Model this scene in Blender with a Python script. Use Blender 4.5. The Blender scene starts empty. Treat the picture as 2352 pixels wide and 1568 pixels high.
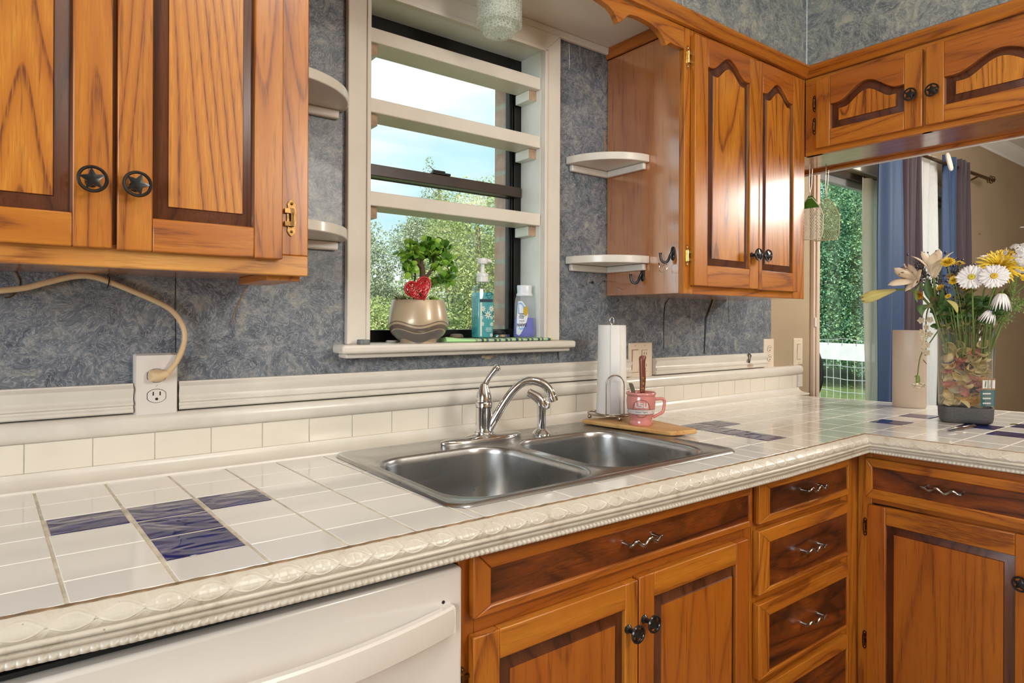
import bpy, bmesh, math, random
from mathutils import Vector, Matrix, Euler
R = random.Random(7)
SC = bpy.context.scene
COL = SC.collection
H = 0.92            # height of the countertop above the floor; lengths below are measured from the countertop
PI = math.pi

# ------------------------------------------------------------------ camera
def make_camera():
    yaw, roll, f = 0.6503, 0.0046, 1474.5
    fwd = Vector((math.sin(yaw), math.cos(yaw), 0)); rt = Vector((math.cos(yaw), -math.sin(yaw), 0)); up = Vector((0, 0, 1))
    c, s = math.cos(roll), math.sin(roll)
    X = rt*c + up*s; Y = up*c - rt*s; Z = -fwd
    cd = bpy.data.cameras.new('camera'); cd.sensor_width = 36; cd.sensor_fit = 'HORIZONTAL'
    cd.lens = f/2352*36; cd.shift_y = -48.7/2352; cd.clip_start = 0.02; cd.clip_end = 300
    o = bpy.data.objects.new('camera', cd); COL.objects.link(o)
    m = Matrix(((X.x, Y.x, Z.x, -0.5866), (X.y, Y.y, Z.y, -1.5685), (X.z, Y.z, Z.z, 0.3251+H), (0, 0, 0, 1)))
    o.matrix_world = m; SC.camera = o
make_camera()

# ------------------------------------------------------------------ view transform
SC.view_settings.view_transform = 'Standard'; SC.view_settings.look = 'None'
SC.view_settings.exposure = 0.32; SC.view_settings.gamma = 1.0; SC.view_settings.use_curve_mapping = False
SC.cycles.use_denoising = True
SC.cycles.max_bounces = 8; SC.cycles.diffuse_bounces = 5; SC.cycles.glossy_bounces = 4; SC.cycles.transparent_max_bounces = 24
SC.cycles.caustics_reflective = False; SC.cycles.caustics_refractive = False
SC.cycles.sample_clamp_indirect = 6.0

# ------------------------------------------------------------------ sky: pale blue with white cloud
def make_world():
    w = bpy.data.worlds.new('sky'); SC.world = w; w.use_nodes = True; nt = w.node_tree; nt.nodes.clear()
    out = nt.nodes.new('ShaderNodeOutputWorld'); bg = nt.nodes.new('ShaderNodeBackground')
    tc = nt.nodes.new('ShaderNodeTexCoord'); mp = nt.nodes.new('ShaderNodeMapping'); mp.inputs['Scale'].default_value = (1, 1, 3.0)
    no = nt.nodes.new('ShaderNodeTexNoise'); no.inputs['Scale'].default_value = 2.6; no.inputs['Detail'].default_value = 6
    cr = nt.nodes.new('ShaderNodeValToRGB')
    cr.color_ramp.elements[0].position = 0.36; cr.color_ramp.elements[0].color = (0.50, 0.80, 0.90, 1)
    cr.color_ramp.elements[1].position = 0.60; cr.color_ramp.elements[1].color = (0.94, 0.97, 0.96, 1)
    nt.links.new(tc.outputs['Generated'], mp.inputs['Vector']); nt.links.new(mp.outputs['Vector'], no.inputs['Vector'])
    nt.links.new(no.outputs['Fac'], cr.inputs['Fac']); nt.links.new(cr.outputs['Color'], bg.inputs['Color'])
    bg.inputs['Strength'].default_value = 1.05
    nt.links.new(bg.outputs['Background'], out.inputs['Surface'])
make_world()

# ------------------------------------------------------------------ sun, room lamps, added kitchen fill, daylight from the side window
def lamp(name, kind, loc, target, power, color, size=0.5, size_y=None, angle=None, spread=None):
    d = bpy.data.lights.new(name, kind); d.energy = power; d.color = color
    if kind == 'AREA':
        d.size = size
        if size_y: d.shape = 'RECTANGLE'; d.size_y = size_y
        else: d.shape = 'DISK'
        if spread: d.spread = spread
    if kind == 'POINT': d.shadow_soft_size = size
    if kind == 'SUN': d.angle = angle or 0.01
    o = bpy.data.objects.new(name, d); COL.objects.link(o)
    p = Vector(loc) + Vector((0, 0, H)); o.location = p
    o.rotation_euler = (Vector(target) + Vector((0, 0, H)) - p).to_track_quat('-Z', 'Y').to_euler()
    return o
lamp('sun', 'SUN', (-8, -5, 12), (2, 4, 0), 7.5, (1.0, 0.95, 0.86), angle=0.02)
lamp('kitchen_fill_light', 'POINT', (0.95, -2.75, 1.12), (0.95, -2.75, 0), 66, (1.0, 0.965, 0.905), size=0.30)  # added unseen point source for even room fill, no fixture there
lamp('ceiling_lamp_light', 'AREA', (0.08, -1.42, 1.60), (0.08, -1.42, 0), 8.0, (1.0, 0.94, 0.85), size=0.5)
lamp('dining_lamp_light', 'POINT', (3.0, -1.25, 1.09), (3.0, -1.25, 0), 52, (1.0, 0.95, 0.87), size=0.17)
lamp('side_window_daylight', 'AREA', (-2.35, -1.75, 0.55), (1.0, -1.2, 0.1), 42, (0.86, 0.93, 1.0), size=1.3, size_y=1.1)

# ------------------------------------------------------------------ mesh builder
class MB:
    def __init__(s): s.v = []; s.f = []; s.m = []; s.uv = None
    def add(s, vs, fs, m=0):
        b = len(s.v); s.v.extend([tuple(p) for p in vs])
        for f in fs: s.f.append(tuple(b+i for i in f)); s.m.append(m)
        return s
    def box(s, x0, x1, y0, y1, z0, z1, m=0):
        return s.add([(x0,y0,z0),(x1,y0,z0),(x1,y1,z0),(x0,y1,z0),(x0,y0,z1),(x1,y0,z1),(x1,y1,z1),(x0,y1,z1)],
              [(0,3,2,1),(4,5,6,7),(0,1,5,4),(1,2,6,5),(2,3,7,6),(3,0,4,7)], m)
    def prism(s, poly, P, d0, d1, m=0):
        n = len(poly); vs = [P(u,v,d0) for u,v in poly] + [P(u,v,d1) for u,v in poly]
        fs = [tuple(range(n-1,-1,-1)), tuple(range(n,2*n))] + [(i,(i+1)%n,n+(i+1)%n,n+i) for i in range(n)]
        return s.add(vs, fs, m)
    def loft(s, loops, m=0, closed=True, cap0=True, cap1=True, ring=False):
        n = len(loops[0]); vs = [p for l in loops for p in l]; fs = []
        L = len(loops)
        for k in range(L if ring else L-1):
            k2 = (k+1) % L
            for i in range(n if closed else n-1):
                j = (i+1) % n; fs.append((k*n+i, k*n+j, k2*n+j, k2*n+i))
        if closed and not ring:
            if cap0: fs.append(tuple(range(n-1,-1,-1)))
            if cap1: fs.append(tuple((L-1)*n+i for i in range(n)))
        return s.add(vs, fs, m)
    def tube(s, pts, r, seg=8, m=0, closed=False):
        pts = [Vector(p) for p in pts]; n = len(pts)
        rr = r if isinstance(r, (list, tuple)) else [r]*n
        loops = []; ref = None
        for i, p in enumerate(pts):
            if closed: t = pts[(i+1)%n] - pts[i-1]
            else: t = pts[min(i+1,n-1)] - pts[max(i-1,0)]
            t = t.normalized() if t.length > 1e-9 else Vector((0,0,1))
            if ref is None:
                ref = Vector((0,0,1)) if abs(t.z) < 0.9 else Vector((1,0,0))
            a = (ref - t*ref.dot(t))
            if a.length < 1e-6: a = t.orthogonal()
            a.normalize(); b = t.cross(a); ref = a
            loops.append([p + (a*math.cos(2*PI*k/seg) + b*math.sin(2*PI*k/seg))*rr[i] for k in range(seg)])
        return s.loft(loops, m, True, True, True, ring=closed)
    def lathe(s, prof, c=(0,0,0), seg=32, m=0, frame=None, cap0=True, cap1=True, sx=1, sy=1):
        c = Vector(c); ax = frame or (Vector((1,0,0)), Vector((0,1,0)), Vector((0,0,1)))
        loops = [[c + ax[0]*(r*sx*math.cos(2*PI*k/seg)) + ax[1]*(r*sy*math.sin(2*PI*k/seg)) + ax[2]*z for k in range(seg)] for r, z in prof]
        return s.loft(loops, m, True, cap0, cap1)
    def ball(s, c, r, m=0, seg=10, ring=6, sc=(1,1,1)):
        c = Vector(c); loops = []
        for i in range(1, ring):
            a = PI*i/ring
            loops.append([c + Vector((r*math.sin(a)*math.cos(2*PI*k/seg)*sc[0], r*math.sin(a)*math.sin(2*PI*k/seg)*sc[1], -r*math.cos(a)*sc[2])) for k in range(seg)])
        return s.loft(loops, m)
    def sheet(s, grid, m=0):
        n = len(grid[0]); vs = [p for row in grid for p in row]
        fs = [(i*n+j, i*n+j+1, (i+1)*n+j+1, (i+1)*n+j) for i in range(len(grid)-1) for j in range(n-1)]
        return s.add(vs, fs, m)

def frame_of(axis, up=(0,0,1)):
    z = Vector(axis).normalized(); u = Vector(up)
    x = u.cross(z)
    if x.length < 1e-4: x = Vector((1,0,0)).cross(z)
    x.normalize(); return (x, z.cross(x), z)

def wpos(o):
    p = Vector((0,0,0))
    while o is not None: p += o.location; o = o.parent
    return p

def build(name, mb, mats, parent=None, smooth=40, bev=0, seg=2, solid=0, recalc=True):
    """one mesh object; coordinates given in countertop-based world space"""
    if not isinstance(mats, (list, tuple)): mats = [mats]
    me = bpy.data.meshes.new(name)
    off = (wpos(parent) if parent else Vector((0,0,H))) - Vector((0,0,H))
    if parent is None: off = Vector((0,0,0))
    me.from_pydata([(p[0]-off.x, p[1]-off.y, p[2]-off.z) for p in mb.v], [], mb.f)
    for mt in mats: me.materials.append(mt)
    me.polygons.foreach_set('material_index', mb.m)
    if mb.uv:
        ul = me.uv_layers.new(name='UVMap')
        for lp in me.loops: ul.data[lp.index].uv = mb.uv[lp.vertex_index]
    if recalc:
        bm = bmesh.new(); bm.from_mesh(me); bmesh.ops.recalc_face_normals(bm, faces=bm.faces); bm.to_mesh(me); bm.free()
    if smooth:
        me.polygons.foreach_set('use_smooth', [True]*len(me.polygons)); me.set_sharp_from_angle(angle=math.radians(smooth))
    o = bpy.data.objects.new(name, me); COL.objects.link(o)
    if parent: o.parent = parent
    else: o.location = (0,0,H)
    if bev:
        b = o.modifiers.new('bevel', 'BEVEL'); b.width = bev; b.segments = seg; b.limit_method = 'ANGLE'; b.angle_limit = math.radians(50); b.harden_normals = False
    if solid:
        b = o.modifiers.new('solid', 'SOLIDIFY'); b.thickness = solid; b.offset = 0
    return o

def tag(o, label, cat, group=None, kind=None):
    if label: o['label'] = label
    if cat: o['category'] = cat
    if group: o['group'] = group
    if kind: o['kind'] = kind
    return o
def thing(name, loc, label, cat, group=None):
    o = bpy.data.objects.new(name, None); COL.objects.link(o); o.empty_display_size = 0.05
    o.location = (loc[0], loc[1], loc[2]+H); return tag(o, label, cat, group)
def struct(o): o['kind'] = 'structure'; return o
def copy_tree(o, parent=None):
    c = o.copy(); COL.objects.link(c)
    if parent: c.parent = parent
    for ch in list(o.children): copy_tree(ch, c)
    return c

# ------------------------------------------------------------------ materials
def lin(r, g, b):
    f = lambda c: (c/12.92 if c <= 0.04045 else ((c+0.055)/1.055)**2.4)
    return (f(r/255), f(g/255), f(b/255), 1)
class NT:
    def __init__(s, name):
        s.mat = bpy.data.materials.new(name); s.mat.use_nodes = True; s.nt = s.mat.node_tree
        s.b = s.nt.nodes['Principled BSDF']; s.out = s.nt.nodes['Material Output']
    def n(s, t, props=None, **kw):
        nd = s.nt.nodes.new(t)
        for k, v in (props or {}).items(): setattr(nd, k, v)
        for k, v in kw.items(): s.set(nd, k, v)
        return nd
    def set(s, nd, k, v):
        k2 = int(k[1:]) if k[0] == 'i' and k[1:].isdigit() else k.replace('_', ' ')
        sock = nd.inputs[k2]
        if isinstance(v, bpy.types.NodeSocket): s.nt.links.new(v, sock)
        elif isinstance(v, bpy.types.Node): s.nt.links.new(v.outputs[0], sock)
        else: sock.default_value = v
    def math(s, op, a, b=0.0, c=0.0):
        nd = s.nt.nodes.new('ShaderNodeMath'); nd.operation = op
        for i, v in enumerate((a, b, c)):
            if isinstance(v, (bpy.types.NodeSocket,)): s.nt.links.new(v, nd.inputs[i])
            elif isinstance(v, bpy.types.Node): s.nt.links.new(v.outputs[0], nd.inputs[i])
            else: nd.inputs[i].default_value = v
        return nd.outputs[0]
    def ramp(s, fac, stops, interp='LINEAR'):
        nd = s.nt.nodes.new('ShaderNodeValToRGB'); cr = nd.color_ramp; cr.interpolation = interp
        while len(cr.elements) < len(stops): cr.elements.new(0.5)
        for e, (p, c) in zip(cr.elements, stops):
            e.position = p; e.color = c if len(c) == 4 else (*c, 1)
        s.nt.links.new(fac if isinstance(fac, bpy.types.NodeSocket) else fac.outputs[0], nd.inputs[0]); return nd.outputs[0]
    def mix(s, fac, a, b, mode='MIX'):
        nd = s.nt.nodes.new('ShaderNodeMix'); nd.data_type = 'RGBA'; nd.blend_type = mode
        for i, v in ((0, fac), (6, a), (7, b)):
            if isinstance(v, bpy.types.NodeSocket): s.nt.links.new(v, nd.inputs[i])
            else: nd.inputs[i].default_value = v
        return nd.outputs[2]
    def obj(s): return s.n('ShaderNodeTexCoord').outputs['Object']
    def mapping(s, vec, scale=(1,1,1), loc=(0,0,0), rot=(0,0,0)):
        nd = s.n('ShaderNodeMapping'); s.nt.links.new(vec, nd.inputs[0])
        nd.inputs['Scale'].default_value = scale; nd.inputs['Location'].default_value = loc; nd.inputs['Rotation'].default_value = rot
        return nd.outputs[0]
    def noise(s, vec, scale=5, detail=2, rough=0.5, dist=0.0, out='Fac'):
        nd = s.n('ShaderNodeTexNoise'); s.nt.links.new(vec, nd.inputs['Vector'])
        nd.inputs['Scale'].default_value = scale; nd.inputs['Detail'].default_value = detail
        nd.inputs['Roughness'].default_value = rough; nd.inputs['Distortion'].default_value = dist
        return nd.outputs[out]
    def bump(s, h, strength=0.2, dist=0.002):
        nd = s.n('ShaderNodeBump'); nd.inputs['Strength'].default_value = strength; nd.inputs['Distance'].default_value = dist
        s.nt.links.new(h, nd.inputs['Height']); s.nt.links.new(nd.outputs[0], s.b.inputs['Normal'])
    def p(s, **kw):
        for k, v in kw.items(): s.set(s.b, k, v)
        return s
def plain(name, col, rough=0.5, metal=0.0, coat=0.0, var=0.0, vscale=8, bump=0.0, bscale=40, **kw):
    t = NT(name)
    if var:
        f = t.noise(t.obj(), vscale, 4, 0.6)
        d = tuple(c*(1-var) for c in col[:3]) + (1,); l = tuple(min(1, c*(1+var*0.7)) for c in col[:3]) + (1,)
        t.p(Base_Color=t.ramp(f, [(0.3, d), (0.7, l)]))
    else: t.p(Base_Color=col)
    t.p(Roughness=rough, Metallic=metal, Coat_Weight=coat, Coat_Roughness=0.12)
    if bump: t.bump(t.noise(t.obj(), bscale, 3), bump, 0.002)
    t.p(**kw); return t.mat

def wood(name, light, mid, dark, axis, rough=0.36, coat=0.25, rings=15.0, cross=4.2, along=0.5, ringdark=0.62, blotch=0.0, coat_ior=1.5, coat_rough=0.2):
    t = NT(name)
    ri = t.n('ShaderNodeObjectInfo').outputs['Random']
    off = t.n('ShaderNodeCombineXYZ', X=t.math('MULTIPLY', ri, 37.0), Y=t.math('MULTIPLY', ri, 91.0), Z=t.math('MULTIPLY', ri, 53.0)).outputs[0]
    v = t.n('ShaderNodeVectorMath', {'operation': 'ADD'}, i0=t.obj(), i1=off).outputs[0]
    def sc(a, b): return tuple(b if 'xyz'[i] == axis else a for i in range(3))
    n1 = t.noise(t.mapping(v, sc(cross, along)), 1.0, 1.5, 0.45, 0.4)
    ring = t.math('FRACT', t.math('MULTIPLY', n1, rings))
    n2 = t.noise(t.mapping(v, sc(170, 7)), 1.0, 3, 0.65)
    n5 = t.noise(t.mapping(v, sc(420, 26)), 1.0, 2, 0.6)
    rc = t.ramp(ring, [(0.0, dark), (0.05, dark), (0.17, mid), (0.60, light), (0.95, mid), (1.0, dark)])
    brk = t.ramp(n5, [(0.36, (0.25,)*3), (0.58, (1,)*3)])
    base = t.mix(t.math('MULTIPLY', brk, ringdark*1.25), mid, rc)
    st = t.ramp(n2, [(0.30, (0.50, 0.42, 0.36)), (0.45, (1, 1, 1)), (1.0, (1.06, 1.04, 1.0))])
    base = t.mix(0.8, base, st, 'MULTIPLY')
    n3 = t.noise(t.mapping(v, sc(3.0, 1.6)), 1.0, 3, 0.55)
    tint = t.ramp(n3, [(0.25, (0.86, 0.66, 0.50)), (0.5, (1, 1, 1)), (0.8, (1.10, 1.10, 1.0))])
    base = t.mix(0.75, base, tint, 'MULTIPLY')
    if blotch:
        n4 = t.noise(t.mapping(v, sc(14, 6)), 1.0, 6, 0.65, 0.8)
        bl = t.ramp(n4, [(0.34, (0.22, 0.17, 0.13)), (0.5, (1, 1, 1)), (0.72, (1.7, 1.5, 1.2))])
        base = t.mix(blotch, base, bl, 'MULTIPLY')
    t.p(Base_Color=base, Roughness=rough, Coat_Weight=coat, Coat_Roughness=coat_rough, Coat_IOR=coat_ior)
    t.bump(n2, 0.12, 0.001); return t.mat
OL, OM, OD = (0.53, 0.200, 0.018, 1), (0.41, 0.128, 0.010, 1), (0.14, 0.031, 0.004, 1)
W = {}
for ax in 'xyz': W[ax] = wood('oak_stained_'+ax, OL, OM, OD, ax)
for ax in 'xyz': W['r'+ax] = wood('oak_reddish_'+ax, (0.46, 0.145, 0.012, 1), (0.36, 0.098, 0.008, 1), (0.13, 0.027, 0.003, 1), ax, ringdark=0.4)
W['field'] = wood('oak_panel', (0.58, 0.235, 0.025, 1), (0.44, 0.145, 0.012, 1), (0.14, 0.032, 0.005, 1), 'z', rings=19, cross=5.0, along=0.5, ringdark=0.75)
W['ply'] = wood('birch_ply_side', (0.52, 0.20, 0.045, 1), (0.42, 0.135, 0.026, 1), (0.26, 0.07, 0.013, 1), 'z', rough=0.30, coat=1.0, coat_ior=2.8, coat_rough=0.15, rings=4, ringdark=0.4)
W['groove'] = wood('dark_stain_bevel', (0.135, 0.040, 0.012, 1), (0.085, 0.022, 0.007, 1), (0.024, 0.007, 0.003, 1), 'z', rough=0.3)
for ax in 'xy': W['d'+ax] = wood('dark_drawer_'+ax, (0.20, 0.050, 0.007, 1), (0.100, 0.022, 0.004, 1), (0.018, 0.005, 0.002, 1), ax, rings=7, cross=6, along=1.2, ringdark=0.7, blotch=0.95)
W['pale'] = wood('worn_oak_rail', (0.68, 0.36, 0.10, 1), (0.55, 0.235, 0.045, 1), (0.27, 0.085, 0.014, 1), 'x', rough=0.35)
W['gloss'] = wood('varnished_underside', (0.40, 0.125, 0.014, 1), (0.33, 0.085, 0.010, 1), (0.14, 0.028, 0.004, 1), 'y', coat=1.0, coat_ior=2.2, coat_rough=0.12)
W['inside'] = plain('cabinet_inside_shade', (0.02, 0.010, 0.006, 1), 0.8, var=0.3)  # near-black body colour stands in for the shade inside the cabinets
W['board'] = wood('maple_board', (0.72, 0.46, 0.20, 1), (0.62, 0.36, 0.13, 1), (0.42, 0.20, 0.06, 1), 'y', rough=0.45, coat=0.1, rings=5, ringdark=0.4)
M = {}
M['cream'] = plain('cream_gloss_paint', (0.70, 0.655, 0.58, 1), 0.32, coat=0.25, var=0.06, vscale=14, bump=0.06, bscale=30)
M['cream2'] = plain('cream_window_paint', (0.73, 0.675, 0.59, 1), 0.42, var=0.06, vscale=10, bump=0.08, bscale=60)
M['white_paint'] = plain('white_paint', (0.80, 0.80, 0.74, 1), 0.4, var=0.05)
M['ceil'] = plain('ceiling_paint', (0.72, 0.67, 0.58, 1), 0.7, var=0.05, vscale=4)
M['ceil_white'] = plain('ceiling_white_paint', (0.84, 0.83, 0.80, 1), 0.7, var=0.03, vscale=4)
M['tan'] = plain('tan_wall_paint', (0.41, 0.315, 0.205, 1), 0.65, var=0.06, vscale=3, bump=0.1, bscale=120)
M['floor'] = plain('vinyl_floor', (0.26, 0.19, 0.13, 1), 0.45, var=0.25, vscale=6)
M['tile'] = plain('white_glazed_tile', (0.77, 0.745, 0.70, 1), 0.10, coat=0.5, var=0.03, vscale=3, bump=0.10, bscale=9)
M['tile_wall'] = plain('cream_wall_tile', (0.76, 0.70, 0.60, 1), 0.2, coat=0.4, var=0.05, vscale=6, bump=0.06, bscale=12)
def blue_tile():
    t = NT('cobalt_glazed_tile'); v = t.obj()
    f = t.noise(v, 30, 4, 0.5, 1.2)
    t.p(Base_Color=t.ramp(f, [(0.3, (0.006, 0.009, 0.06, 1)), (0.7, (0.022, 0.022, 0.16, 1))]), Roughness=0.08, Coat_Weight=0.0, Specular_IOR_Level=0.35)
    t.bump(t.noise(t.mapping(v, (11, 20, 11)), 1.0, 1.0, 0.4, 1.2), 0.5, 0.008); return t.mat
M['tile_blue'] = blue_tile()
M['grout'] = plain('grout', (0.66, 0.60, 0.48, 1), 0.8, var=0.3, vscale=30)
M['caulk'] = plain('brown_caulk', (0.30, 0.20, 0.11, 1), 0.8, var=0.5, vscale=40)
def steel():
    t = NT('brushed_steel'); v = t.obj()
    n = t.noise(t.mapping(v, (3, 14, 14)), 1.0, 2, 0.5)
    t.p(Base_Color=t.ramp(n, [(0.3, (0.45, 0.445, 0.435, 1)), (0.7, (0.50, 0.495, 0.485, 1))]), Metallic=1.0, Roughness=t.ramp(n, [(0.3, (0.26,)*3), (0.7, (0.30,)*3)]))
    return t.mat
M['steel'] = steel()
M['chrome'] = plain('chrome', (0.72, 0.72, 0.72, 1), 0.05, 1.0)
M['wire'] = plain('dull_chrome_wire', (0.42, 0.36, 0.28, 1), 0.22, 1.0)
M['black_metal'] = plain('black_metal', (0.012, 0.013, 0.015, 1), 0.30, 0.4, coat=0.4, var=0.3)
M['pull'] = plain('pewter_pull', (0.42, 0.40, 0.38, 1), 0.2, 1.0, var=0.4, vscale=60)
M['brass'] = plain('antique_brass', (0.20, 0.11, 0.04, 1), 0.30, 1.0, var=0.6, vscale=60)
M['bright_brass'] = plain('polished_brass', (0.75, 0.55, 0.24, 1), 0.18, 1.0)
M['appliance'] = plain('white_appliance_enamel', (0.74, 0.69, 0.63, 1), 0.25, coat=0.3, var=0.02)
M['rubber'] = plain('black_rubber', (0.006, 0.008, 0.008, 1), 0.5, var=0.3, vscale=50)
M['plate'] = plain('white_plate', (0.74, 0.69, 0.64, 1), 0.3, coat=0.2, var=0.02)
M['plate_cream'] = plain('cream_plate', (0.78, 0.67, 0.53, 1), 0.3, coat=0.2, var=0.02)
M['cord'] = plain('almond_cord', (0.66, 0.48, 0.27, 1), 0.4, coat=0.1, var=0.12, vscale=10)
M['dark'] = plain('dark_slot', (0.01, 0.008, 0.006, 1), 0.6, var=0.2)
M['bronze'] = plain('dark_bronze_frame', (0.010, 0.009, 0.008, 1), 0.30, 0.3, var=0.3, vscale=20)
M['bronze_brown'] = plain('brown_bronze_rail', (0.045, 0.032, 0.024, 1), 0.32, 0.2, var=0.2, vscale=20)
def glass(name, tint=(1,1,1,1), gl=0.08, rough=0.0):
    t = NT(name); nt = t.nt; nt.nodes.remove(t.b)
    tr = t.n('ShaderNodeBsdfTransparent', Color=tint); g = t.n('ShaderNodeBsdfGlossy', Color=(1,1,1,1), Roughness=rough)
    fr = t.n('ShaderNodeLayerWeight'); fac = t.math('ADD', t.math('MULTIPLY', t.math('POWER', fr.outputs['Facing'], 4.0), 0.55), 0.035+gl*0.2)
    mx = t.n('ShaderNodeMixShader'); nt.links.new(fac, mx.inputs[0]); nt.links.new(tr.outputs[0], mx.inputs[1]); nt.links.new(g.outputs[0], mx.inputs[2])
    nt.links.new(mx.outputs[0], t.out.inputs['Surface']); return t.mat
M['glass'] = glass('window_glass', (0.97, 0.99, 0.98, 1), 0.0)
def glow(name, col, diff=0.75, clear=0.35):
    """translucent liquid or frosted plastic: part diffuse, part translucent, part see-through"""
    t = NT(name); nt = t.nt; t.p(Base_Color=col, Roughness=0.2, Coat_Weight=0.4)
    tl = t.n('ShaderNodeBsdfTranslucent', Color=col); tr = t.n('ShaderNodeBsdfTransparent', Color=tuple(0.25+0.75*c for c in col[:3])+(1,)); a = t.n('ShaderNodeMixShader'); b = t.n('ShaderNodeMixShader')
    a.inputs[0].default_value = 1-diff; nt.links.new(t.b.outputs[0], a.inputs[1]); nt.links.new(tl.outputs[0], a.inputs[2]); b.inputs[0].default_value = clear; nt.links.new(a.outputs[0], b.inputs[1]); nt.links.new(tr.outputs[0], b.inputs[2]); nt.links.new(b.outputs[0], t.out.inputs['Surface']); return t.mat
M['frost'] = glow('frosted_clear_plastic', (0.90, 0.91, 0.93, 1), 0.6, 0.74)
M['clear'] = glass('clear_plastic', (0.93, 0.94, 0.93, 1), 0.12, 0.05)
def screen():
    t = NT('insect_screen'); nt = t.nt
    d = t.b; t.p(Base_Color=(0.75, 0.8, 0.8, 1), Roughness=0.7)
    tr = t.n('ShaderNodeBsdfTransparent'); mx = t.n('ShaderNodeMixShader')
    v = t.n('ShaderNodeSeparateXYZ'); nt.links.new(t.obj(), v.inputs[0])
    a = t.math('PINGPONG', t.math('MULTIPLY', v.outputs[0], 900), 1.0); b = t.math('PINGPONG', t.math('MULTIPLY', v.outputs[2], 900), 1.0)
    f = t.math('MULTIPLY', t.math('MAXIMUM', a, b), 0.07)
    nt.links.new(f, mx.inputs[0]); nt.links.new(tr.outputs[0], mx.inputs[1]); nt.links.new(d.outputs[0], mx.inputs[2]); nt.links.new(mx.outputs[0], t.out.inputs['Surface'])
    return t.mat
M['screen'] = screen()
def wallpaper(name, cols, vein, s=1.0):
    t = NT(name); v = t.obj()
    warp = t.noise(v, 9*s, 3, 0.5, 0.0, 'Color')
    v2 = t.n('ShaderNodeVectorMath', {'operation': 'MULTIPLY_ADD'}, i0=warp, i1=(0.10/s,)*3, i2=v).outputs[0]
    n1 = t.noise(v2, 22*s, 7, 0.62, 1.2)
    base = t.ramp(n1, [(0.30, cols[0]), (0.46, cols[1]), (0.56, cols[2]), (0.70, cols[3])])
    n2 = t.noise(v2, 34*s, 4, 0.6, 3.0)
    ve = t.math('ABSOLUTE', t.math('SUBTRACT', n2, 0.5))
    vm = t.ramp(ve, [(0.0, (0.75,)*3), (0.035, (0,)*3)])
    c = t.mix(vm, base, vein)
    n3 = t.noise(v2, 15*s, 5, 0.6, 2.0)
    dk = t.ramp(t.math('ABSOLUTE', t.math('SUBTRACT', n3, 0.47)), [(0.0, (0.60, 0.62, 0.66)), (0.04, (1,1,1))])
    c = t.mix(0.8, c, dk, 'MULTIPLY')
    big = t.ramp(t.noise(v, 3.2, 3, 0.5), [(0.3, (0.88, 0.90, 0.93)), (0.7, (1.10, 1.08, 1.04))])
    c = t.mix(1.0, c, big, 'MULTIPLY')
    t.p(Base_Color=c, Roughness=0.38, Coat_Weight=0.1); t.bump(n1, 0.08, 0.001); return t.mat
M['paper'] = wallpaper('agate_wallpaper', [(0.062,0.073,0.098,1),(0.118,0.140,0.176,1),(0.182,0.202,0.225,1),(0.33,0.32,0.29,1)], (0.42,0.43,0.43,1))
M['paper_lit'] = wallpaper('agate_wallpaper_lit', [(0.10,0.12,0.135,1),(0.19,0.215,0.225,1),(0.27,0.29,0.265,1),(0.42,0.41,0.33,1)], (0.46,0.47,0.44,1), 0.8)  # same paper on the bulkhead, with the room light worked into paler colours
def brick():
    t = NT('red_brick'); br = t.n('ShaderNodeTexBrick'); v = t.mapping(t.obj(), (1,1,1), rot=(PI/2,0,0))
    sp = t.n('ShaderNodeSeparateXYZ'); t.nt.links.new(t.obj(), sp.inputs[0])
    cm = t.n('ShaderNodeCombineXYZ', X=t.math('ADD', sp.outputs[0], sp.outputs[1]), Y=sp.outputs[2]); t.nt.links.new(cm.outputs[0], br.inputs['Vector'])
    br.inputs['Color1'].default_value = (0.68,0.42,0.34,1); br.inputs['Color2'].default_value = (0.60,0.35,0.28,1); br.inputs['Mortar'].default_value = (0.55,0.50,0.44,1)
    br.inputs['Scale'].default_value = 1.0; br.inputs['Brick Width'].default_value = 0.42; br.inputs['Row Height'].default_value = 0.075; br.inputs['Mortar Size'].default_value = 0.008
    n = t.noise(t.obj(), 40, 4); t.p(Base_Color=t.mix(0.4, br.outputs[0], n, 'OVERLAY'), Roughness=0.9); t.bump(n, 0.4, 0.004); return t.mat
M['brick'] = brick()
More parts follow.
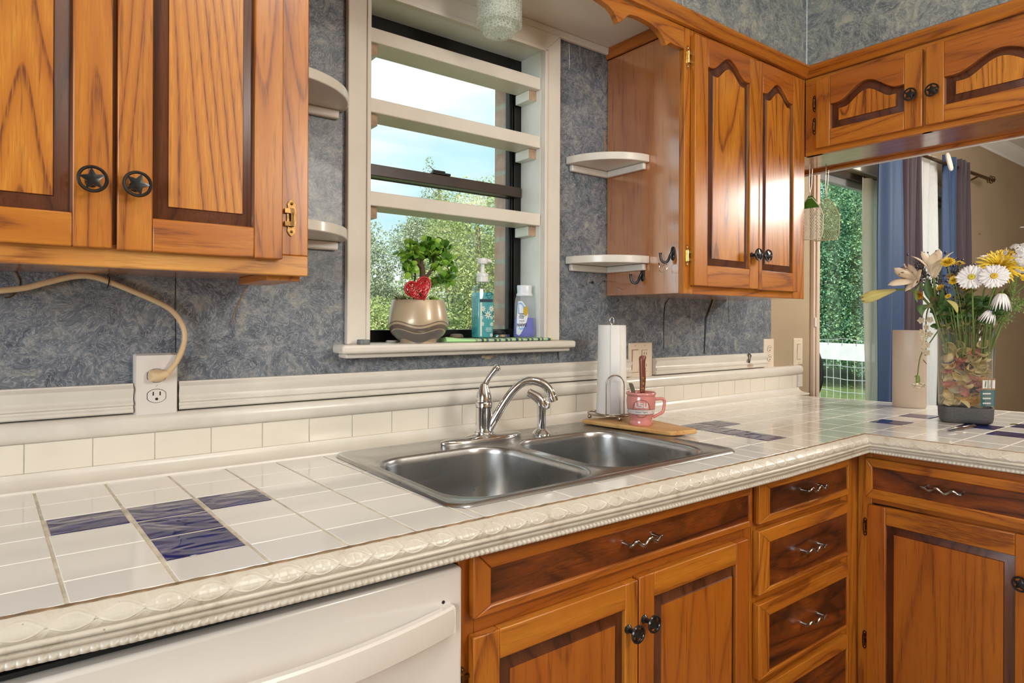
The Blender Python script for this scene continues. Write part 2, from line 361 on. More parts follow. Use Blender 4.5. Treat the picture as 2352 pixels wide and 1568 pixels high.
# ================================================================== SETTING
M['raw'] = plain('raw_pine_end', (0.42, 0.29, 0.19, 1), 0.8, var=0.25, vscale=60)
XY = lambda y: (lambda u, v, d: (u, y-d, v))      # faces the room along -Y, u = x, v = z
YZ = lambda x: (lambda u, v, d: (x-d, u, v))      # faces -X, u = y, v = z
ZT, FL = 1.62, -H                                   # main ceiling, floor
WX0, WX1, WZ0, WZ1 = 0.126, 0.716, 0.245, 1.178     # kitchen window opening
DX0, DX1, DZ1 = 2.442, 4.15, 1.105                  # patio door opening
def wall_back():
    b = MB(); a, c = 0.0, 0.12
    for x0, x1, z0, z1, m in ((-2.1, WX0, FL, ZT, 0), (WX0, WX1, FL, WZ0, 0), (WX0, WX1, WZ1, ZT, 0), (WX1, 2.048, FL, ZT, 0),
                              (2.048, DX0, FL, ZT, 1), (DX0, DX1, DZ1, ZT, 1), (DX1, 7.2, FL, ZT, 1)):
        b.box(x0, x1, a, c, z0, z1, m)
    def strip(pts, w, m=2):
        g = []
        for i, (x, z) in enumerate(pts):
            p, q = pts[max(i-1,0)], pts[min(i+1,len(pts)-1)]
            t = Vector((q[0]-p[0], q[1]-p[1])).normalized(); k = w*(0.5+0.5*math.sin(PI*(i+0.3)/(len(pts)-0.4)))
            g.append([(x+t.y*k, -0.0012, z-t.x*k), (x-t.y*k, -0.0012, z+t.x*k)])
        b.sheet(g, m)
    strip([(-0.322,0.424),(-0.3225,0.355),(-0.321,0.248)], 0.0010)
    strip([(-0.167,0.409),(-0.178,0.39),(-0.185,0.373),(-0.198,0.343),(-0.205,0.317)], 0.0014, 3)
    strip([(1.358,0.419),(1.340,0.402),(1.326,0.389),(1.320,0.35),(1.319,0.32),(1.320,0.222)], 0.0022)
    strip([(1.622,0.419),(1.607,0.39),(1.590,0.362),(1.576,0.338),(1.571,0.268),(1.566,0.196)], 0.006)
    strip([(1.630,0.419),(1.617,0.398),(1.602,0.37)], 0.005, 3)
    strip([(1.728,0.411),(1.732,0.312)], 0.0012)
    strip([(0.795,0.226),(0.794,0.198)], 0.0012)
    strip([(0.836,1.235),(0.838,1.19),(0.837,1.15)], 0.0014, 4)
    strip([(1.000,0.98),(1.004,0.93),(1.001,0.90)], 0.0020, 5)
    return struct(build('wall_back', b, [M['paper'], M['tan'], M['dark'], plain('torn_paper_edge', (0.30,0.18,0.10,1), 0.8, var=0.3), M['white_paint'], plain('orange_drip', (0.6,0.25,0.05,1), 0.5, var=0.2)], smooth=0))
wall_back()
def shell():
    b = MB(); b.box(-2.1, 7.2, -4.1, 0.1, FL-0.1, FL); struct(build('floor', b, M['floor'], smooth=0))
    b = MB(); b.box(-2.1, 2.0, -4.1, 0.1, ZT, ZT+0.1); b.box(2.0, 7.2, -4.1, 0.1, ZT, ZT+0.1, 1); struct(build('ceiling', b, [M['ceil'], M['ceil_white']], smooth=0))
    b = MB()                                            # left wall with a window opening at the side of the room
    b.box(-2.1, -2.0, -4.1, -2.45, FL, ZT); b.box(-2.1, -2.0, -1.05, 0, FL, ZT); b.box(-2.1, -2.0, -2.45, -1.05, FL, 0.0); b.box(-2.1, -2.0, -2.45, -1.05, 1.15, ZT)
    struct(build('wall_left', b, M['tan'], smooth=0))
    b = MB(); b.box(7.1, 7.2, -4.1, 0, FL, ZT); struct(build('wall_right', b, M['tan'], smooth=0))
    b = MB(); b.box(-2.1, 7.2, -4.1, -4.0, FL, ZT); struct(build('wall_front', b, M['tan'], smooth=0))
    b = MB(); b.box(-2.1, 7.2, 0.12, 0.23, FL-0.3, WZ0-0.03); b.box(-2.1, WX0-0.01, 0.12, 0.23, WZ0-0.03, ZT); b.box(WX1-0.012, DX0-0.04, 0.12, 0.23, WZ0-0.03, ZT)
    b.box(WX0-0.01, WX1-0.012, 0.12, 0.23, WZ1+0.02, ZT)
    for i, q in enumerate(b.v): b.v[i] = q
    b2 = MB()
    for x0, x1, z0, z1 in ((-2.1, WX0-0.01, FL-0.3, ZT), (WX1-0.012, DX0-0.04, FL-0.3, ZT), (WX0-0.01, WX1-0.012, FL-0.3, WZ0-0.03), (WX0-0.01, WX1-0.012, WZ1+0.02, ZT), (DX1+0.04, 7.2, FL-0.3, ZT), (DX0-0.04, DX1+0.04, DZ1+0.05, ZT)):
        b2.box(x0, x1, 0.12, 0.23, z0, z1)
    struct(build('wall_brick_exterior', b2, M['brick'], smooth=0))
    # papered bulkhead above the wall cabinets, and the lower painted board above the sink
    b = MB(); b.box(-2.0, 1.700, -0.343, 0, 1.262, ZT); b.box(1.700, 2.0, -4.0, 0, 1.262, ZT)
    struct(build('wall_bulkhead', b, M['paper_lit'], smooth=0))
    b = MB(); b.tube([(1.6995,-0.3438,1.262),(1.6995,-0.3438,ZT)], 0.0028, 6); struct(build('trim_18', b, plain('white_caulk', (0.5,0.54,0.58,1), 0.7, var=0.2, vscale=30)))
    b = MB(); b.box(-0.144, 1.012, -0.318, -0.001, 1.2605, 1.2625); struct(build('ceiling_sink', b, M['ceil'], smooth=0))
    b = MB(); b.box(-0.144, 1.012, -0.016, -0.001, 1.2365, 1.2605)
    struct(build('trim_1', b, M['cream2'], smooth=0, bev=0.004))
    b = MB(); b.box(1.004, 1.0145, -0.3075, -0.002, 1.2225, 1.2600); struct(build('trim_17', b, W['ry'], smooth=0, bev=0.002))
shell()

# ------------------------------------------------------------------ kitchen window
def window_kitchen():
    b = MB()                                            # casing around the opening
    z0, z1, t = 0.262, 1.236, -0.020
    P = XY(-0.001)
    b.prism([(0.066,z0),(WX0,z0),(WX0,WZ1-0.004),(0.066,z1)], P, 0, 0.020); b.prism([(WX1,z0),(0.783,z0),(0.783,z1),(WX1,WZ1-0.004)], P, 0, 0.020)
    b.prism([(0.066,z1),(WX0,WZ1-0.004),(WX1,WZ1-0.004),(0.783,z1)], P, 0, 0.020)
    struct(build('trim_2', b, M['cream2'], smooth=0, bev=0.003))
    b = MB()                                            # stop bead along the inner edge of the casing
    b.box(WX1-0.001, WX1+0.010, -0.026, -0.02, z0, WZ1); b.box(WX0-0.010, WX0+0.001, -0.026, -0.02, z0, WZ1); b.box(WX0-0.01, WX1+0.01, -0.026, -0.02, WZ1-0.006, WZ1+0.006)
    struct(build('trim_3', b, M['cream2'], smooth=0, bev=0.002))
    b = MB()                                            # jamb lining
    b.box(WX0-0.001, WX0+0.003, -0.002, 0.108, 0.262, WZ1); b.box(WX1-0.003, WX1+0.001, -0.002, 0.108, 0.262, WZ1); b.box(WX0, WX1, -0.002, 0.108, WZ1-0.003, WZ1+0.001)
    struct(build('trim_4', b, M['white_paint'], smooth=0))
    b = MB()                                            # stool and apron
    b.box(0.034, 0.809, -0.072, -0.0, 0.240, 0.262); b.box(WX0, WX1, -0.002, 0.115, 0.246, 0.262)
    st = struct(build('window_stool', b, M['cream2'], smooth=40, bev=0.007, seg=3))
    b = MB(); b.box(0.050, 0.800, -0.052, -0.001, 0.210+0.018, 0.240); struct(build('trim_5', b, M['cream2'], smooth=40, bev=0.004))
    b = MB(); g = []                                     # dark metal frame, two sashes
    fx0, fx1, fz0, fz1, y0, y1 = WX0+0.003, WX1-0.003, 0.262, WZ1-0.003, 0.094, 0.125
    for q in ((fx0, fx0+0.028, y0, y1, fz0, fz1), (fx1-0.028, fx1, y0, y1, fz0, fz1), (fx0+0.028, fx1-0.028, y0, y1, fz1-0.036, fz1), (fx0+0.028, fx1-0.028, y0, y1, fz0, fz0+0.034)): b.box(*q)
    for k in range(2):                                  # tracks of the frame
        b.box(fx1-0.034-0.010*k, fx1-0.030-0.010*k, 0.100, 0.122, fz0+0.034, fz1-0.036); b.box(fx0+0.02+0.008*k, fx0+0.024+0.008*k, 0.100, 0.122, fz0+0.034, fz1-0.036)
    w = build('window_1', b, M['bronze'], smooth=0, bev=0.0015); struct(w)
    b = MB(); b.box(fx0+0.028, fx1-0.014, 0.078, 0.112, 0.724, 0.756); b.box(fx0+0.028, fx1-0.028, 0.112, 0.120, 0.722, 0.762); build('meeting_rail', b, M['bronze_brown'], w, 0, bev=0.002)
    b = MB(); b.box(0.372, 0.432, 0.076, 0.10, 0.756, 0.763); b.box(0.378, 0.418, 0.084, 0.10, 0.763, 0.770); build('sash_lock', b, M['bronze'], w, 0, bev=0.002)
    b = MB(); b.box(fx0+0.028, fx1-0.040, 0.115, 0.117, 0.756, fz1-0.036); b.box(fx0+0.028, fx1-0.040, 0.104, 0.106, fz0+0.034, 0.724); build('pane', b, M['glass'], w, 0)
    b = MB(); b.box(fx0+0.028, fx1-0.040, 0.1225, 0.1228, fz0+0.034, fz1-0.036); build('insect_screen', b, M['screen'], w, 0)
window_kitchen()
# wooden shelves across the window, each resting on two cleats
def window_shelf(z, x1, label, right_low=0.0):
    t = thing('window_shelf', (0.42, 0.04, z-0.04), label, 'shelf', 'white wooden shelves across the window')
    b = MB(); b.box(WX0+0.0035, x1, -0.006, 0.086, z-0.038, z); build('shelf_board', b, M['cream2'], t, 0, bev=0.003)
    for s in (0, 1):
        b = MB(); x = WX0+0.003 if s == 0 else WX1-0.033
        b.box(x, x+0.030, 0.006+0.012*s, 0.088, z-0.069, z-0.0385); build('cleat', b, [M['white_paint']], t, 0, bev=0.002)
        b = MB(); b.box(x+0.0005, x+0.0295, 0.0052+0.012*s, 0.006+0.012*s, z-0.0685, z-0.039); build('raw_wood_end', b, M['raw'], t, 0)
window_shelf(1.092, WX1-0.004, 'top cream-painted plank shelf across the window, just under the dark head frame')
window_shelf(0.907, WX1-0.004, 'middle cream-painted plank shelf across the window, above the dark meeting rail')
window_shelf(0.662, WX1-0.002, 'lowest cream-painted plank shelf across the window, above the potted jade tree')

# ------------------------------------------------------------------ backsplash
def profile_run(b, prof, x0, x1, m=0, y=0.0):
    """extrude a (distance from wall, z) profile along x"""
    loops = [[(x, y-d, z) for d, z in prof] for x in (x0, x1)]
    b.loft(loops, m)
CHAIR = [(0.0,0.128),(0.020,0.128),(0.023,0.131),(0.023,0.136),(0.019,0.139),(0.019,0.142),(0.024,0.145),(0.024,0.149),(0.019,0.153),(0.017,0.158),(0.020,0.166),(0.024,0.174),(0.024,0.179),(0.020,0.183),(0.017,0.186),(0.017,0.189),(0.0,0.189)]
CAP = [(0.0,0.0835),(0.018,0.0835)] + [(0.018+0.014*math.sin(PI*k/10), 0.104-0.0205*math.cos(PI*k/10)) for k in range(1,10)] + [(0.018,0.1245),(0.0,0.1245)]
COVE = [(0.0,-0.001),(0.078,-0.001),(0.076,0.004)] + [(0.076-0.048*math.sin(PI/2*k/8), 0.004+0.018*(1-math.cos(PI/2*k/8))) for k in range(1,8)] + [(0.026,0.026),(0.0,0.026)]
def backsplash():
    b = MB(); profile_run(b, CHAIR, -1.2, -0.4035, y=-0.001); profile_run(b, CHAIR, -0.317, 1.122, y=-0.001); struct(build('trim_6', b, M['cream'], smooth=35))
    b = MB(); profile_run(b, CHAIR, 1.253, 1.985, y=-0.001); struct(build('trim_7', b, M['cream'], smooth=35))
    b = MB(); profile_run(b, CAP, -1.2, 2.262, y=-0.001); b.box(2.232, 2.262, -0.030, -0.001, 0.028, 0.084); struct(build('trim_8', b, M['cream'], smooth=35))
    b = MB(); profile_run(b, COVE, -1.2, 2.235, y=-0.001); struct(build('trim_9', b, M['cream'], smooth=35))
    b = MB(); b.box(-1.2, 2.232, -0.019, -0.001, 0.024, 0.084, 1)
    x = -0.585-0.111*5
    while x < 2.22:
        x1 = min(x+0.111, 2.232); b.box(max(x,-1.2)+0.0010, x1-0.0010, -0.0206, -0.019, 0.026, 0.0825, 0); x = x1
    struct(build('backsplash_tile', b, [M['tile_wall'], plain('backsplash_grout', (0.60,0.56,0.49,1), 0.8, var=0.15, vscale=40)], smooth=0, bev=0.001))
    b = MB()                                            # torn hole in the moulding near its right end
    b.add([(1.832,-0.0255,0.192),(1.846,-0.0255,0.190),(1.858,-0.0255,0.182),(1.852,-0.0255,0.168),(1.846,-0.0255,0.150),(1.834,-0.0255,0.152),(1.836,-0.0255,0.170),(1.830,-0.0255,0.180)], [tuple(range(8))], 0)
    b.add([(1.836,-0.0262,0.186),(1.848,-0.0262,0.184),(1.848,-0.0262,0.170),(1.842,-0.0262,0.158),(1.838,-0.0262,0.172)], [tuple(range(5))], 1)
    struct(build('trim_10', b, [M['dark'], plain('bare_plaster', (0.30,0.29,0.26,1), 0.9, var=0.6, vscale=90)], smooth=0))
    b = MB()                                            # tan stain below the hole, scuff under the window stool
    for x0, x1, z in ((1.838,1.862,0.1465), (1.834,1.874,0.1405), (1.830,1.868,0.1350), (1.842,1.858,0.1300)): b.box(x0, x1, -0.0262, -0.0235, z-0.0012, z+0.0012)
    b.box(0.493, 0.533, -0.0016, -0.0008, 0.213, 0.2195); b.box(0.507, 0.526, -0.0016, -0.0008, 0.2095, 0.213)
    struct(build('trim_19', b, plain('tan_stain', (0.60,0.46,0.31,1), 0.6, var=0.3, vscale=80), smooth=0))
    b = MB(); b.box(2.386, 2.398, -0.026, -0.0185, 0.300, 0.345); struct(build('trim_20', b, M['white_paint'], smooth=0, bev=0.003))
backsplash()

# ------------------------------------------------------------------ wooden crown along the cabinets and bulkhead
def crown():
    prof = [(0.0,1.222),(0.012,1.222),(0.016,1.226),(0.014,1.232),(0.020,1.238),(0.028,1.243),(0.033,1.250),(0.033,1.257),(0.026,1.2615),(0.0,1.2615)]
    b = MB(); loops = []
    for i in range(4):
        l = []
        for d, z in prof:
            yy, xx = -0.328-d, 1.722-d
            if i == 0: l.append((-1.4, yy, z))
            elif i == 1: l.append((xx, yy, z))
            elif i == 2: l.append((xx, -2.2, z))
        if l: loops.append(l)
    b.loft(loops[:2]); struct(build('trim_11', b, W['x'], smooth=35))
    b = MB(); b.loft(loops[1:3]); struct(build('trim_12', b, W['y'], smooth=35))
crown()

# ------------------------------------------------------------------ patio door side of the dining room
def patio():
    b = MB(); b.box(2.384, DX0, -0.018, 0.0, FL, DZ1+0.05); b.box(2.40, 2.425, -0.026, -0.018, FL, DZ1+0.05); b.box(DX1, DX1+0.06, -0.018, 0, FL, DZ1+0.05)
    struct(build('trim_13', b, plain('door_casing_paint', (0.66,0.52,0.40,1), 0.45, var=0.05), smooth=0, bev=0.003))
    b = MB(); b.box(2.384, DX1+0.06, -0.018, 0.0, DZ1, DZ1+0.055); struct(build('trim_14', b, M['white_paint'], smooth=0, bev=0.003))
    b = MB(); b.box(DX0+0.004, DX1-0.004, 0.03, 0.12, DZ1-0.035, DZ1); b.box(DX0, DX0+0.012, 0.04, 0.12, FL, DZ1-0.035); b.box(DX1-0.05, DX1, 0.02, 0.12, FL, DZ1-0.035); b.box(DX0, DX1, 0.02, 0.12, FL, FL+0.06)
    d = struct(build('door_1', b, [plain('door_bronze_metal', (0.10,0.075,0.06,1), 0.35, 0.5)], smooth=0, bev=0.002))
    b = MB(); b.box(3.27, 3.33, 0.05, 0.09, FL+0.06, DZ1-0.035); b.box(DX0+0.012, 3.27, 0.05, 0.08, DZ1-0.070, DZ1-0.035); build('sash_frame', b, plain('door_grey_metal', (0.42,0.42,0.42,1), 0.35, 0.6), d, 0, bev=0.002)
    b = MB(); b.box(DX0+0.012, DX1-0.05, 0.062, 0.066, FL+0.06, DZ1-0.035); build('pane', b, M['glass'], d, 0)
    b = MB(); pts = [(2.462+0.016*math.sin(PI*k/12), 0.02-0.028*math.sin(PI*k/12), -0.06+0.40*k/12*0.68) for k in range(13)]; b.tube(pts, 0.011, 8); build('door_handle', b, M['rubber'], d)
    # dining-room crown
    b = MB(); prof = [(0.0,1.531),(0.010,1.531),(0.014,1.540),(0.012,1.546),(0.030,1.560),(0.050,1.585),(0.058,1.596),(0.058,1.606),(0.066,1.612),(0.066,ZT-0.001),(0,ZT-0.001)]
    loops = [[(x, -0.0005-d_, z) for d_, z in prof] for x in (2.04, 7.1)]; b.loft(loops); struct(build('trim_15', b, M['ceil_white'], smooth=30))
    b = MB(); b.box(4.25, 7.1, -0.014, 0, FL, FL+0.11); struct(build('baseboard_back', b, M['white_paint'], smooth=0))
patio()
# ================================================================== CABINETS
def star_knob(parent, P, u, v, d0, r=0.0215, rot=0.2, name='knob'):
    b = MB(); h = 0.030
    N = 40
    def ringloop(rad, d): return [P(u+rad*math.cos(2*PI*k/N), v+rad*math.sin(2*PI*k/N), d) for k in range(N)]
    b.loft([ringloop(r-0.0045, d0+h-0.004), ringloop(r-0.001, d0+h-0.0045), ringloop(r, d0+h-0.002), ringloop(r-0.0015, d0+h+0.0008), ringloop(r-0.0042, d0+h+0.0006), ringloop(r-0.0052, d0+h-0.0015)], 0, ring=True)
    star = []
    for k in range(10):
        a = rot + PI/2 + PI*k/5; rad = (r-0.003) if k % 2 == 0 else r*0.41
        star.append((u+rad*math.cos(a), v+rad*math.sin(a), 0.0 if k % 2 == 0 else 0.0008))
    top = [P(x, y, d0+h-0.001+z) for x, y, z in star]; bot = [P(x, y, d0+h-0.005) for x, y, z in star]; c = P(u, v, d0+h+0.0022)
    vs = top + bot + [c]; fs = [(k, (k+1)%10, 20) for k in range(10)] + [(10+(k+1)%10, 10+k, k, (k+1)%10) for k in range(10)] + [tuple(range(19, 9, -1))]
    b.add(vs, fs)
    def disc(rad, d, n=16): return [P(u+rad*math.cos(2*PI*k/n), v+rad*math.sin(2*PI*k/n), d) for k in range(n)]
    b.loft([disc(0.009, d0-0.0005), disc(0.009, d0+0.002), disc(0.0055, d0+0.006), disc(0.0050, d0+0.018), disc(0.008, d0+h-0.006), disc(0.008, d0+h-0.004)])
    return build(name, b, M['black_metal'], parent, 35)

def wavy_pull(parent, P, u0, u1, v, d0, mat='pull'):
    b = MB(); n = 40; L = u1-u0; pts = []; rr = []
    for k in range(n+1):
        t = k/n; a = min(1, t/0.18, (1-t)/0.18)
        pts.append(P(u0+L*t, v+0.0055*a*math.sin(2*PI*2.5*(t-0.1)), d0+0.020+0.004*math.sin(PI*t))); rr.append(0.0034+0.0012*abs(math.sin(2*PI*2.5*(t-0.1)))*a)
    b.tube(pts, rr, 8)
    for s in (0.07, 0.93):
        uu = u0+L*s; b.tube([P(uu, v, d0-0.0005), P(uu, v, d0+0.008), P(uu, v, d0+0.020)], [0.0055, 0.0035, 0.0040], 8)
    return build('pull_handle', b, M[mat], parent, 50)

def hinge(parent, P, u, v, d0, side, h=0.066, mat='brass'):
    """barrel at u, pointed leaf to the SIDE (+1/-1) on the face frame, wrap arm towards the door"""
    b = MB(); s = side; w = h*0.125; c = u+s*(w+0.002)
    leaf = [(c, v+h*0.5), (c+s*w*0.55, v+h*0.44), (c+s*w*0.9, v+h*0.36), (c+s*w*0.75, v+h*0.27), (c+s*w, v+h*0.22), (c+s*w, v-h*0.22), (c+s*w*0.75, v-h*0.27), (c+s*w*0.9, v-h*0.36), (c+s*w*0.55, v-h*0.44), (c, v-h*0.5),
            (c-s*w*0.55, v-h*0.44), (c-s*w*0.9, v-h*0.36), (c-s*w*0.75, v-h*0.27), (c-s*w, v-h*0.22), (c-s*w, v+h*0.22), (c-s*w*0.75, v+h*0.27), (c-s*w*0.9, v+h*0.36), (c-s*w*0.55, v+h*0.44)]
    b.prism(leaf, P, d0, d0+0.0022)
    b.tube([P(c, v+h*t, d0+0.0045) for t in (-0.25,-0.24,-0.09,-0.085,0.085,0.09,0.24,0.25)], [0.001,0.0042,0.0042,0.0036,0.0036,0.0042,0.0042,0.001], 10)
    for k in (-1, 1):
        b.prism([(c, v+k*h*0.23), (c, v+k*h*0.11), (u-s*0.003, v+k*h*0.11), (u-s*0.003, v+k*h*0.23)], P, d0+0.002, d0+0.0068)
        b.lathe([(0.0028,-0.001),(0.0028,0.0030),(0.0012,0.0042)], P(c, v+k*h*0.37, d0), 10, 0, frame_of(Vector(P(0,0,1))-Vector(P(0,0,0))))
    return build('hinge', b, M[mat], parent, 40)

def arch(u0, u1, v0, vs, va, n=22, ledge=0.10, pw=0.85):
    pts = [(u0, v0), (u1, v0)]
    if abs(va-vs) < 1e-6: return pts + [(u1, vs), (u0, vs)]
    for k in range(n+1):
        t = 1-k/n; q = min(max((t-ledge)/(1-2*ledge), 0), 1)
        pts.append((u0+(u1-u0)*t, vs+(va-vs)*(0.5-0.5*math.cos(2*PI*q))**pw))
    return pts

def door(cab, P, u0, u1, v0, v1, o, i, ax, th=0.019, tone=('', 'r', ''), vslope=0.0, field='field', name='door'):
    """framed door: o and i are the outer and inner outline of the dark bevel, (u0,u1,v0,vshoulder,vapex)"""
    ou0, ou1, ov0, ovs, ova = o; b = MB(); G = 0.0
    h = ax                                             # horizontal grain axis
    OO = arch(*o)
    b.prism([(u0, v0), (ou0, v0), (ou0, v1), (u0, v1)], P, 0.0005, th, 0)
    b.prism([(ou1, v0), (u1, v0), (u1, v1-vslope), (ou1, v1-vslope*0.8)], P, 0.0005, th, 0)
    b.prism([(ou0, v0), (ou1, v0), (ou1, ov0), (ou0, ov0)], P, 0.0005, th, 1)
    top = [q for q in OO[2:]]
    b.prism(list(reversed(top)) + [(ou1, v1-vslope*0.8), (ou0, v1)], P, 0.0005, th, 2)
    d = build(name, b, [W[tone[0]+'z'], W[tone[2]+h], W[tone[1]+h]], cab, 30, bev=0.0022)
    II = arch(*i); c = (sum(p[0] for p in II)/len(II), sum(p[1] for p in II)/len(II))
    def inset(poly, k):
        return [(p[0]+(q[0]-p[0])*k, p[1]+(q[1]-p[1])*k) for p, q in zip(poly, II)]
    loops = [[P(x, y, dd) for x, y in pl] for pl, dd in ((OO, 0.002), (OO, 0.0095), (inset(OO, 0.10), 0.0072), (inset(OO, 0.94), 0.0135), (inset(OO, 1.0), 0.0160))]
    b = MB(); b.loft(loops, 1, True, True, False); b.add(loops[-1], [tuple(range(len(II)))], 0)
    build('raised_panel', b, [W[field], W['groove']], d, 30)
    return d

def drawer(cab, P, u0, u1, v0, v1, p, ax, th=0.019, pull=None, mat='pull', tone='', name='drawer'):
    pu0, pu1, pv0, pv1 = p; b = MB()
    b.prism([(u0, v0), (pu0, pv0), (pu0, pv1), (u0, v1)], P, 0.0005, th, 1)
    b.prism([(pu1, pv0), (u1, v0), (u1, v1), (pu1, pv1)], P, 0.0005, th, 1)
    b.prism([(u0, v0), (u1, v0), (pu1, pv0), (pu0, pv0)], P, 0.0005, th, 0)
    b.prism([(pu0, pv1), (pu1, pv1), (u1, v1), (u0, v1)], P, 0.0005, th, 0)
    d = build(name, b, [W[tone+ax], W[tone+'z']], cab, 30, bev=0.003)
    b = MB(); b.prism([(pu0-0.002, pv0-0.002), (pu1+0.002, pv0-0.002), (pu1+0.002, pv1+0.002), (pu0-0.002, pv1+0.002)], P, 0.001, 0.0135)
    build('dark_panel', b, W['d'+ax], d, 0)
    if pull: wavy_pull(d, P, pull[0], pull[1], pull[2], 0.0135, mat)
    return d

# ------------------------------------------------------------------ left wall cabinet
def cab_left():
    t = thing('wall_cabinet', (-0.46, -0.17, 0.409), 'varnished oak wall cabinet above the tiled counter, left of the window, with two star knobs', 'cabinet')
    P = XY(-0.327)
    b = MB(); b.box(-0.80, -0.146, -0.308, -0.002, 0.415, 1.2215); build('cabinet_body', b, W['ply'], t, 0)
    b = MB(); b.prism([(-0.80,0.409),(-0.76,0.409),(-0.76,1.222),(-0.80,1.222)], P, -0.019, 0, 0); b.prism([(-0.197,0.448),(-0.144,0.448),(-0.144,1.222),(-0.197,1.222)], P, -0.019, 0, 0)
    b.prism([(-0.76,0.409),(-0.144,0.409),(-0.144,0.448),(-0.76,0.448)], P, -0.019, 0, 1); b.prism([(-0.76,1.19),(-0.197,1.19),(-0.197,1.222),(-0.76,1.222)], P, -0.019, 0, 2); b.prism([(-0.49,0.448),(-0.45,0.448),(-0.45,1.19),(-0.49,1.19)], P, -0.019, 0, 0)
    build('face_frame', b, [W['z'], W['pale'], W['x']], t, 30, bev=0.002)
    d = door(t, P, -0.738, -0.4725, 0.4385, 1.205, (-0.690,-0.5265,0.492,1.11,1.16), (-0.660,-0.5515,0.516,1.08,1.128), 'x'); star_knob(d, P, -0.5015, 0.543, 0.0185, rot=0.12)
    d = door(t, P, -0.466, -0.199, 0.4375, 1.205, (-0.415,-0.2505,0.4935,1.11,1.16), (-0.391,-0.271,0.516,1.08,1.128), 'x'); star_knob(d, P, -0.4405, 0.543, 0.0185, rot=-0.35)
    hinge(d, P, -0.1885, 0.520, 0.0005, 1, 0.072); hinge(d, P, -0.1885, 1.12, 0.0005, 1, 0.072)
    b = MB(); b.box(-0.215, -0.150, -0.30, -0.10, 0.400, 0.4149); build('under_strip', b, W['y'], t, 0, bev=0.002)
cab_left()

# ------------------------------------------------------------------ right wall cabinet
def cab_right():
    t = thing('wall_cabinet', (1.37, -0.17, 0.409), 'varnished oak wall cabinet with two tall arched doors, right of the window', 'cabinet')
    P = XY(-0.327)
    b = MB(); b.box(1.015, 1.721, -0.308, -0.002, 0.411, 1.2215); build('cabinet_body', b, W['ply'], t, 0, bev=0.001)
    b = MB(); b.prism([(1.015,0.409),(1.060,0.409),(1.060,1.222),(1.015,1.222)], P, -0.019, 0, 0); b.prism([(1.636,0.409),(1.7205,0.409),(1.7205,1.222),(1.636,1.222)], P, -0.019, 0, 0)
    b.prism([(1.060,0.409),(1.636,0.409),(1.636,0.450),(1.060,0.450)], P, -0.019, 0, 1); b.prism([(1.060,1.185),(1.636,1.185),(1.636,1.222),(1.060,1.222)], P, -0.019, 0, 1)
    build('face_frame', b, [W['z'], W['x']], t, 30, bev=0.002)
    d = door(t, P, 1.0425, 1.3895, 0.4345, 1.203, (1.108,1.336,0.499,1.1175,1.1675), (1.1365,1.3075,0.522,1.095,1.136), 'x')
    star_knob(d, P, 1.3475, 0.546, 0.0185, rot=0.1); hinge(d, P, 1.0395, 1.132, 0.0005, -1, 0.075, 'bright_brass'); hinge(d, P, 1.0395, 0.525, 0.0005, -1, 0.070, 'bright_brass')
    d = door(t, P, 1.3925, 1.648, 0.4325, 1.206, (1.412,1.609,0.498,1.104,1.151), (1.436,1.588,0.522,1.084,1.122), 'x')
    star_knob(d, P, 1.4045, 0.546, 0.0185, rot=0.5); hinge(d, P, 1.6505, 1.10, 0.0005, 1, 0.062); hinge(d, P, 1.6505, 0.515, 0.0005, 1, 0.062)
    return t
cab_right()

# ------------------------------------------------------------------ cabinet over the peninsula
def cab_pen():
    t = thing('wall_cabinet', (1.86, -1.0, 0.936), 'low oak cabinet hung above the peninsula, with wide arched doors and a glossy underside', 'cabinet')
    P = YZ(1.722)
    b = MB(); b.box(1.741, 2.0, -2.1, -0.003, 0.942, 1.2205); build('cabinet_body', b, W['gloss'], t, 0)
    b = MB(); b.box(1.9805, 1.9995, -2.1, -0.003, 0.932, 0.9415); build('back_rail', b, W['y'], t, 0)
    b = MB()
    for y0, y1 in ((-0.3905,-0.3285), (-0.745,-0.715), (-1.14,-1.08), (-2.1,-2.05)): b.prism([(y0,0.936),(y1,0.936),(y1,1.2215),(y0,1.2215)], P, -0.019, 0, 0)
    b.prism([(-2.1,0.936),(-0.3285,0.936),(-0.3285,0.962),(-2.1,0.962)], P, -0.019, 0.0005, 1); b.prism([(-2.1,1.195),(-0.3285,1.195),(-0.3285,1.2215),(-2.1,1.2215)], P, -0.019, 0.0005, 1)
    build('face_frame', b, [W['z'], W['y']], t, 30, bev=0.0015)
    d = door(t, P, -0.7235, -0.3765, 0.955, 1.2035, (-0.671,-0.428,1.0145,1.1035,1.1535), (-0.647,-0.4585,1.0385,1.0805,1.1225), 'y')
    star_knob(d, P, -0.698, 1.057, 0.0185, 0.021); hinge(d, P, -0.3735, 1.124, 0.0005, 1, 0.062); hinge(d, P, -0.3735, 1.041, 0.0005, 1, 0.062)
    d = door(t, P, -1.110, -0.7345, 0.955, 1.2045, (-1.075,-0.7855,1.006,1.0925,1.1365), (-1.045,-0.8175,1.0305,1.0700,1.1125), 'y')
    star_knob(d, P, -0.7615, 1.053, 0.0185, 0.021, rot=-0.1); hinge(d, P, -1.1135, 1.10, 0.0005, -1)
    d = door(t, P, -1.50, -1.13, 0.955, 1.2045, (-1.455,-1.175,1.01,1.0925,1.1365), (-1.43,-1.20,1.034,1.07,1.1125), 'y')
    b = MB(); b.box(2.001, 2.012, -2.1, -0.003, 0.929, 0.962); struct(build('trim_16', b, M['white_paint'], smooth=0))
cab_pen()

